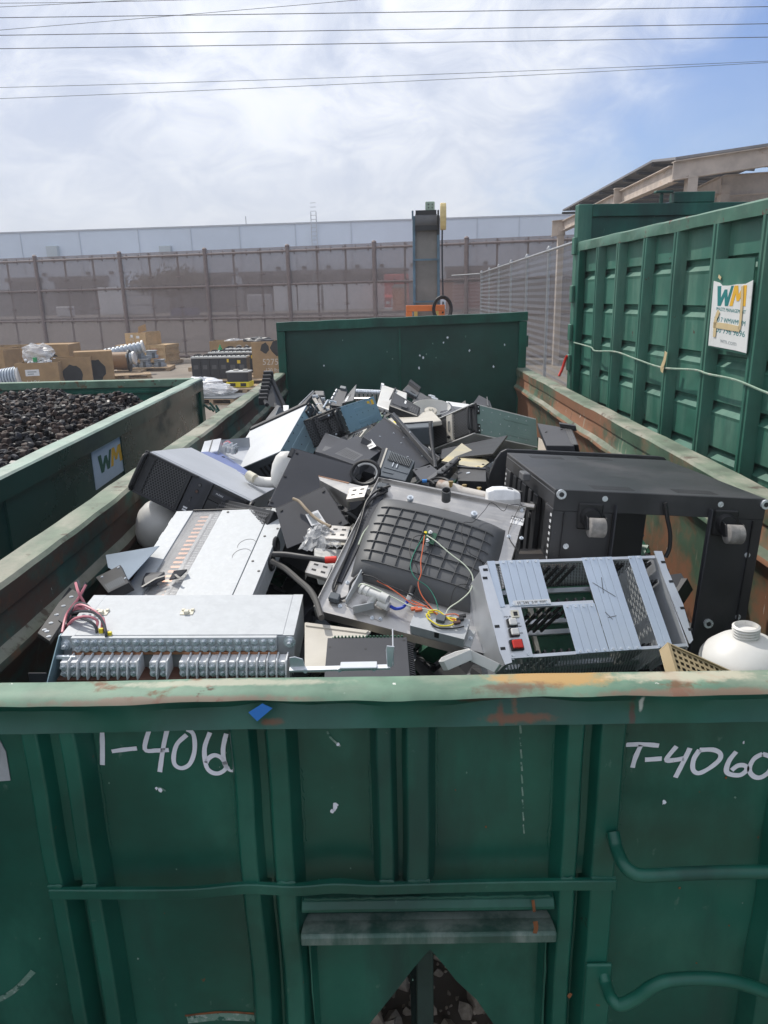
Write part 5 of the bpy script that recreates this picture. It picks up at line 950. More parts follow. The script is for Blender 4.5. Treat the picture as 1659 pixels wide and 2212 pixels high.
# plan rounding shifts points while height follows the unrounded square
g_ = []
for j in range(nv+1):
    for i in range(nu+1):
        u, v = ev(i, nu), ev(j, nv); su, sv = sh(u, v); a = cs[0]*(1-su)*(1-sv)+cs[1]*su*(1-sv)+cs[2]*su*sv+cs[3]*(1-su)*sv; g_.append(V((a.x, a.y, bp(u, v).z)))
def bsurf(u, v, e=0): su, sv = sh(u, v); a = cs[0]*(1-su)*(1-sv)+cs[1]*su*(1-sv)+cs[2]*su*sv+cs[3]*(1-su)*sv; return V((a.x, a.y, bp(u, v).z+e))
MB().add(g_, [(j*(nu+1)+i, j*(nu+1)+i+1, (j+1)*(nu+1)+i+1, (j+1)*(nu+1)+i) for j in range(nv) for i in range(nu)]).build('basin', M_basin, bs, smooth=True)
def fin(pts, h=.0058, w=.0019):
    secs = []
    for i, p in enumerate(pts):
        t = (pts[min(i+1, len(pts)-1)]-pts[max(i-1, 0)]).normalized(); s = t.cross(V((0, 0, 1))).normalized()*w/2
        secs.append([p-s, p+s, p+s*.7+V((0, 0, h)), p-s*.7+V((0, 0, h))])
    return MB().loft(secs)
vs_ = [.12+.62*k/5.6 for k in range(7)]; us = [.13+.74*k/7 for k in range(8)]
for k, v in enumerate(vs_): fin([bsurf(.07+.86*i/30, v, -.001) for i in range(31)]).build('moulded_rib', M_basin, bs)
for u in us[1:-1] if 0 else us: fin([bsurf(u, vs_[0]+(vs_[-1]-vs_[0])*i/24, -.001) for i in range(25)]).build('moulded_rib', M_basin, bs)
fin([bsurf(.08+.84*i/30, .80, -.001) for i in range(31)], .004, .004).build('lip_rib', M_basin, bs)
c = bsurf(.50, .93); c = V((*(bw(990, 240, .045).xy), .035)); MB().lathe([(.0135, 0), (.0135, .040), (.0115, .040), (.0115, .012), (.001, .012)], 18, m=Matrix.Translation(c)).build('drain_pipe', M_basin, bs, smooth=True)
for q, z in (((777, 238), .052), ((1157, 332), .055), ): c = bw(*q, z); MB().cyl((c.x, c.y, z-.012), (c.x, c.y, z+.0), .0095, 16).cyl((c.x, c.y, z), (c.x, c.y, z+.006), .004, 8).build('washer_bolt', M_zinc, bs, smooth=True)
# control board, wires
bz = .078; q = [bw(868, 437, bz), bw(938, 458, bz), bw(915, 522, bz), bw(848, 500, bz)]
MB().add([(p.x, p.y, bz) for p in q]+[(p.x, p.y, bz+.0018) for p in q], [(3, 2, 1, 0), (4, 5, 6, 7), (0, 1, 5, 4), (1, 2, 6, 5), (2, 3, 7, 6), (3, 0, 4, 7)]).build('circuit_board', M_pcb, bs); CBD = bpy.data.objects['circuit_board']
for w in ((897, 448), (879, 497)): c = bw(*w, bz+.002); MB().cyl((c.x, c.y, bz-.02), (c.x, c.y, bz+.004), .0055, 14).cyl((c.x, c.y, bz+.004), (c.x, c.y, bz+.009), .003, 8).build('standoff', M_label, CBD, smooth=True)
m = MB()
for i in range(9): c = bw(858+rnd.uniform(0, 66), 470+rnd.uniform(-22, 34), bz+.002); m.box((c.x-.0025, c.y-.002, bz+.0018), (c.x+.0025, c.y+.002, bz+.0045))
m.build('chip_set', M_blackp, CBD); c = bw(868, 450, bz+.003); MB().cbox((c.x, c.y, bz+.004), (.007, .006, .005)).build('connector', M_yel, CBD)
def bwire(mt, r, pts, nm='wire'): return MB().tube([bw(x, y, z) for x, y, z in pts], r*(.72 if nm == 'wire' else 1), 6, 5).build(nm, mt, bs, smooth=True)
bwire(M_pale, .0022, [(875, 465, .084), (930, 500, .090), (1010, 570, .088), (1100, 640, .085), (1148, 710, .078), (1135, 790, .070), (1075, 850, .060), (1010, 895, .055), (990, 930, .052)])
bwire(M_orw, .0020, [(862, 465, .084), (852, 540, .086), (840, 620, .084), (842, 690, .080), (824, 750, .072), (845, 820, .062), (890, 880, .055), (925, 925, .052)])
bwire(M_greenw, .0017, [(858, 470, .084), (815, 540, .086), (785, 610, .085), (780, 660, .083), (810, 720, .078), (880, 770, .066), (925, 840, .058), (945, 910, .052)])
bwire(M_cable, .0015, [(860, 462, .084), (800, 475, .088), (775, 530, .086), (780, 590, .084), (820, 660, .080), (815, 700, .078)])
bwire(M_cable, .0013, [(1355, 280, .03), (1330, 320, .035), (1260, 270, .040), (1215, 320, .055), (1150, 385, .066), (1095, 390, .073), (1085, 470, .078), (1120, 560, .076), (1190, 605, .066), (1215, 650, .05)])
bwire(M_cable, .0013, [(1365, 285, .03), (1425, 285, .025), (1400, 345, .02), (1362, 440, .014), (1370, 490, .012), (1420, 560, .012)])
bwire(M_cable, .0014, [(1010, 900, .05), (1035, 790, .066), (1080, 755, .07), (1145, 760, .066), (1190, 735, .055)])
# black cable bundle along the left flange, with grey clamps
bwire(M_cable, .0040, [(600, 180, .03), (640, 200, .022), (560, 240, .022), (500, 310, .02), (470, 400, .02), (420, 540, .02), (360, 680, .02), (320, 770, .02), (340, 830, .02), (350, 848, .02)], 'cable'); bwire(M_cable, .0036, [(660, 170, .035), (580, 200, .022), (520, 260, .022), (490, 360, .02), (450, 480, .02), (395, 600, .02), (350, 710, .02), (325, 780, .02)], 'cable')
bwire(M_cable, .0036, [(345, 850, .015), (410, 820, .02), (425, 750, .03), (470, 700, .035), (500, 690, .04)], 'cable'); bwire(M_pale, .0022, [(540, 400, .03), (500, 450, .022), (470, 520, .02)], 'cable')
for q in ((328, 835), (612, 178)): c = bw(*q, .02); MB().cbox((c.x, c.y, .02), (.028, .022, .018)).build('cable_clamp', M_psu, bs, bevel=.002)
# valve assembly
pl = [bw(392, 880), bw(600, 978), bw(655, 900), bw(480, 720)]; MB().add([(p.x, p.y, hz+.0004) for p in pl]+[(p.x, p.y, hz+.002) for p in pl], [(3, 2, 1, 0), (4, 5, 6, 7), (0, 1, 5, 4), (1, 2, 6, 5), (2, 3, 7, 6), (3, 0, 4, 7)]).build('valve_plate', M_steel, bs)
a_, b2 = bw(395, 870), bw(490, 730); c2, d2 = bw(490, 690, .05), bw(392, 860, .03)
MB().add([a_, b2, b2+V((0, 0, .045)), a_+V((0, 0, .020)), a_+V((.003, -.001, 0)), b2+V((.003, -.001, 0)), b2+V((.003, -.001, .045)), a_+V((.003, -.001, .020))], [(0, 1, 2, 3), (7, 6, 5, 4), (0, 4, 5, 1), (1, 5, 6, 2), (2, 6, 7, 3), (3, 7, 4, 0)]).build('valve_bracket', M_galv, bs)
a_, b2 = bw(440, 930), bw(560, 905); MB().add([a_, b2, b2+V((0, 0, .03)), a_+V((0, 0, .03)), a_+V((.001, .003, 0)), b2+V((.001, .003, 0)), b2+V((.001, .003, .03)), a_+V((.001, .003, .03))], [(0, 1, 2, 3), (7, 6, 5, 4), (0, 4, 5, 1), (1, 5, 6, 2), (2, 6, 7, 3), (3, 7, 4, 0)]).build('valve_bracket', M_galv, bs)
def seg(a, b, r, nm, mt, za=.045, zb_=.045, n=14): MB().cyl(bw(*a, za), bw(*b, zb_), r, n).build(nm, mt, bs, smooth=True)
seg((490, 785), (640, 845), .0105, 'valve_body', M_white); seg((485, 783), (500, 790), .0135, 'valve_collar', M_white, .046, .046); seg((510, 793), (530, 802), .0125, 'valve_collar', M_white); seg((600, 828), (645, 848), .0135, 'valve_collar', M_white); seg((575, 820), (540, 870), .011, 'valve_port', M_white, .045, .02); seg((590, 860), (650, 890), .012, 'valve_port', M_white, .03, .03)
bwire(M_bluet, .0042, [(660, 885, .03), (690, 900, .03), (735, 890, .034), (765, 850, .036)], 'blue_hose'); seg((765, 850), (785, 800), .007, 'hose_fitting', M_white, .036, .046); seg((780, 810), (795, 770), .0085, 'nipple', M_blackp, .046, .052)
bwire(M_pale, .0026, [(470, 770, .04), (490, 752, .05), (560, 775, .055), (680, 835, .05), (780, 885, .048), (880, 905, .05), (935, 905, .05)]); bwire(M_orw, .0022, [(580, 735, .05), (640, 765, .055), (720, 820, .052), (780, 865, .05), (830, 880, .05), (880, 885, .05)]); bwire(M_cable, .003, [(500, 700, .05), (560, 715, .055), (640, 760, .055), (760, 810, .05), (850, 860, .046), (920, 915, .05)])
# junction box
jb = [bw(805, 880, .05), bw(1115, 960, .05), bw(1085, 1130, .05), bw(775, 1010, .05)]
j0 = [bw(805, 930), bw(1120, 1010), bw(1105, 1135), bw(785, 1060)]
cx_ = sum((p for p in j0), V())/4; ux = (j0[1]-j0[0]).normalized(); L1 = (j0[1]-j0[0]).length*.98; uy = V((-ux.y, ux.x, 0)); MJ = Matrix(((ux.x, uy.x, 0, cx_.x), (ux.y, uy.y, 0, cx_.y), (0, 0, 1, hz), (0, 0, 0, 1)))
MB().box((-L1/2, -.030, .0003), (L1/2, .030, .034), MJ).box((L1/2+.0002, -.026, .0003), (L1/2+.018, .026, .002), MJ).build('junction_box', M_galv, bs, bevel=.0006); JB = bpy.data.objects['junction_box']; MB().box((-L1/2-.001, -.031, .0342), (L1/2+.001, .031, .0358), MJ).build('junction_lid', M_galv, JB, bevel=.0005); MB().box((-.006, -.0306, .012), (.006, -.0301, .034), MJ).build('cable_slot', M_blackp, JB)
m = MB(); bolt(m, MJ @ V((L1/2+.010, 0, .002)), (0, 0, 1), .004, .004, .004); m.build('box_screw', M_zinc, JB)
def jw(mt, r, pts): return MB().tube([MJ @ V(p) for p in pts], r*.75, 6, 5).build('wire', mt, bs, smooth=True)
jw(M_yel, .0026, [(-.03, .0, .037), (-.038, .012, .039), (-.02, .024, .039), (.01, .018, .039), (.035, .02, .039), (.03, -.002, .041), (0, -.012, .040), (-.03, .0, .039)]); jw(M_cable, .0026, [(-.02, -.012, .039), (0, -.020, .040), (.03, -.012, .040), (.05, -.004, .042), (.06, .004, .04)]); jw(M_orw, .002, [(.0, .02, .039), (.03, .03, .045), (.045, .022, .041), (.02, .012, .04)]); jw(M_orw, .0022, [(-.09, .05, .03), (-.05, .035, .038), (-.02, .022, .040), (.0, .012, .042)]); jw(M_yel, .0024, [(-.028, .006, .042), (-.035, .018, .044), (-.015, .028, .044), (.012, .016, .043), (.03, .008, .044), (.045, .016, .042)])
MB().cbox((-.0, .008, .041), (.022, .020, .014), MJ).build('cable_clamp', M_psu, bs, bevel=.001)
for x, y, mt in ((.05, -.004, M_blackp), (.058, .004, M_blackp), (.040, -.012, M_brown), (-.045, .045, M_orw), (-.055, .05, M_orw)): MB().cbox((x, y, .042), (.018, .008, .008), MJ @ Matrix.Rotation(.5, 4, 'Z')).build('wire_connector', mt, JB, bevel=.001)
m = MB()
for q in ((360, 885), (600, 962), (552, 955), (1362, 472), (1437, 482), (1440, 318), (1165, 965), (455, 450), (405, 745)): c = bw(*q); m = MB(); bolt(m, (c.x, c.y, hz+.0005), (0, 0, 1), .004, .003, .004); m.build('plate_screw', M_zinc, bs)
q = [bw(*w) for w in ((1385, 352), (1455, 365), (1445, 408), (1368, 392))]; MB().add([(p.x, p.y, hz+.0006) for p in q], [(0, 3, 2, 1)]).build('serial_label', M_label, bs); c = sum(q, V())/4
letters('EN-J-P H', .011, .0003, Matrix.Translation((c.x, c.y+.003, hz+.001)) @ Matrix.Rotation(pi-.1, 4, 'Z')).build('label_text', M_ink, bs); letters('148034370', .009, .0003, Matrix.Translation((c.x, c.y+.013, hz+.001)) @ Matrix.Rotation(pi-.1, 4, 'Z')).build('label_text', M_ink, bs)

# ---- aluminium card cage
cg, MC = posed('card_cage', 'pale aluminium card cage with blanking plates, white and red switches and open slots', 'card cage', (.322, .508, 1.6615), (44.0, 4.3, 14.4)); hx, hy, hz = .2415, .1295, .09
def cu(x, y, z=.09): return lp(MC, pc('C', x, y), 'z', z)
c_tl, c_tr, c_br, c_bl = cu(163, 780), cu(1040, 705), cu(1235, 1190), cu(290, 1300)
xl, xr = (c_tl.x+c_bl.x)/2, (c_tr.x+c_br.x)/2; yt, yb_ = (c_tl.y+c_tr.y)/2, (c_bl.y+c_br.y)/2
def W2(u, v): return xl+(xr-xl)*u, yt+(yb_-yt)*v                       # u to the right, v downwards
def plate(u0, u1, v0, v1, z=hz, th=.0022, mt=M_alu, nm='blank_plate'):
    x0, y0 = W2(u0, v1); x1, y1 = W2(u1, v0); return MB().box((x0+.0004, y0, z-th), (x1-.0004, y1, z)).build(nm, mt, cg, bevel=.0004)
def scr(pts, nm='plate_screw'):
    m = MB()
    for u, v in pts: x, y = W2(u, v); m = MB(); bolt(m, (x, y, hz+.0002), (0, 0, 1), .0024, .0016); m.build(nm, M_zinc, cg)
W_ = xr-xl
for v in (0.0, .97): x0, y0 = W2(0, v+.03); x1, y1 = W2(1, v); MB().box((x0, y0, hz-.012), (x1, y1, hz-.0024)).build('cross_rail', M_alu2, cg)
x0, y0 = W2(0, .50); x1, y1 = W2(.54, .465); MB().box((x0, y0, hz-.012), (x1, y1, hz-.0024)).build('centre_rail', M_alu2, cg)
for u in (0, .012): pass
plate(.0, .042, .0, .49)
for k in range(5): plate(.065+.046*k, .065+.046*(k+1), 0, .49)
for k in range(4): plate(.545+.046*k, .545+.046*(k+1), 0, 1)
for k in range(4): plate(.358+.046*k, .358+.046*(k+1), .50, 1)
for k in range(2): plate(.828+.042*k, .828+.042*(k+1), 0, 1)
SP = plate(0, .125, .50, 1, mt=M_alu2, nm='switch_panel')
scr([(.065+.046*k+.023, v) for k in range(5) for v in (.022, .468)]+[(.545+.046*k+.023, v) for k in range(4) for v in (.02, .98)]+[(.358+.046*k+.023, v) for k in range(4) for v in (.525, .98)]+[(.84, .02), (.89, .02), (.84, .98), (.89, .98), (.012, .52), (.02, .97), (.1, .97)])
# small panel switches
def sw(px, py, mt, d=.030, nm='switch'):
    c = cu(px, py); MB().box((c.x-d/2, c.y-d*.42, hz+.0002), (c.x+d/2, c.y+d*.42, hz+.006)).build('switch_frame', M_blackp, SP, bevel=.001); MB().box((c.x-d*.40, c.y-d*.33, hz+.0061), (c.x+d*.40, c.y+d*.33, hz+.012)).build(nm, mt, SP, bevel=.002)
sw(291, 1090, M_white, .024); sw(302, 1142, M_white, .024); sw(316, 1208, M_red, .031); c = cu(308, 1042); MB().box((c.x-.009, c.y-.009, hz+.0002), (c.x+.009, c.y+.009, hz+.004)).build('jack', M_cream, SP); MB().box((c.x-.005, c.y-.005, hz+.0041), (c.x+.005, c.y+.005, hz+.0046)).build('jack_hole', M_blackp, SP)
for w, q in (('48 VDC', (268, 1054)), ('ON', (325, 1090)), ('PWR', (330, 1105)), ('CH 1', (338, 1142)), ('ON', (318, 1222))): c = cu(*q, .1045 if q == (318, 1222) else .0905); letters(w, .0055, .0003, Matrix.Translation((c.x, c.y, .1027 if q == (318, 1222) else .0906)) @ Matrix.Rotation(pi, 4, 'Z')).build('switch_text', M_ink, SP)
c = cu(400, 978); MB().box((c.x-.048, c.y-.0062, hz+.0003), (c.x+.048, c.y+.0062, hz+.0008)).build('paper_strip', M_label, cg); PS = bpy.data.objects['paper_strip']; letters('Batteries 07/06/2023', .0092, .0003, Matrix.Translation((c.x, c.y, hz+.0011)) @ Matrix.Rotation(pi, 4, 'Z')).build('strip_text', M_ink, PS)
# walls and ears
MB().box((-hx+.02, yb_-.002, -hz), (xl, yt, hz-.003)).build('end_wall', M_alu2, cg); MB().box((xr, yb_-.002, -hz), (xr+.003, yt, hz-.003)).build('end_wall', M_alu2, cg)
dv = W2(.912, 0)[0]; MB().box((dv, yb_, -hz), (dv+.002, yt, hz-.013)).build('divider', M_galv, cg)
def ear(q, nm):
    pts = [cu(*w) for w in q]; m = MB(); k = len(pts); m.add([(p.x, p.y, hz-.001) for p in pts]+[(p.x, p.y, hz+.0015) for p in pts], [list(range(k)), list(range(k, 2*k))[::-1]]+[(i, (i+1) % k, k+(i+1) % k, k+i) for i in range(k)]); m.build(nm, M_alu2, cg)
ear([(115, 788), (160, 778), (232, 1015), (238, 1030), (292, 1300), (255, 1312), (225, 1240), (160, 985)], 'mounting_ear'); ear([(1050, 705), (1092, 706), (1120, 800), (1205, 990), (1258, 1180), (1240, 1200), (1100, 850)], 'mounting_ear')
for q in ((148, 850), (150, 806), (212, 1108), (243, 1226), (1098, 765), (1140, 868), (1200, 1010), (1243, 1124)): c = cu(*q); MB().box((c.x-.006, c.y-.0035, hz+.0016), (c.x+.006, c.y+.0035, hz+.0019)).build('ear_slot', M_blackp, cg)
# card guides, boards and connectors deep inside
for us_, v0, v1 in (([.31, .36, .41, .46, .51], .03, .46), ([.17, .21, .26, .30, .345], .53, .97), ([.745, .775, .805], .03, .97), ([.95, .975], .03, .3)):
    for u in us_:
        x, y = W2(u, 0); ya, yb2 = W2(0, v1)[1], W2(0, v0)[1]
        MB().box((x-.003, yb2-.012, -.04), (x+.003, yb2-.004, hz-.013)).build('card_guide', M_blackp, cg, bevel=.001); MB().box((x-.003, ya+.004, -.04), (x+.003, ya+.012, hz-.013)).build('card_guide', M_blackp, cg, bevel=.001)
MB().box((xl+.002, yb_+.01, -.062), (dv-.002, yt-.01, -.060)).build('backplane', M_pcb, cg)
for v in (.1, .44, .56, .9): ya = W2(0, v)[1]; MB().box((xl+.002, ya-.006, -.0595), (dv-.002, ya+.006, -.050)).build('backplane_rail', M_alu2, cg)
for u, v0, v1 in ((.33, .1, .4), (.38, .1, .4), (.43, .12, .38), (.75, .1, .45), (.78, .1, .45), (.75, .56, .95), (.78, .56, .95), (.2, .6, .95), (.26, .6, .95), (.31, .6, .95)):
    x, y0 = W2(u, v1); _, y1 = W2(0, v0); MB().box((x-.005, y0, -.0598), (x+.005, y1, -.048)).build('edge_connector', M_beige, cg)
hw_ = (dv-xl)/2; m = MB().holes(xr-xl, 2*hz-.012, 58, 18, .0046, .0046, m=Matrix.Translation(((xl+xr)/2, yb_+.002, 0)) @ Matrix.Rotation(pi/2, 4, 'X'), stagger=True); m.build('perforated_bottom', M_alu2, cg)
MB().holes(dv-xl, 2*hz-.012, 50, 18, .005, .005, m=Matrix.Translation(((xl+dv)/2, yt-.002, 0)) @ Matrix.Rotation(pi/2, 4, 'X'), stagger=True).build('perforated_top', M_alu2, cg)
m = MB()
for q in ((826, 930), (808, 895), (835, 1065)): pass
for pts in ([(722, 873), (845, 948)], [(770, 845), (780, 930)], [(790, 1030), (830, 1070)], [(805, 1060), (850, 1050)]): m.ribbon([cu(*q)+V((0, 0, .0004)) for q in pts], .0016, (0, 0, 1), .0002)
m.build('pen_scratch', M_grey2, cg)

# ================================================================ FLAT PANELS AND SMALLER SCRAP
class Slab:
    """a flat plate or shallow box given by its face corners (each seen at a place and distance) and its depth behind the face"""
    def __init__(s, name, label, cat, key, cor, th, mt, part='sheet', bevel=.001, group=None):
        P = [sight(*pc(key, a, b), y=y) for a, b, y in cor]; c = sum(P, V())/len(P); n = (P[1]-P[0]).cross(P[-1]-P[0]).normalized()
        if n.dot(EYE-c) < 0: n = -n
        s.n = n; s.t = thing(name, label, cat, c, group=group); s.P = [p-c for p in P]; s.c = c
        s.P = [p-n*(p.dot(n)-sum(q.dot(n) for q in s.P)/len(s.P)) for p in s.P] if len(P) == 4 else s.P
        s.body(part, mt, 0, th, bevel)
    def body(s, part, mt, lift, th, bevel=0, uv=((0, 0), (1, 0), (1, 1), (0, 1)), poly=None):
        q = s.P if (uv == ((0, 0), (1, 0), (1, 1), (0, 1))) else [s.at(*w) for w in uv]; k = len(q); m = MB()
        m.add([p+s.n*lift for p in q]+[p+s.n*(lift-th) for p in q], [list(range(k)), list(range(2*k-1, k-1, -1))]+[(i, k+i, k+(i+1) % k, (i+1) % k) for i in range(k)])
        o = m.build(part, mt, s.t); me = o.data
        import bmesh; bb = bmesh.new(); bb.from_mesh(me); bmesh.ops.recalc_face_normals(bb, faces=bb.faces); bb.to_mesh(me); bb.free()
        if bevel: b = o.modifiers.new('Bevel', 'BEVEL'); b.width = bevel; b.segments = 1; b.limit_method = 'ANGLE'
        return o
    def at(s, u, v, l=0): a, b, c, d = s.P; return a*(1-u)*(1-v)+b*u*(1-v)+c*u*v+d*(1-u)*v+s.n*l
    def rect(s, part, mt, u0, u1, v0, v1, lift, th=None, bevel=0): return s.body(part, mt, lift, th or lift, bevel, ((u0, v0), (u1, v0), (u1, v1), (u0, v1)))
    def screws(s, uv, mt=None, r=.004):
        for u, v in uv: m = MB(); bolt(m, s.at(u, v, .0005), s.n, r, .0025); m.build('screw', mt or M_black, s.t)
    def code(s, u0, u1, v0, v1, l=.0008, nm='printed_code'):
        s.rect('label', M_label, u0, u1, v0, v1, l, .0006); m = MB()
        for r0, n in ((.80, 1), (.68, 1), (.45, 12), (.15, 9)):
            for i in range(n):
                a = .12+.74*i/n; b = a+(.6 if n == 1 else .74/n*rnd.uniform(.25, .75)); h = .035 if n == 1 else .16
                f = lambda p, q: s.at(u0+(u1-u0)*p, v0+(v1-v0)*q, l+.0004)
                m.add([f(a, r0), f(b, r0), f(b, r0+h), f(a, r0+h)], [(0, 1, 2, 3)])
        m.build(nm, M_ink, s.t)
    def vents(s, u0, u1, v0, v1, n, mt=None, nm='vent_slot_set', w=.5, along='u'):
        m = MB()
        for i in range(n):
            if along == 'u': a = u0+(u1-u0)*i/n; b = a+(u1-u0)/n*w; q = [s.at(a, v0, .0006), s.at(b, v0, .0006), s.at(b, v1, .0006), s.at(a, v1, .0006)]
            else: a = v0+(v1-v0)*i/n; b = a+(v1-v0)/n*w; q = [s.at(u0, a, .0006), s.at(u1, a, .0006), s.at(u1, b, .0006), s.at(u0, b, .0006)]
            m.add(q, [(0, 1, 2, 3)])
        m.build(nm, mt or M_blackp, s.t)['kind'] = 'stuff'
    def lip(s, edge, d, mt, nm='folded_edge', th=.0015):
        i = {'s': 0, 'e': 1, 'n': 2, 'w': 3}[edge]; a, b = s.P[i], s.P[(i+1) % 4]; o = (a+b)/2-sum(s.P, V())/4; o = (o-s.n*o.dot(s.n)).normalized()*th
        MB().add([a+o*.3, b+o*.3, b+o*.3-s.n*d, a+o*.3-s.n*d, a+o, b+o, b+o-s.n*d, a+o-s.n*d], [(0, 1, 2, 3), (7, 6, 5, 4), (0, 4, 5, 1), (1, 5, 6, 2), (2, 6, 7, 3), (3, 7, 4, 0)]).build(nm, mt, s.t)
# dark sheets in the middle
a = Slab('metal_cover', 'large plain dark grey cover sheet standing slanted left of the steel fountain plate', 'metal cover', 'D', [(920, 895, 1.20), (1345, 1010, 1.22), (1505, 645, 1.52), (1100, 525, 1.50)], .003, M_grey)
a.screws([(.03, .06), (.30, .72) if 0 else (.04, .5), (.05, .93), (.95, .95)]); a.rect('corner_notch', M_black, -.06, .0, .84, .99, .002, .008); a.lip('n', .012, M_grey)
b = Slab('metal_cover', 'dark grey cover sheet with notched folded edge, left of the fountain basin', 'metal cover', 'D', [(1050, 1185, 1.02), (1452, 1020, 1.01), (1275, 748, 1.13), (975, 925, 1.15)], .003, M_grey)
b.lip('e', .03, M_black); b.lip('n', .006, M_grey2); b.screws([(.9, .1), (.93, .9), (.1, .9)])
m = MB()
for k in range(3): q = b.at(1.02, .15+.14*k, -.004); m.cbox(q, (.010, .012, .012))
m.build('edge_tooth', M_blackp, b.t)
c_ = [sight(*pc('D', *w), y=y) for w, y in (((1165, 960), .96), ((1245, 915), 1.0), ((1310, 1010), .96), ((1215, 1045), .925))]; b2 = Slab('paper_label', 'crumpled white bar-code label lying on the dark notched cover sheet', 'paper label', 'D', [(1205, 1032, 1.02), (1302, 1012, 1.02), (1243, 918, 1.055), (1167, 958, 1.055)], .0008, M_label, part='paper'); b2.vents(.1, .5, .15, .9, 9, M_inkg, 'printed_line', .45, 'v'); b2.vents(.58, .9, .4, .85, 7, M_inkg, 'printed_line', .45, 'v')
c = Slab('metal_cover', 'long dark grey equipment cover lying diagonally, with a raised front lip, in mid heap', 'metal cover', 'E', [(345, 405, 2.10), (655, 600, 1.85), (805, 535, 2.25), (470, 292, 2.75)], .045, M_grey, part='box'); c.lip('n', .012, M_grey2); c.screws([(.2, .3), (.5, .55), (.75, .25), (.45, .8), (.85, .6), (.3, .7)], M_zinc, .003); c.rect('lip', M_grey2, 0, 1, .95, 1, .006)
m = MB(); m.tube([c.at(1.0, 1.0, .005), c.at(1.02, .96, .0), c.at(1.02, .8, -.02)], .012, 5); m.build('corner_bracket', M_blackp, c.t)
d = Slab('computer_case', 'dark grey case with a white bar-code label and dusty printed back, in mid heap', 'computer case', 'E', [(95, 505, 1.85), (330, 588, 1.70), (452, 478, 2.00), (310, 402, 2.25)], .035, M_grey, part='case'); d.rect('dusty_print', M_grey2, .25, .78, .12, .48, .0006); d.vents(.28, .75, .16, .42, 9, M_grey, 'faint_text', .4); d.lip('n', .012, M_grey2)
e = Slab('bar_code_tag', 'white bar-code tag stuck on the dark grey case in mid heap', 'label', 'E', [(365, 490, 2.02), (425, 462, 1.97), (392, 420, 2.10), (337, 442, 2.16)], .0012, M_label, part='paper'); e.vents(.15, .8, .15, .35, 9, M_ink, 'printed_bar', .5); e.vents(.1, .85, .45, .6, 12, M_ink, 'printed_bar', .5); e.rect('printed_line', M_inkg, .2, .7, .72, .77, .0006)
f = Slab('plastic_cover', 'dark glossy plastic panel with a smudged surface beside the long silver server', 'plastic panel', 'Y', [(800, 990, 2.2), (1090, 1050, 2.1), (1330, 870, 2.45), (935, 745, 2.75)], .02, M_grey, part='panel'); f.rect('pale_strip', M_psu, .12, .5, .93, .985, .001); f.rect('smudge', M_grey2, .25, .75, .1, .35, .0006)
g = Slab('power_supply', 'slate grey power supply with a row of cooling slots and small latches', 'power supply', 'E', [(430, 625, 1.62), (600, 662, 1.60), (652, 572, 1.78), (483, 470, 1.85)], .085, M_psu, part='casing', bevel=.002)
g.vents(.16, .95, .60, .94, 15, M_blackp, 'vent_slot_set', .5); g.vents(.2, .32, .62, .78, 3, M_blackp, 'open_slot', .7); g.rect('trim', M_beige, .0, .055, .0, 1, .004); g.rect('ridge', M_psu, .14, .95, .30, .36, .003); g.rect('ridge', M_psu, .14, .5, .14, .18, .003); g.rect('side_fan', M_black, -.12, -.01, .0, 1.0, -.002, .02)
for u in (.38, .52): g.rect('latch', M_zinc, u, u+.03, .40, .56, .005)
m = MB()
for i in range(14): x = g.at(.19+.76*i/14, .6, 0); y = g.at(.19+.76*i/14, .94, 0); m.tube([x, x+g.n*.006, y+g.n*.006, y], .0018, 4)
m.build('cooling_fin', M_psu, g.t)
h = Slab('metal_plate', 'bent sheet of yellowed shiny metal in front of the two-grille server', 'metal plate', 'Z', [(870, 1005, 1.90), (1330, 1100, 1.72), (1440, 1030, 1.85), (1110, 795, 2.35)], .002, M_gold); h.lip('s', .01, M_steel); h.screws([(.95, .5), (.93, .1)])
i_ = Slab('metal_strip', 'narrow pale grey strip edge pointing up, with dark fittings behind it', 'metal strip', 'Z', [(690, 1225, 1.30), (745, 1240, 1.28), (1068, 955, 1.62), (1055, 950, 1.66)], .004, M_grey2); i_.body('fitting_plate', M_blackp, -.006, .03, 0, ((.6, .0), (2.6, .05), (1.6, 1.0), (.4, 1)))
m = MB()
for k in range(4): q = i_.at(1.5, .25+.16*k, .0); m.cbox(q, (.022, .03, .016), Matrix.Identity(4)); m.cyl(q, q+V((.03, .02, .015)), .006, 6)
m.build('fitting', M_black, i_.t)
j = Slab('metal_cover', 'black box cover with one screw beside the rounded rack door', 'metal cover', 'Z', [(1060, 1240, 1.38), (1400, 1250, 1.30), (1400, 1125, 1.42), (1060, 1085, 1.52)], .10, M_black, part='box'); j.screws([(.38, .6)], M_zinc, .005); j.rect('top_fold', M_grey, 0, 1, .96, 1.04, .006)
k_ = Slab('metal_cover', 'small dark square cover lying under the end of the bead chain', 'metal cover', 'Z', [(640, 1260, 1.32), (840, 1130, 1.45), (740, 1062, 1.62), (525, 1108, 1.6)], .006, M_grey); k_.screws([(.8, .8), (.15, .9)])
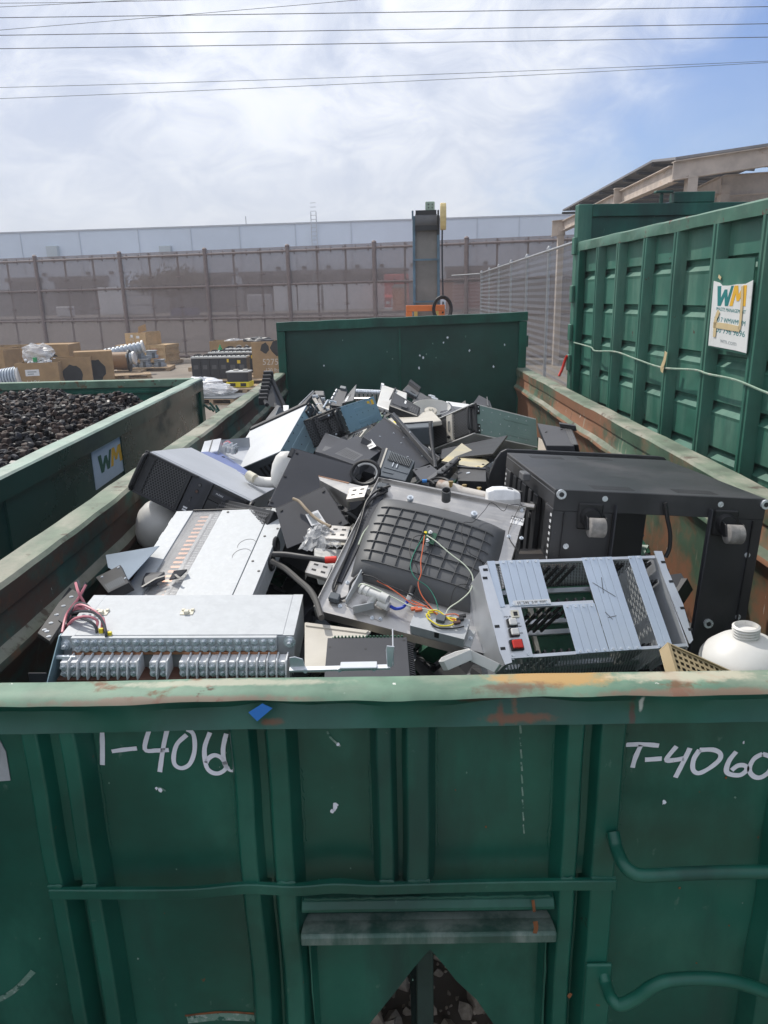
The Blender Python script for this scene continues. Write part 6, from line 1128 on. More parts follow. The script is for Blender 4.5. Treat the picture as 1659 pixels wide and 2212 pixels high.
# bead chain
pts = [sight(*pc('Z', x, y), y=Y) for x, y, Y in ((735, 560, 2.50), (738, 640, 2.42), (745, 720, 2.33), (755, 800, 2.22), (765, 880, 2.1), (775, 950, 1.98), (790, 1020, 1.85), (797, 1085, 1.72))]; pts = spline(pts, 6); m = MB()
dist = 0; last = pts[0]
for p in pts: m.lathe([(.001, -.007), (.008, -.004), (.009, 0), (.008, .004), (.001, .007)], 7, Matrix.Translation(p))
m.tube(pts, .003, 5); tag(m.build('bead_chain', M_black, smooth=True), 'black bead-like cable chain hanging across the two-grille server', 'chain')
bp2 = MB()
k2 = Slab('metal_strip', 'long black angle strip lying diagonally up over the grey cover in mid heap', 'metal strip', 'E', [(515, 268, 2.75), (775, 565, 1.95), (790, 545, 2.0), (530, 262, 2.80)], .02, M_black); k2.screws([(.45, .5)], M_zinc, .004)
# violet-blue panel and tray with terminals near the left wall
l_ = Slab('sheet_metal', 'violet-blue metal panel tucked behind the tilted silver server', 'metal panel', 'D', [(470, 550, 2.18), (775, 700, 1.95), (800, 668, 2.05), (595, 540, 2.35)], .004, M_purple); l_.screws([(.3, .75)], M_black, .006); l_.vents(.35, .62, .78, .9, 8, M_psu, 'faint_text', .6)
m_ = Slab('heat_sink', 'pale ribbed heat sink block on the tray by the left wall', 'heat sink', 'D', [(482, 560, 2.25), (590, 540, 2.25), (615, 466, 2.45), (510, 475, 2.45)], .04, M_alu2, part='base')
mm = MB()
for q in range(16): p = m_.at(q/15, .02, 0); r = m_.at(q/15, .98, 0); mm.tube([p, r], .0028, 4)
mm.build('fin', M_silver, m_.t); m_.rect('gap_strip', M_black, .46, .53, 0, 1, .004)
n_ = thing('terminal_tray', 'open steel tray with clamps and bolts in it, left of the long silver server', 'metal tray', sight(*pc('D', 690, 520), y=2.5)); o0 = n_.location
q = [sight(*pc('D', x, y), y=Y)-o0 for x, y, Y in ((600, 545, 2.3), (720, 600, 2.2), (800, 452, 2.62), (612, 468, 2.5))]
mm = MB(); mm.add(q+[p-V((0, 0, .05)) for p in q], [(4, 5, 6, 7), (2, 3, 7, 6), (0, 4, 7, 3)]); mm.build('tray', M_silver, n_)
for k in range(9): p = q[0].lerp(q[1], .15+.08*k).lerp(q[3].lerp(q[2], .2+.05*k), .35+.06*(k % 3))-V((0, 0, .02)); MB().cyl(p, p+V((.004, 0, .03)), .009, 8).cyl(p+V((.004, 0, .03)), p+V((.006, 0, .045)), .005, 7).build('clamp_bolt', M_zinc if k % 3 else M_lug, n_)
MB().tube([q[0].lerp(q[2], .5)+V(w) for w in ((-.06, 0, .0), (-.03, -.02, .02), (.0, -.05, .0), (.02, -.09, -.03))], .004, 6, 4).build('wire', M_pink, n_)
# white plastic vessels
def vessel(label, cat, key, px, y, prof, rot, mt=M_white, n=28, nm='plastic_bottle', part='body'):
    p = sight(*pc(key, *px), y=y); t = thing(nm, label, cat, p, rot); MB().lathe(prof, n).build(part, mt, t, smooth=True); return t
vessel('white rounded plastic vessel under the tilted silver server by the left wall', 'plastic bottle', 'D', (215, 1010), 1.55, [(.001, -.115), (.05, -.108), (.078, -.085), (.088, -.05), (.09, 0), (.086, .03), (.072, .06), (.045, .082), (.02, .092), (.001, .094)], (20, 20, 0))
vessel('white bulbous plastic tank behind the plain dark cover sheet', 'plastic tank', 'D', (1030, 680), 1.72, [(.001, -.07), (.03, -.066), (.048, -.045), (.055, -.01), (.055, .025), (.046, .06), (.03, .08), (.001, .088)], (-8, 12, 0), nm='plastic_tank')
t = thing('pipe_elbow', 'white plastic pipe elbow with a pale collar beside the bulbous tank', 'pipe fitting', sight(*pc('D', 880, 735), y=1.78)); o0 = t.location
def rel(key, *P): return [sight(*pc(key, x, y), y=Y)-o0 for x, y, Y in P]
MB().tube(rel('D', (800, 705, 1.80), (850, 735, 1.78), (910, 745, 1.78), (985, 745, 1.76)), .022, 16, 5).build('pipe', M_white, t, smooth=True); MB().tube(rel('D', (790, 695, 1.78), (835, 720, 1.76)), .019, 16).build('collar', M_cream, t, smooth=True)
t = thing('plastic_jug', 'big white plastic jug with a ribbed screw neck in the right front corner', 'plastic jug', sight(*pc('C', 1532, 1288), y=.40), (0, -4, 10))
MB().lathe([(.001, -.17), (.098, -.165), (.105, -.15), (.106, -.02), (.100, .012), (.088, .030), (.062, .052), (.043, .062), (.036, .064)], 32).build('body', M_white, t, smooth=True)
MB().lathe([(.036, .060)]+[(r, .062+.0035*i) for i in range(9) for r in ((.0285,) if i % 2 else (.031,))]+[(.026, .0935), (.026, .08), (.001, .08)], 24).build('neck', M_white, t, smooth=True)
for a in range(6): p = V((.106*sin(a*1.1-1.3), -.106*cos(a*1.1-1.3), -.03-.02*(a % 3))); MB().ribbon([p*1.004, p*1.004+V((.012, .0, -.02))], .0012, p.normalized(), .0003).build('scuff_mark', M_inkg, t)
t = thing('perforated_tray', 'tan perforated plastic tray under the white jug in the front right corner', 'plastic tray', sight(*pc('C', 1385, 1400), y=.24), (22, 27, 4)); MB().holes(.22, .10, 15, 6, .009, .009).build('grid', M_tan, t); MB().box((-.118, .0505, -.025), (.118, .054, .004)).box((-.118, -.054, -.025), (.118, -.0505, .004)).box((-.118, -.05, -.025), (-.1105, .05, .004)).box((.1105, -.05, -.025), (.118, .05, .004)).build('rim', M_tan, t); MB().box((-.11, -.05, -.03), (.11, .05, -.026)).build('underside', M_blackp, t)
# white moulded cups by the front rail
for lab, px, y, rot, s in (('white moulded plastic scoop lying on its side by the front rail, the left one', (1050, 1235), .20, (-25, -10, 25), .62), ('white moulded plastic scoop tipped towards the card cage, the right one', (1195, 1240), .22, (-30, 20, -20), .62)):
    t = thing('plastic_scoop', lab, 'plastic scoop', sight(*pc('B', *px), y=y), rot); k = [(-.045, -.03), (.05, -.03), (.058, .0), (.03, .045), (-.02, .045), (-.05, .0)]
    MB().loft([[(a, b_, 0) for a, b_ in k], [(a*1.12, b_*1.12, .035) for a, b_ in k], [(a*1.05, b_*1.05, .035) for a, b_ in k], [(a*.93, b_*.93, .004) for a, b_ in k]], m=Matrix.Scale(s, 4)).build('shell', M_white, t, bevel=.002); MB().cyl((0.02, .0, .004), (.02, .0, .007), .007, 12).build('hole_boss', M_lug, t)
# dark board case, its finned side and the silver bracket at the front rail
q1, MQ = posed('controller_case', 'dark grey controller case with screw holes and finned right edge, at the front rail', 'controller', (-.189, .314, 1.654), (8.8, 1.1, 1.3)); hx, hy, hz = .092, .0555, .025
MB().box((-hx, -hy-.05, -hz), (hx, hy, hz)).build('case', M_grey, q1, bevel=.001); MB().box((-hx+.01, hy+.0005, hz-.01), (hx-.01, hy+.003, hz-.001)).build('circuit_board', M_pcb, q1)
m = MB()
for k in range(20): m.box((-hx+.015+.0082*k, hy-.0, hz+.0002), (-hx+.019+.0082*k, hy+.004, hz+.003))
m.build('pin_row', M_pcb, q1)['kind'] = 'stuff'
m = MB()
for k in range(18): m.prism([(hx+.0005, hz-.002), (hx+.013, hz-.007), (hx+.013, -hz), (hx+.0005, -hz)], -hy-.045+.0078*k, -hy-.041+.0078*k)
m.build('cooling_fin', M_blackp, q1)['kind'] = 'stuff'
m = MB()
for u, v in ((300, 1128), (512, 1138), (740, 1087)): c = lp(MQ, pc('B', u, v), 'z', hz); m.cyl((c.x, c.y, hz-.001), (c.x, c.y, hz+.0004), .0035, 10)
m.build('screw_hole', M_blackp, q1)
t = thing('metal_bracket', 'bright aluminium angle bracket with an upturned end lying on the front rail edge', 'bracket', sight(*pc('B', 360, 1250), y=.20)); o0 = t.location
p0, p1_, p2_, p3 = [sight(*pc('B', x, y), y=Y)-o0 for x, y, Y in ((58, 1268, .15), (658, 1252, .15), (668, 1140, .19), (62, 1190, .21))]
up = V((0, 0, 1))
MB().add([p0, p1_, p1_+V((0, .010, .003)), p0+V((0, .010, .003)), p0-up*.004, p1_-up*.004, p1_+V((0, .010, -.001)), p0+V((0, .010, -.001))], [(0, 1, 2, 3), (7, 6, 5, 4), (0, 4, 5, 1), (1, 5, 6, 2), (2, 6, 7, 3), (3, 7, 4, 0)]).build('flange', M_alu2, t)
z_ = V((0, 0, .001)); MB().prism([(p1_.x-.006, p1_.z), (p1_.x+.004, p1_.z), (p1_.x+.010, p1_.z+.046), (p1_.x-.006, p1_.z+.048), (p1_.x-.008, p1_.z+.038)], p1_.y+.003, p1_.y+.006).box((p1_.x+.005, p1_.y+.0065, p1_.z), (p1_.x+.008, p1_.y+.10, p1_.z+.040)).build('upturned_end', M_alu2, t, bevel=.001)
MB().prism([(p0.x, p0.z+.001), (p0.x+.032, p0.z+.001), (p0.x+.028, p0.z+.020), (p0.x+.012, p0.z+.026), (p0.x, p0.z+.024)], p0.y+.010, p0.y+.0125).build('tapered_tab', M_alu2, t, bevel=.001)
x_ = (p0*.30+p1_*.70); MB().box((x_.x-.04, x_.y-.006, x_.z+.001), (x_.x+.035, x_.y+.02, x_.z+.006)).build('clip', M_alu2, t, bevel=.001)
m = MB()
for k in (.16, .5, .84): q = p0.lerp(p1_, k); m = MB(); bolt(m, q-up*.002, (0, -1, 0), .003, .002); m.build('rivet', M_zinc, t)
a = Slab('plastic_cover', 'flat beige plastic cover behind the dark controller case at the front', 'plastic cover', 'B', [(150, 1260, .30), (300, 1260, .30), (545, 1050, .50), (150, 975, .55)], .006, M_beige); a.rect('edge_bead', M_beige, .02, .98, .9, .97, .004)
# slotted brackets, channel, tub, cables left of the basin
def slotted(lab, key, cor, th=.003):
    s = Slab('slotted_bracket', lab, 'bracket', key, cor, th, M_steel, part='plate'); s.lip('s', .012, M_steel); s.lip('w', .03, M_steel)
    for u in (.2, .62):
        for v in (.25, .65): s.rect('slot', M_blackp, u, u+.2, v, v+.12, .0006)
slotted('small steel bracket with four slots, upper one beside the basin flange', 'B', [(275, 480, .93), (400, 487, .92), (425, 415, .99), (305, 403, 1.0)]); slotted('small steel bracket with four slots, lower one by the red cable end', 'B', [(155, 682, .80), (285, 718, .78), (318, 640, .84), (190, 605, .86)]); slotted('small steel bracket with four slots at the end of the long channel', 'B', [(400, 250, 1.02), (505, 235, 1.02), (530, 160, 1.08), (418, 185, 1.08)])
a = Slab('steel_channel', 'long stainless channel with a rusty edge above the dark cover sheets', 'metal channel', 'B', [(240, 140, 1.22), (415, 232, 1.05), (545, 165, 1.10), (232, 118, 1.26)], .004, M_steel); a.lip('s', .05, M_steel, th=.002); a.rect('rusty_edge', mat('rusty_edge', (.32, .16, .09), .7), .0, .6, .9, 1.0, .002)
a = Slab('plastic_tub', 'small white plastic tub wrapped in clear film left of the basin', 'plastic tub', 'B', [(205, 660, .90), (390, 660, .88), (385, 545, .97), (205, 535, 1.0)], .07, M_white, part='tub', bevel=.004)
t = thing('plastic_bag', 'crumpled clear plastic bag lying on the white tub left of the basin', 'plastic bag', sight(*pc('B', 265, 470), y=1.0)); o0 = t.location; rb = random.Random(5); n_ = 16; q = [sight(*pc('B', x, y), y=Y)-o0 for x, y, Y in ((110, 560, .93), (380, 530, .90), (300, 405, 1.02), (195, 405, 1.06))]
MB().add([q[0]*(1-i/n_)*(1-j/n_)+q[1]*(i/n_)*(1-j/n_)+q[2]*(i/n_)*(j/n_)+q[3]*(1-i/n_)*(j/n_)+V((rb.uniform(-.006, .006), rb.uniform(-.008, .008), .03*sin(pi*i/n_)*sin(pi*j/n_)+rb.uniform(-.006, .008))) for j in range(n_+1) for i in range(n_+1)], [(j*(n_+1)+i, j*(n_+1)+i+1, (j+1)*(n_+1)+i+1, (j+1)*(n_+1)+i) for j in range(n_) for i in range(n_)]).build('film', M_film, t)
def cable(lab, mt, r, key, pts, cat='cable', nm='cable'):
    return tag(MB().tube([sight(*pc(key, x, y), y=Y) for x, y, Y in pts], r, 8, 6).build(nm, mt, smooth=True), lab, cat)
t = thing('battery_cable', 'thick black cable with a red sleeved end leaving the clear-window panel', 'cable'); 
MB().tube([sight(*pc('A', x, y), y=Y) for x, y, Y in ((1375, 360, .86), (1440, 362, .84), (1530, 375, .80), (1640, 392, .78))], .0085, 10, 5).build('lead', M_cable, t, smooth=True); MB().tube([sight(*pc('B', x, y), y=Y) for x, y, Y in ((272, 612, .78), (340, 608, .78))], .0105, 10).build('red_sleeve', M_red, t, smooth=True)
cable('thick dusty black cable looping down beside the clear-window panel', mat('dusty_cable', (.05, .048, .045), .7), .0085, 'A', ((1365, 395, .85), (1430, 430, .82), (1500, 490, .74), (1555, 540, .66), (1590, 600, .58), (1615, 680, .50)))
cable('tan flat cord draped over the notched dark cover', M_tan_cable, .005, 'D', ((1085, 852, 1.12), (1125, 870, 1.10), (1170, 920, 1.06), (1215, 965, 1.035), (1270, 1005, 1.0), (1330, 1035, .97)))
cable('black cord running across the glossy dark panel to the bar-code tag', M_cable, .008, 'E', ((105, 520, 1.88), (140, 495, 1.98), (210, 478, 2.08), (290, 450, 2.15), (345, 435, 2.2)))
t = thing('cable_ring', 'pale plastic ring wrapped with a loop of black cable, above the steel channel', 'cable ring', sight(*pc('E', 360, 620), y=1.45), (62, 0, -20)); MB().tube([(.055*cos(a), .045*sin(a), 0) for a in [2*pi*k/30 for k in range(31)]], .007, 8).build('cable_loop', M_cable, t, smooth=True); MB().tube([(.047*cos(a), .037*sin(a), -.004) for a in [-.6+3.0*k/30 for k in range(31)]], .006, 8).build('ring', M_white, t, smooth=True)
t = thing('cable_loop', 'thin black cable loops with a blue band behind the steel plate', 'cable'); MB().tube([sight(*pc('E', x, y), y=Y) for x, y, Y in ((660, 690, 1.10), (690, 672, 1.12), (740, 668, 1.12), (770, 690, 1.10))], .005, 6, 5).tube([sight(*pc('E', x, y), y=Y) for x, y, Y in ((735, 670, 1.16), (780, 652, 1.18), (840, 660, 1.16), (870, 690, 1.12))], .005, 6, 5).build('loop', M_cable, t, smooth=True); MB().tube([sight(*pc('E', x, y), y=Y) for x, y, Y in ((697, 670, 1.118), (725, 669, 1.118))], .0062, 8).build('blue_band', flat('blue_band', (.03, .22, .6)), t)
# plate and fittings behind the fountain plate
a = Slab('metal_plate', 'bright aluminium sheet edge sticking up behind the fountain plate', 'metal plate', 'E', [(495, 710, .98), (1290, 860, .96), (1310, 830, 1.02), (500, 650, 1.04)], .003, M_steel); a.screws([(.03, .6), (.12, .6)], M_black)
t = thing('brass_manifold', 'rusty white bar with three brass fittings behind the steel plate', 'manifold', sight(*pc('E', 930, 730), y=1.10)); o0 = t.location; MB().tube(rel('E', (800, 700, 1.14), (850, 712, 1.12), (950, 745, 1.09), (1080, 775, 1.06)), .022, 12, 4).build('bar', mat('rust_stained_white', (.5, .47, .43), .6, layers=[((.25, .12, .06), 9, .52, .65, .8)]), t, smooth=True)
for x, y in ((868, 692), (948, 712), (1035, 728)): p = rel('E', (x, y, 1.10))[0]; MB().cyl(p-V((0, 0, .018)), p+V((0, 0, .006)), .006, 8).cyl(p+V((0, 0, .0062)), p+V((0, 0, .012)), .008, 6).build('brass_fitting', M_brass, t)
t = thing('handset', 'pale grey plastic handset body at the top right of the fountain plate', 'plastic housing', sight(*pc('E', 1175, 765), y=.98), (20, 8, -15)); MB().loft([[(x, -.03*s, -.03), (x, .03*s, -.03), (x, .034*s, .0), (x, .022*s, .026*h+.004), (x, -.022*s, .026*h+.004), (x, -.034*s, .0)] for x, s, h in ((-.05, .8, .7), (-.03, 1, 1), (.0, 1, 1), (.03, .95, .8), (.052, .7, .4))]).build('shell', M_lug, t, bevel=.004, seg=2); MB().box((.0, -.012, .024), (.03, .012, .0275)).build('recess', M_grey2, t, bevel=.002)
MB().tube([sight(*pc('E', x, y), y=Y)-t.location for x, y, Y in ((1265, 812, .99), (1365, 825, .97))], .010, 10).build('stub', M_steel, t, smooth=True); t.rotation_euler = (0, 0, 0)
# left corner bits
a = Slab('sheet_metal', 'blue-grey bare sheet leaning by the left wall under the clear-window panel', 'metal panel', 'Q', [(905, 385, 1.0), (1130, 520, .85), (1440, 90, 1.05), (878, 248, 1.12)], .002, flat('blue_grey_sheet', (.12, .16, .21), .45, metal=.3))
a = Slab('circuit_box', 'small black circuit box with a pin block down by the left wall', 'circuit box', 'Q', [(905, 655, .80), (1130, 545, .80), (1015, 322, .95), (770, 485, .95)], .03, M_black, part='box'); a.vents(.1, .9, .08, .42, 10, M_psu, 'pin_block', .5); a.screws([(.2, .85), (.9, .9), (.95, .25)], M_zinc, .003)
a = Slab('metal_cover', 'black punched cover plate standing against the left wall in the front corner', 'metal cover', 'Q', [(130, 1090, .55), (265, 1180, .50), (600, 650, .80), (480, 588, .86)], .012, M_black); a.screws([(.55, .85), (.45, .62), (.4, .42), (.4, .25), (.8, .05), (.5, .1), (.3, .1)], M_zinc, .004); a.rect('raised_pad', M_grey, .75, 1.3, .35, .62, .004)
# far heap
a = Slab('appliance_panel', 'white flat appliance panel leaning against the far heap', 'appliance panel', 'Z', [(100, 345, 3.9), (440, 470, 3.7), (465, 200, 4.5), (170, 105, 4.7)], .03, M_white, part='panel', bevel=.006); a.rect('grey_cap', M_lug, -.06, .06, .96, 1.05, .004, .04)
cable('twisted dark cord lying across the white appliance panel', M_cable, .008, 'Z', ((325, 150, 4.55), (290, 220, 4.3), (255, 290, 4.15), (210, 370, 3.95), (165, 450, 3.75)))
a = Slab('desk_phone', 'black desk phone with keypad and display lying tilted on the white panel', 'desk phone', 'Z', [(250, 345, 3.55), (590, 470, 3.35), (620, 370, 3.6), (300, 185, 4.0)], .05, M_blackp, part='body', bevel=.006); a.rect('display', M_grey, .08, .42, .15, .75, .003); a.rect('silver_key', M_lug, .47, .53, .45, .78, .004)
for r in range(4):
    for q in range(3): a.rect('key', M_grey2, .70+.07*q, .75+.07*q, .1+.13*r, .18+.13*r, .004)
for q in range(8): a.rect('line_key', M_grey2, .50+.06*q, .53+.06*q, .82, .88, .004)
a.rect('handset', M_grey, .42, .62, .02, .34, .018, .03)
a = Slab('printer', 'dark grey printer with a cut-out mark, highest in the middle of the far heap', 'printer', 'Z', [(520, 300, 4.4), (750, 360, 4.3), (785, 298, 4.5), (600, 175, 4.8)], .10, M_grey2, part='body', bevel=.006); a.rect('mark', M_grey, .5, .62, .35, .6, .004)
a = Slab('printer_tray', 'open dark tray and flap standing behind the desk phone', 'printer part', 'Z', [(410, 170, 4.6), (570, 260, 4.5), (625, 180, 4.75), (480, 95, 4.95)], .03, M_grey2, part='tray', bevel=.004); a.rect('upturned_flap', M_black, .0, .9, .85, 1.15, .03, .05); a.rect('slot', M_blackp, .45, .8, .3, .4, .003); a.rect('arm', M_psu, .2, 1.0, -.1, .1, .01)
t = thing('plastic_dish', 'white oval plastic dish with a stub in the middle, on the far heap', 'plastic dish', sight(*pc('Z', 742, 400), y=3.75), (24, 0, 5)); rx_, ry_ = .135, .10
MB().loft([[(rx_*k*cos(a), ry_*k*sin(a), z) for a in [2*pi*i/36 for i in range(36)]] for k, z in ((.62, -.06), (.9, -.02), (1, .02), (.96, .022), (.86, -.015), (.58, -.05), (.001, -.05))]).build('bowl', M_white, t, smooth=True); MB().lathe([(.045, -.05), (.042, -.005), (.015, .0), (.012, .008), (.001, .008)], 16).build('stub', M_beige, t, smooth=True)
a = Slab('computer_case', 'wide beige plastic case lid with a yellow sticker in the far heap', 'computer case', 'Z', [(345, 580, 3.0), (870, 505, 3.0), (770, 470, 3.6), (225, 490, 3.5)], .03, M_beige, part='lid', bevel=.005); a.rect('sticker', M_yel, .04, .14, .35, .6, .001)
a = Slab('toner_unit', 'long dark plastic toner unit in front of the beige lid', 'toner unit', 'Z', [(345, 640, 2.75), (770, 610, 2.75), (765, 515, 2.9), (335, 585, 2.9)], .10, M_psu, part='body', bevel=.005); a.vents(.3, .5, .7, .85, 10, M_blackp, 'rib_slot', .5); a.rect('lip', M_grey, .0, 1, .88, 1, .006)
a = Slab('metal_box', 'dark blue-grey square box on the far heap right of the white dish', 'metal box', 'Z', [(865, 470, 3.6), (1050, 410, 3.6), (970, 335, 4.1), (830, 345, 4.1)], .10, flat('blue_black_paint', (.035, .04, .055), .5), part='box', bevel=.004)
a = Slab('shelf_strip', 'white metal frame strip lying at the far wall right of the dish', 'metal frame', 'Z', [(930, 350, 4.6), (1195, 388, 4.5), (1195, 325, 4.7), (925, 303, 4.8)], .04, flat('bright_white_paint', (.78, .79, .8), .4), part='strip'); a.rect('groove', M_lug, .02, .98, .3, .4, .001)
a = Slab('metal_cover', 'black tilted cover standing behind the green-grey server side', 'metal cover', 'Z', [(1240, 330, 4.3), (1480, 400, 4.1), (1440, 300, 4.4), (1315, 225, 4.6)], .03, M_grey, part='sheet'); a.rect('edge_pipe', M_grey2, .72, .8, .0, 1.0, .02)
a = Slab('metal_scrap', 'dark clamp and wire bits beside the printer in the far heap', 'metal scrap', 'Z', [(700, 250, 4.7), (800, 310, 4.6), (805, 250, 4.7), (740, 222, 4.8)], .03, M_black); a.screws([(.3, .8), (.8, .7)], M_zinc, .02)
# dark right-hand wedge by the wall
a = Slab('loudspeaker_case', 'dark grey wedge-shaped case with a perforated edge against the right wall', 'equipment case', 'E', [(1440, 485, 1.95), (1605, 488, 1.85), (1540, 275, 2.10), (1385, 350, 2.30)], .05, M_grey, part='case', bevel=.002); a.rect('perforated_strip', M_blackp, .92, 1.16, .05, .98, .0, .05); a.rect('top_flap', M_black, .78, 1.3, .94, 1.03, .02, .025); a.screws([(.8, .85), (.2, .6)], M_black)
m = MB()
for r in range(22):
    for q in range(3): p = a.at(.955+.07*q, .08+.04*r, .0004); m.cyl(p, p+a.n*.0008, .005, 6)
m.build('strip_hole', M_grey2, a.t)['kind'] = 'stuff'
a = Slab('cardboard_scrap', 'torn brown flap of packing board behind the dark wedge case', 'packing scrap', 'E', [(1380, 485, 2.5), (1450, 480, 2.4), (1425, 440, 2.6), (1385, 405, 2.7)], .008, flat('grey_brown_board', (.30, .26, .21), .8))
# black modular rack leaning on the left wall
t = thing('module_rack', 'black rack of square modules leaning on the left wall top', 'module rack', sight(*pc('Y', 150, 250), y=4.0)); o0 = t.location
def relY(*P): return [sight(*pc('Y', x, y), y=Y)-o0 for x, y, Y in P]
pp = relY((190, -10, 3.95), (130, 330, 3.72)); 
for k in range(8): c = pp[0].lerp(pp[1], k/7); MB().cbox(c, (.062, .06, .045)).build('module', M_blackp, t, bevel=.003); MB().cbox(c+V((-.004, -.002, .026)), (.056, .05, .006)).build('module_cap', M_grey2, t, bevel=.002)
q = relY((225, 40, 3.95), (390, 400, 3.75), (300, 420, 3.6), (170, 380, 3.6)); MB().tube([q[0], q[1]], .02, 6).tube([q[0]+V((-.05, 0, -.06)), q[2]], .014, 6).tube([q[0]+V((-.08, 0, -.08)), q[3]], .014, 6).build('frame_bar', M_black, t)
MB().add([q[0], q[1], q[2], q[3], q[0]+V((0, .02, 0)), q[1]+V((0, .02, 0)), q[2]+V((0, .02, 0)), q[3]+V((0, .02, 0))], [(0, 1, 2, 3), (7, 6, 5, 4), (0, 4, 5, 1), (1, 5, 6, 2), (2, 6, 7, 3), (3, 7, 4, 0)]).build('back_panel', M_blackp, t)
a = Slab('computer_case', 'grey-brown metal case edge beyond the long silver server, near the left wall', 'computer case', 'Y', [(110, 620, 3.3), (260, 560, 3.2), (345, 395, 3.5), (300, 375, 3.6)], .1, M_grey2, part='case', bevel=.003); a.rect('end_plate', M_psu, .92, 1.05, .1, .9, .004)
a = Slab('plastic_clip', 'small pale translucent clip near the module rack', 'plastic clip', 'Y', [(385, 470, 3.6), (450, 470, 3.6), (455, 390, 3.7), (380, 380, 3.7)], .02, M_lug)
# rails and dark assemblies around the far end of the long server
a = Slab('server_rail', 'dark server slide rail with a silver edge poking up past the long server', 'server rail', 'Y', [(545, 425, 3.35), (600, 430, 3.3), (800, 215, 3.75), (775, 200, 3.8)], .02, M_blackp, part='rail'); a.rect('bright_edge', M_silver, .0, .12, .0, 1, .006)
a = Slab('end_block', 'grey plastic end block on top of the slide rail', 'plastic block', 'Y', [(780, 250, 3.75), (915, 250, 3.7), (915, 200, 3.8), (790, 190, 3.85)], .05, M_grey2, part='block', bevel=.004)
t = thing('bracket_cluster', 'tangle of black hinged brackets between the two blue-grey servers', 'bracket', sight(*pc('Y', 880, 420), y=3.2)); o0 = t.location
for (x, y, Y), (x2, y2, Y2), r in (((790, 300, 3.3), (900, 480, 3.1), .016), ((830, 280, 3.35), (960, 560, 3.0), .02), ((870, 330, 3.3), (1000, 400, 3.25), .012), ((760, 400, 3.1), (900, 700, 2.85), .018), ((880, 320, 3.4), (1010, 470, 3.2), .022)): q = relY((x, y, Y), (x2, y2, Y2)); MB().tube(q, r, 5).build('arm', M_blackp, t)
for x, y, Y in ((800, 270, 3.3), (890, 305, 3.35), (850, 380, 3.2), (880, 490, 3.1), (960, 590, 3.0), (950, 450, 3.15)): q = relY((x, y, Y))[0]; MB().cbox(q, (.035, .02, .02)).build('metal_clip', M_zinc, t, bevel=.002)
MB().tube(relY((905, 415, 3.1), (960, 320, 3.25), (1075, 340, 3.25), (1065, 360, 3.25)), .006, 6).build('wire_handle', M_zinc, t)
a = Slab('keyboard_case', 'dark panel with grey square blocks along its edge behind the blue-grey server', 'equipment panel', 'Y', [(985, 370, 3.9), (1140, 390, 3.8), (1225, 225, 4.1), (1095, 165, 4.2)], .04, M_grey, part='panel')
for k in range(4): a.rect('edge_block', M_lug, -.08, .03, .05+.24*k, .2+.24*k, .012, .03)
a.rect('corner_block', M_psu, .3, .9, .97, 1.12, .02, .04)
a = Slab('metal_bracket', 'grey tapering fin-shaped bracket with slots standing up by the far wall', 'bracket', 'Y', [(1145, 360, 3.8), (1300, 320, 3.7), (1335, 105, 4.1), (1260, 200, 4.0)], .006, M_grey2); a.rect('white_tab', M_lug, .25, .42, .05, .4, .003); a.rect('slot', M_blackp, .5, .58, .3, .5, .002)
t = thing('cable_tray_scrap', 'zinc-plated ladder-like cable tray piece at the foot of the far wall', 'cable tray', sight(*pc('Y', 1450, 250), y=4.6)); o0 = t.location
q = relY((1325, 200, 4.7), (1660, 215, 4.6)); MB().tube(q, .018, 8).build('side_rail', M_zinc, t)
for k in range(6): p = q[0].lerp(q[1], .06+.17*k); MB().box((p.x-.012, p.y-.01, p.z-.16), (p.x+.012, p.y+.008, p.z-.0)).build('rung', M_steel, t)
q2 = relY((1310, 300, 4.6), (1560, 300, 4.5)); MB().tube(q2, .012, 6).build('side_rail', M_steel, t)
a = Slab('plastic_cover', 'cream broken plastic panel with dark slots under the sticker server', 'plastic panel', 'Y', [(1215, 840, 2.75), (1390, 780, 2.75), (1490, 710, 3.0), (1225, 775, 2.95)], .03, M_beige, part='panel')
for k in range(4): a.rect('slot', M_blackp, .35+.15*k, .42+.15*k, .1, .7, .004)
# dark filler between: black cover in front of the two-grille server and right of it
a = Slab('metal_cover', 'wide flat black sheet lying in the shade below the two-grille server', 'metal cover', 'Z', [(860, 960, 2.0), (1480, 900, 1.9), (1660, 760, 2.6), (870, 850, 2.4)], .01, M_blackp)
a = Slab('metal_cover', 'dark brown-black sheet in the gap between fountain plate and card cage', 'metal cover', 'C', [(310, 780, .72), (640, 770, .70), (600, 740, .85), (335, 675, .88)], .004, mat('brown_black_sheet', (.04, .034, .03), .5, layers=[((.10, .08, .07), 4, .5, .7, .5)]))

# ---- the mass of small dark scrap underneath, and loose covers showing in the gaps
def hz_(x, y):
    base = 1.40 if y < .9 else 1.40+.08*min(1, (y-.9)/1.2)
    base += .07*min(1, max(0, (y-1.5)/.6))-.05*max(0, (y-4.2))
    return base - .22*max(0, abs(x)-.75)/.4 + .05*NZ.noise(V((x*1.7, y*1.7, 3)))
rs = random.Random(11); mass = [MB() for _ in range(7)]
for i in range(2300):
    x, y = rs.uniform(-1.04, 1.04), rs.uniform(.24, 6.05); w, d, h = rs.uniform(.03, .20), rs.uniform(.03, .16), rs.choice((.004, .01, .03, .06)); z = hz_(x, y)-.06-rs.random()*.16
    mass[rs.choice((0, 0, 0, 0, 1, 1, 1, 2, 2, 3, 4, 5, 6))].cbox((0, 0, 0), (w, d, h), Matrix.Translation((x, y, z)) @ Euler([rs.uniform(-.7, .7), rs.uniform(-.7, .7), rs.uniform(0, 6)]).to_matrix().to_4x4())
st = MB(); idx = []
for k, q in enumerate(mass): st.add(q.v, q.f); idx += [k]*len(q.f)
n_ = 24
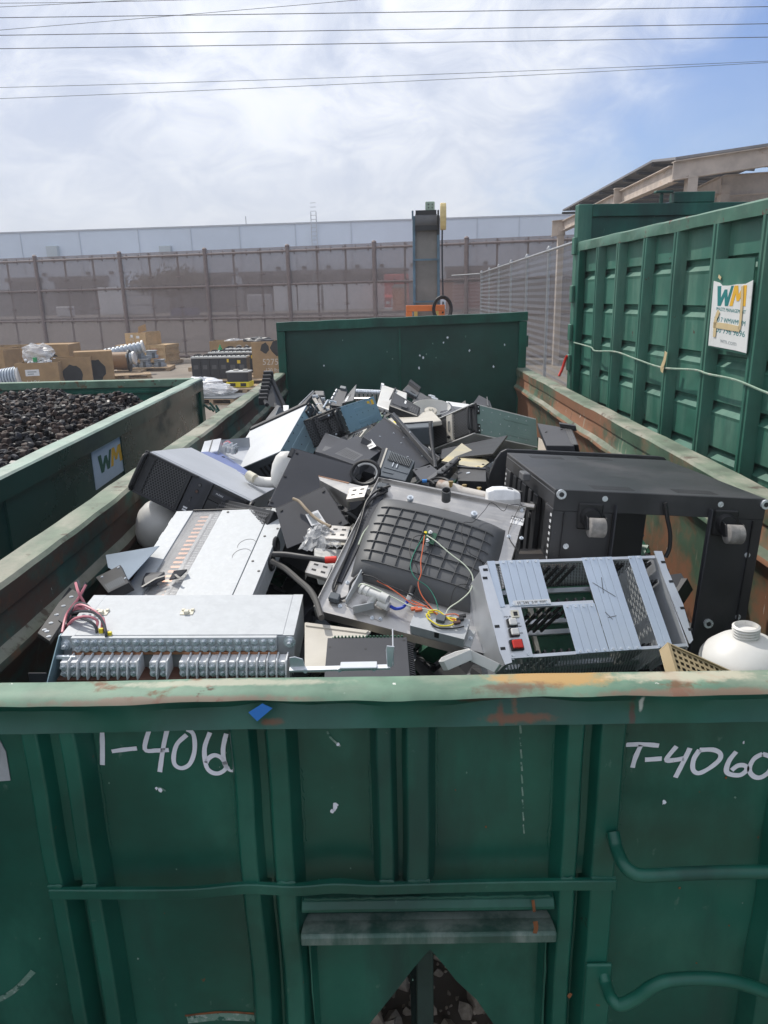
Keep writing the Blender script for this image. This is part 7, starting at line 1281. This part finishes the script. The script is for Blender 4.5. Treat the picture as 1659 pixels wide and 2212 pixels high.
gx = [[(-1.14+2.28*i/12, .08+6.1*j/n_, hz_(-1.14+2.28*i/12, .08+6.1*j/n_)-.17) for i in range(13)] for j in range(n_+1)]
st.add([p for r in gx for p in r], [(j*13+i, j*13+i+1, (j+1)*13+i+1, (j+1)*13+i) for j in range(n_) for i in range(12)]); idx += [0]*(n_*12)
o = st.build('scrap_mass', M_black)
for q in (M_grey, M_grey2, M_psu, M_silver, M_beige, M_pcb): o.data.materials.append(q)
for k, p in enumerate(o.data.polygons): p.material_index = idx[k]
tag(o, 'mass of small dark scrap pieces filling the bin beneath the larger equipment', 'scrap', kind='stuff')

# ================================================================ THE YARD BEYOND
def yspot(px, py): q = sight(px, py, z=0); return q
def gaylord(label, px, y, w, d, h, rot, stain=None, open_=True, mt=None, mark=None, base=0.0):
    q = sight(px, 800, y=y); t = thing('cardboard_box', label, 'cardboard box', (q.x, y, base), (0, 0, rot)); m = MB(); th = .012
    rr = random.Random(int(px)); wl = lambda a: [(-w/2+rr.uniform(-.02, .02)*a, -d/2), (w/2, -d/2), (w/2, d/2), (-w/2, d/2)]
    h *= .86
    for a, b_ in (((-w/2, -d/2), (w/2, -d/2+th)), ((-w/2, d/2-th), (w/2, d/2)), ((-w/2, -d/2+th), (-w/2+th, d/2-th)), ((w/2-th, -d/2+th), (w/2, d/2-th))): m.box((*a, .13), (*b_, h-rr.uniform(0, .03)))
    m.build('box', mt or M_card, t, bevel=.01)
    if not open_: MB().box((-w/2+.013, -d/2+.013, h-.05), (w/2-.013, d/2-.013, h-.035)).build('lid', mt or M_card, t)
    else: MB().box((-w/2+.013, -d/2+.013, h-.2), (w/2-.013, d/2-.013, h-.16)).build('filling', M_grey2, t)
    if stain:
        for face in stain:
            k = 18; pts = [(.30*cos(2*pi*i/k)*rr.uniform(.85, 1.1)*w*.9, h*.45+.30*sin(2*pi*i/k)*rr.uniform(.85, 1.1)*h*1.1) for i in range(k)]
            if face == 's': MB().prism(pts, -d/2-.001, -d/2-.004).build('black_stain', M_ink, t)
            else: MB().prism([(a*d/w, b_) for a, b_ in pts], w/2+.001, w/2+.004, 'x').build('black_stain', M_ink, t)
    if mark:
        for tx, sz, x, z in mark: letters(tx, sz, .002, front(x, -d/2-.003, z)).build('chalk_writing', flat('chalk', (.6, .56, .5), .8) if 'chalk' not in bpy.data.materials else bpy.data.materials['chalk'], t)
    MB().box((-w/2+.02, -d/2+.02, .0), (w/2-.02, d/2-.02, .128)).build('skid', M_wood, t)
    return t
gx1 = gaylord('open cardboard box with a white label, heaped with metal bits, nearest at left', 88, 20.6, 1.15, 1.0, 1.02, 14, mark=[('G-1186', .20, -.25, .30)])
MB().box((-.32, -.505, .50), (.05, -.503, .68)).build('paper_label', M_label, gx1); MB().box((-.26, -.5056, .60), (-.02, -.5052, .63)).box((-.26, -.5056, .54), (-.1, -.5052, .57)).build('label_text', M_inkg, gx1)
gaylord('cardboard box with a black stain, standing behind the labelled box', 158, 21.4, 1.1, 1.0, 1.10, 20, stain='s'); gaylord('tall cardboard box with a large black round stain, right end of the near row', 205, 22.0, 1.1, 1.0, 1.25, 22, stain='s', open_=False)
gaylord('brown box with a black torn patch at the far left edge', -5, 23.5, 1.2, 1.0, 1.28, -5, stain='s'); gaylord('brown box behind the clear plastic bag', 70, 25.0, 1.2, 1.1, 1.25, 6); gaylord('closed box with a black patch on its left half, back row', 122, 25.5, 1.5, 1.2, 1.33, 3, stain='s', open_=False); gaylord('low brown box just right of the far left one', 30, 26.0, 1.1, 1.1, 1.25, 0)
for k in range(14): c = gx1.location+V((rnd.uniform(-.35, .35), rnd.uniform(-.3, .3), 1.0+rnd.uniform(0, .07))); 
m = MB()
for k in range(26): m.cbox((0, 0, 0), (rnd.uniform(.05, .16), rnd.uniform(.04, .1), rnd.uniform(.02, .06)), Matrix.Translation((rnd.uniform(-.42, .42), rnd.uniform(-.36, .36), .82+rnd.uniform(0, .10))) @ Euler([rnd.uniform(-1, 1), rnd.uniform(-1, 1), rnd.uniform(0, 6)]).to_matrix().to_4x4())
o = m.build('metal_offcut_load', M_lug); o.matrix_world = Matrix.Translation(gx1.location) @ Matrix.Rotation(R(14), 4, 'Z'); tag(o, 'pale metal offcuts heaped in the labelled cardboard box', 'offcuts', kind='stuff')
def blob(label, loc, s, mt, seed, cat='plastic bag', nm='plastic_bag', flat_=1):
    r = random.Random(seed); m = MB(); nu_, nv_ = 16, 10; vs = []
    for j in range(nv_+1):
        for i in range(nu_):
            a, b_ = 2*pi*i/nu_, pi*j/nv_; p = V((sin(b_)*cos(a), sin(b_)*sin(a), cos(b_))); k = 1+.35*NZ.noise(p*2.2+V((seed, 0, 0)))+.16*r.uniform(-1, 1); vs.append((p.x*s[0]*k, p.y*s[1]*k, (p.z*s[2]*k)+s[2]*.8))
    m.add(vs, [(j*nu_+i, j*nu_+(i+1) % nu_, (j+1)*nu_+(i+1) % nu_, (j+1)*nu_+i) for j in range(nv_) for i in range(nu_)])
    t = thing(nm, label, cat, loc); m.build('film', mt, t); return t
blob('crumpled clear plastic bag standing on the open labelled box', gx1.location+V((-.05, .1, .90)), (.48, .40, .25), M_film, 4)
# ringed white ducts at the far left
def duct(label, px, py, y, ln, r, rot, n=9):
    q = sight(px, py, y=y); t = thing('ringed_duct', label, 'duct', q, rot); m = MB(); pr = [(.001, 0)]
    for k in range(n): pr += [(r, ln*k/n), (r, ln*(k+.55)/n), (r*.8, ln*(k+.6)/n), (r*.8, ln*(k+.95)/n)]
    m.lathe(pr+[(.001, ln)], 16).build('body', flat('pale_blue_duct', (.40, .46, .52), .5) if 'pale_blue_duct' not in bpy.data.materials else bpy.data.materials['pale_blue_duct'], t, smooth=True)
    MB().lathe([(r*1.15, ln+.002), (r*1.15, ln+.07), (.001, ln+.07)], 16).build('end_ring', M_white, t, smooth=True); return t
duct('pale ringed duct section on its side beside the labelled box', -8, 822, 20.2, .75, .30, (0, 82, 0))
duct('upper pale ringed duct in the row behind the tall box', 228, 766, 25.5, 1.3, .2, (0, 80, 12)); duct('lower pale ringed duct in the row behind the tall box', 232, 781, 24.8, .9, .2, (0, 84, 5))
def pallet(label, x, y, z=0, w=1.2, d=1.0, rot=0, first=[None]):
    if first[0] is None:
        t = thing('pallet', label, 'pallet', (x, y, z), (0, 0, rot), 'wooden pallets in the yard')
        for k in range(7): MB().box((-.6, -.5+.148*k, .118), (.6, -.5+.148*k+.11, .14)).build('deck_board', M_wood, t)
        for k in range(3): MB().box((-.6+.55*k, -.5, .022), (-.5+.55*k, .5, .1175)).build('stringer', M_wood, t)
        for k in range(3): MB().box((-.6, -.5+.45*k, 0), (.6, -.4+.45*k, .0215)).build('bottom_board', M_wood, t)
        first[0] = t; t.scale = (w/1.2, d, 1); return t
    return dup(first[0], (x, y, z), (0, 0, rot), label, (w/1.2, d, 1))
# spools, grey fittings and crates in the middle
c = yspot(258, 812); pallet('pallet under the wooden spool and ringed ducts', c.x, c.y, 0, 1.5, 1.2, 8); 
t = thing('cable_spool', 'upright-lying wooden cable spool with a brown drum on a pallet', 'cable spool', (c.x+.05, c.y, .14+.38), (0, 90, 8))
MB().cyl((0, 0, -.38), (0, 0, -.33), .38, 24).build('flange', M_wood, t); MB().cyl((0, 0, .33), (0, 0, .38), .38, 24).build('flange', M_blackp, t); MB().cyl((0, 0, -.329), (0, 0, .329), .30, 24).build('drum', flat('brown_drum', (.22, .12, .05), .6), t, smooth=True)
c = yspot(318, 800); pallet('pallet carrying the grey metal fittings', c.x, c.y, 0, 1.9, 1.2, 6); pg = c
for k, (dx, dy, w, h) in enumerate(((-.55, 0, .55, .28), (0, -.1, .5, .30), (.5, 0, .5, .26), (-.3, .1, .6, .26), (.2, .1, .5, .28))):
    z = .14 if k < 3 else .14+.31; t = thing('grey_fitting', ('grey cast fitting at the left end of the lower row on the pallet', 'grey cast fitting in the middle of the lower row on the pallet', 'grey cast fitting at the right end of the lower row on the pallet', 'left one of the two stacked upper grey cast fittings', 'right one of the two stacked upper grey cast fittings')[k], 'metal fitting', (c.x+dx, c.y+dy, z), (0, 0, 8*k))
    MB().lathe([(w*.5, 0), (w*.5, h*.35), (w*.38, h*.4), (w*.38, h*.85), (w*.46, h*.9), (w*.46, h), (w*.2, h), (.001, h)], 8).build('body', flat('grey_casting_%s' % 'abcde'[k], (.32, .35, .38), .55), t); MB().box((-w*.1, -w*.52, 0), (w*.1, -w*.48, h*.7)).build('lug', M_psu, t)
c = yspot(318, 786); wc = thing('wooden_crate', 'long plywood crate with red stencilled writing, lower one of two', 'crate', (c.x+.1, c.y, .0), (0, 0, -12)); W_, D_, H_ = 2.2, 1.1, .62
pallet('pallet beneath the long plywood crate', c.x+.1, c.y, 0, 2.5, 1.2, -12)
MB().box((-W_/2, -D_/2, .145), (W_/2, D_/2, .145+H_)).build('panel', M_ply, wc)
m = MB()
for z in (.15, .6, 1.03): z *= .64; m.box((-W_/2-.02, -D_/2-.03, z), (W_/2+.02, -D_/2-.002, z+.1)); m.box((W_/2+.002, -D_/2, z), (W_/2+.03, D_/2, z+.1))
for k in range(4): x = -W_/2+(W_-.1)*k/3; m.box((x, -D_/2-.055, .15), (x+.1, -D_/2-.031, .76))
m.build('batten', M_ply, wc); MB().box((-W_/2-.03, -D_/2-.03, .766), (W_/2+.03, D_/2+.03, .80)).build('lid', M_ply, wc)
for tx, x, z, s in (('F-91', .9, .95, .16), ('MADE', .1, .78, .1), ('21 25', .85, .72, .15), ('SIDE', .95, .48, .16)): letters(tx, s, .002, front(x-.25, -D_/2-.058, z*.64)).build('stencil', mat('stencil_ink', (.50, .22, .16), .8) if 'stencil_ink' not in bpy.data.materials else bpy.data.materials['stencil_ink'], wc)
c2 = c+V((-.05, 0, 0)); w2_ = thing('wooden_crate', 'smaller open plywood crate with a raised flap, on the long crate', 'crate', (c2.x, c2.y, .805), (0, 0, -25)); w, d, h = 1.1, .9, .46
m = MB().box((-w/2, -d/2, 0), (w/2, -d/2+.03, h)).box((-w/2, d/2-.03, 0), (w/2, d/2, h)).box((-w/2, -d/2+.031, 0), (-w/2+.03, d/2-.031, h)).box((w/2-.03, -d/2+.031, 0), (w/2, d/2-.031, h+.06)).box((-w/2+.031, -d/2+.031, 0), (w/2-.031, d/2-.031, .02)); m.build('box', M_ply, w2_)
MB().prism([(-.15, h-.02), (.30, h+.1), (.28, h+.36), (-.12, h+.24)], -.1, -.08).build('flap', M_card, w2_); MB().box((-.25, -d/2-.003, h-.18), (-.12, -d/2-.001, h-.06)).build('paper_tag', M_label, w2_); MB().box((.05, -d/2-.003, h-.2), (.22, -d/2-.001, h-.1)).build('paper_tag', M_label, w2_); letters('T2', .22, .002, front(-.2, -d/2-.004, .22)).build('chalk_mark', M_beige, w2_)
c = yspot(235, 815); t = thing('plywood_ring', 'flat yellow wooden ring lying on the ground left of the pallets', 'wooden ring', (c.x, c.y, 0)); MB().lathe([(.38, 0), (.52, 0), (.52, .10), (.38, .10), (.38, 0)], 28).build('ring', M_ply, t, smooth=True); c = yspot(280, 815); pallet('broken low pallet boards lying flat beside the yellow ring', c.x, c.y-.3, 0, 1.6, .9, 20)
# batteries on pallets
M_bat = flat('battery_black', (.018, .019, .023), .4); M_bt = flat('battery_top_grey', (.46, .47, .46), .5)
bc = yspot(520, 838); b_ang = -4
def battery(label, x, y, z, first=[None]):
    if first[0] is None:
        t = thing('battery_bank', label, 'battery bank', (x, y, z), (0, 0, b_ang), 'black battery banks on the pallets'); w = 1.75
        for k in range(6): MB().box((-w/2+.29*k, -.22, 0), (-w/2+.29*k+.287, .22, .62)).build('cell', M_bat, t, bevel=.01); MB().box((-w/2+.29*k+.07, -.235, .30), (-w/2+.29*k+.21, -.221, .42)).build('cell_label', M_grey2, t)
        MB().box((-w/2-.01, -.23, .621), (w/2+.0, .23, .68)).build('top_cover', M_bt, t, bevel=.01)
        for k in range(6):
            for s in (-1, 1): MB().tube([(-w/2+.145+.29*k-.08, s*.1, .681), (-w/2+.145+.29*k-.03, s*.1, .73), (-w/2+.145+.29*k+.06, s*.1, .72), (-w/2+.145+.29*k+.1, s*.1, .681)], .022, 5).build('strap', M_blackp, t)
        MB().box((w/2-.62, -.236, .50), (w/2-.56, -.222, .60)).box((w/2-.30, -.236, .46), (w/2-.2, -.222, .56)).build('warning_label', flat('label_yellow', (.75, .5, .03)), t)
        first[0] = t; return t
    return dup(first[0], (x, y, z), (0, 0, b_ang), label)
q = yspot(505, 826)
for k, (u, v, lab) in enumerate(((505, 826, 'front battery bank of six black cells with yellow labels'), (535, 812, 'second battery bank, behind the front one'), (566, 801, 'rearmost battery bank, nearest the writing-covered box'))):
    p = yspot(u, v); pallet(('front pallet under the battery banks', 'middle pallet under the battery banks', 'rear pallet under the battery banks')[k], p.x+.35, p.y, 0, 2.5, 1.5, b_ang); battery(lab, p.x-.35, p.y, .142)
p = yspot(520, 846); t = thing('battery_crate', 'small grey battery on a bright yellow base in front of the large batteries', 'battery', (p.x, p.y, .142), (0, 0, -6)); pallet('pallet under the yellow-based battery', p.x+.3, p.y, 0, 1.7, 1.2, -6)
MB().box((-.3, -.2, .15), (.3, .2, .40)).build('casing', M_bat, t, bevel=.01); MB().box((-.32, -.22, .401), (.32, .22, .44)).build('top', M_bt, t, bevel=.01); MB().box((-.33, -.23, 0), (.33, .23, .149)).build('yellow_base', M_yel, t, bevel=.01); MB().box((-.22, -.232, .03), (-.06, -.2305, .12)).box((.08, -.232, .03), (.24, -.2305, .12)).build('base_opening', M_blackp, t)
for u in (-.15, .12): MB().box((u, -.06, .441), (u+.12, .06, .48)).build('terminal', M_beige, t)
p = yspot(478, 868); pallet('nearest pallet with a grey top sheet, wrapped in loose film', p.x-.05, p.y, 0, 1.2, 1.0, -10); MBt = thing('steel_sheet', 'flat grey sheet lying on the nearest pallet', 'metal sheet', (p.x-.05, p.y, .142), (0, 0, -10)); MB().box((-.6, -.5, 0), (.62, .5, .02)).build('sheet', M_psu, MBt)
blob('loose clear plastic film crumpled over the nearest pallet', (p.x-.2, p.y+.25, .16), (.55, .40, .15), M_film, 9); blob('white foam bundle under film in front of the batteries', (p.x-.75, p.y+1.2, .1), (.65, .4, .22), M_lug, 12, 'foam bundle', 'foam_bundle'); blob('torn white film hanging off the left of the nearest pallet', (p.x-.85, p.y-.1, .02), (.25, .4, .26), M_film, 15)
# boxes behind the batteries
gaylord('cardboard box with a row of black smears, behind the batteries at left', 508, 28.2, 1.6, 1.1, 1.15, 0, stain='s'); gaylord('cardboard box marked G-3458 behind the batteries', 555, 27.2, 1.6, 1.1, 1.15, -4, mark=[('G-3458', .34, -.1, .75)])
gaylord('tall box with black stains and handwriting 52750, beside the end wall', 592, 22.2, 1.05, 1.0, 1.42, -8, mark=[('52750', .26, .12, .62), ('120 lbs', .16, .1, .38)], stain=None)
t = bpy.data.objects.get('cardboard_box.009'); 
for u, v, s in ((-.10, 1.05, .16), (.30, 1.05, .22)):
    k = 14; rr = random.Random(int(u*50)+9); MB().prism([(u+s*cos(2*pi*i/k)*rr.uniform(.7, 1.1), v+s*sin(2*pi*i/k)*rr.uniform(.7, 1.2)) for i in range(k)], -.5012, -.504).build('black_stain', M_ink, t)
blob('white crumpled film on the smeared box behind the batteries', sight(510, 748, y=28.2), (.55, .3, .16), M_film, 21); blob('black and white scrap heaped in the G-3458 box', sight(558, 745, y=27.2), (.6, .35, .16), M_grey2, 25, 'scrap heap', 'scrap_heap')
p = yspot(455, 800); t = thing('grey_pipe', 'short grey pipes lying on a low pallet behind the batteries', 'pipe', (p.x, p.y, .16)); 
for k, (z, y) in enumerate(((.15, 0), (.15, .35), (.42, .18))): MB().cyl((-.55+.3*k, y, z), (.75+.3*k, y, z), .13, 14).build('pipe', flat('pipe_grey_%s' % 'abc'[k], (.28, .31, .34)), t, smooth=True)
pallet('low pallet carrying the grey pipes', p.x+.1, p.y+.2, 0, 1.7, 1.0, 0); p = sight(476, 757, y=27); t = thing('green_bottle', 'small bright green bottle standing behind the batteries', 'bottle', p-V((0, 0, .15))); MB().lathe([(.08, 0), (.08, .22), (.03, .3), (.03, .36), (.001, .36)], 10).build('body', flat('bright_green', (.03, .35, .12)), t, smooth=True)
p = gx1.location; t = thing('green_bottle', 'small green cap showing on top of the labelled cardboard box', 'bottle', (p.x+.02, p.y-.30, .88)); MB().lathe([(.06, 0), (.06, .12), (.001, .13)], 10).build('body', bpy.data.materials['bright_green'], t)

# ================================================================ THE AIR
m = bpy.data.materials.new('haze_air'); m.use_nodes = True; t = m.node_tree; t.nodes.clear(); v = t.nodes.new('ShaderNodeVolumePrincipled'); v.inputs['Color'].default_value = (.90, .93, 1, 1); v.inputs['Density'].default_value = .0022; o = t.nodes.new('ShaderNodeOutputMaterial'); t.links.new(v.outputs[0], o.inputs['Volume'])
tag(MB().box((-1000, -70, -1.2), (1000, 1600, 22)).build('haze', m), None, None, kind='stuff')
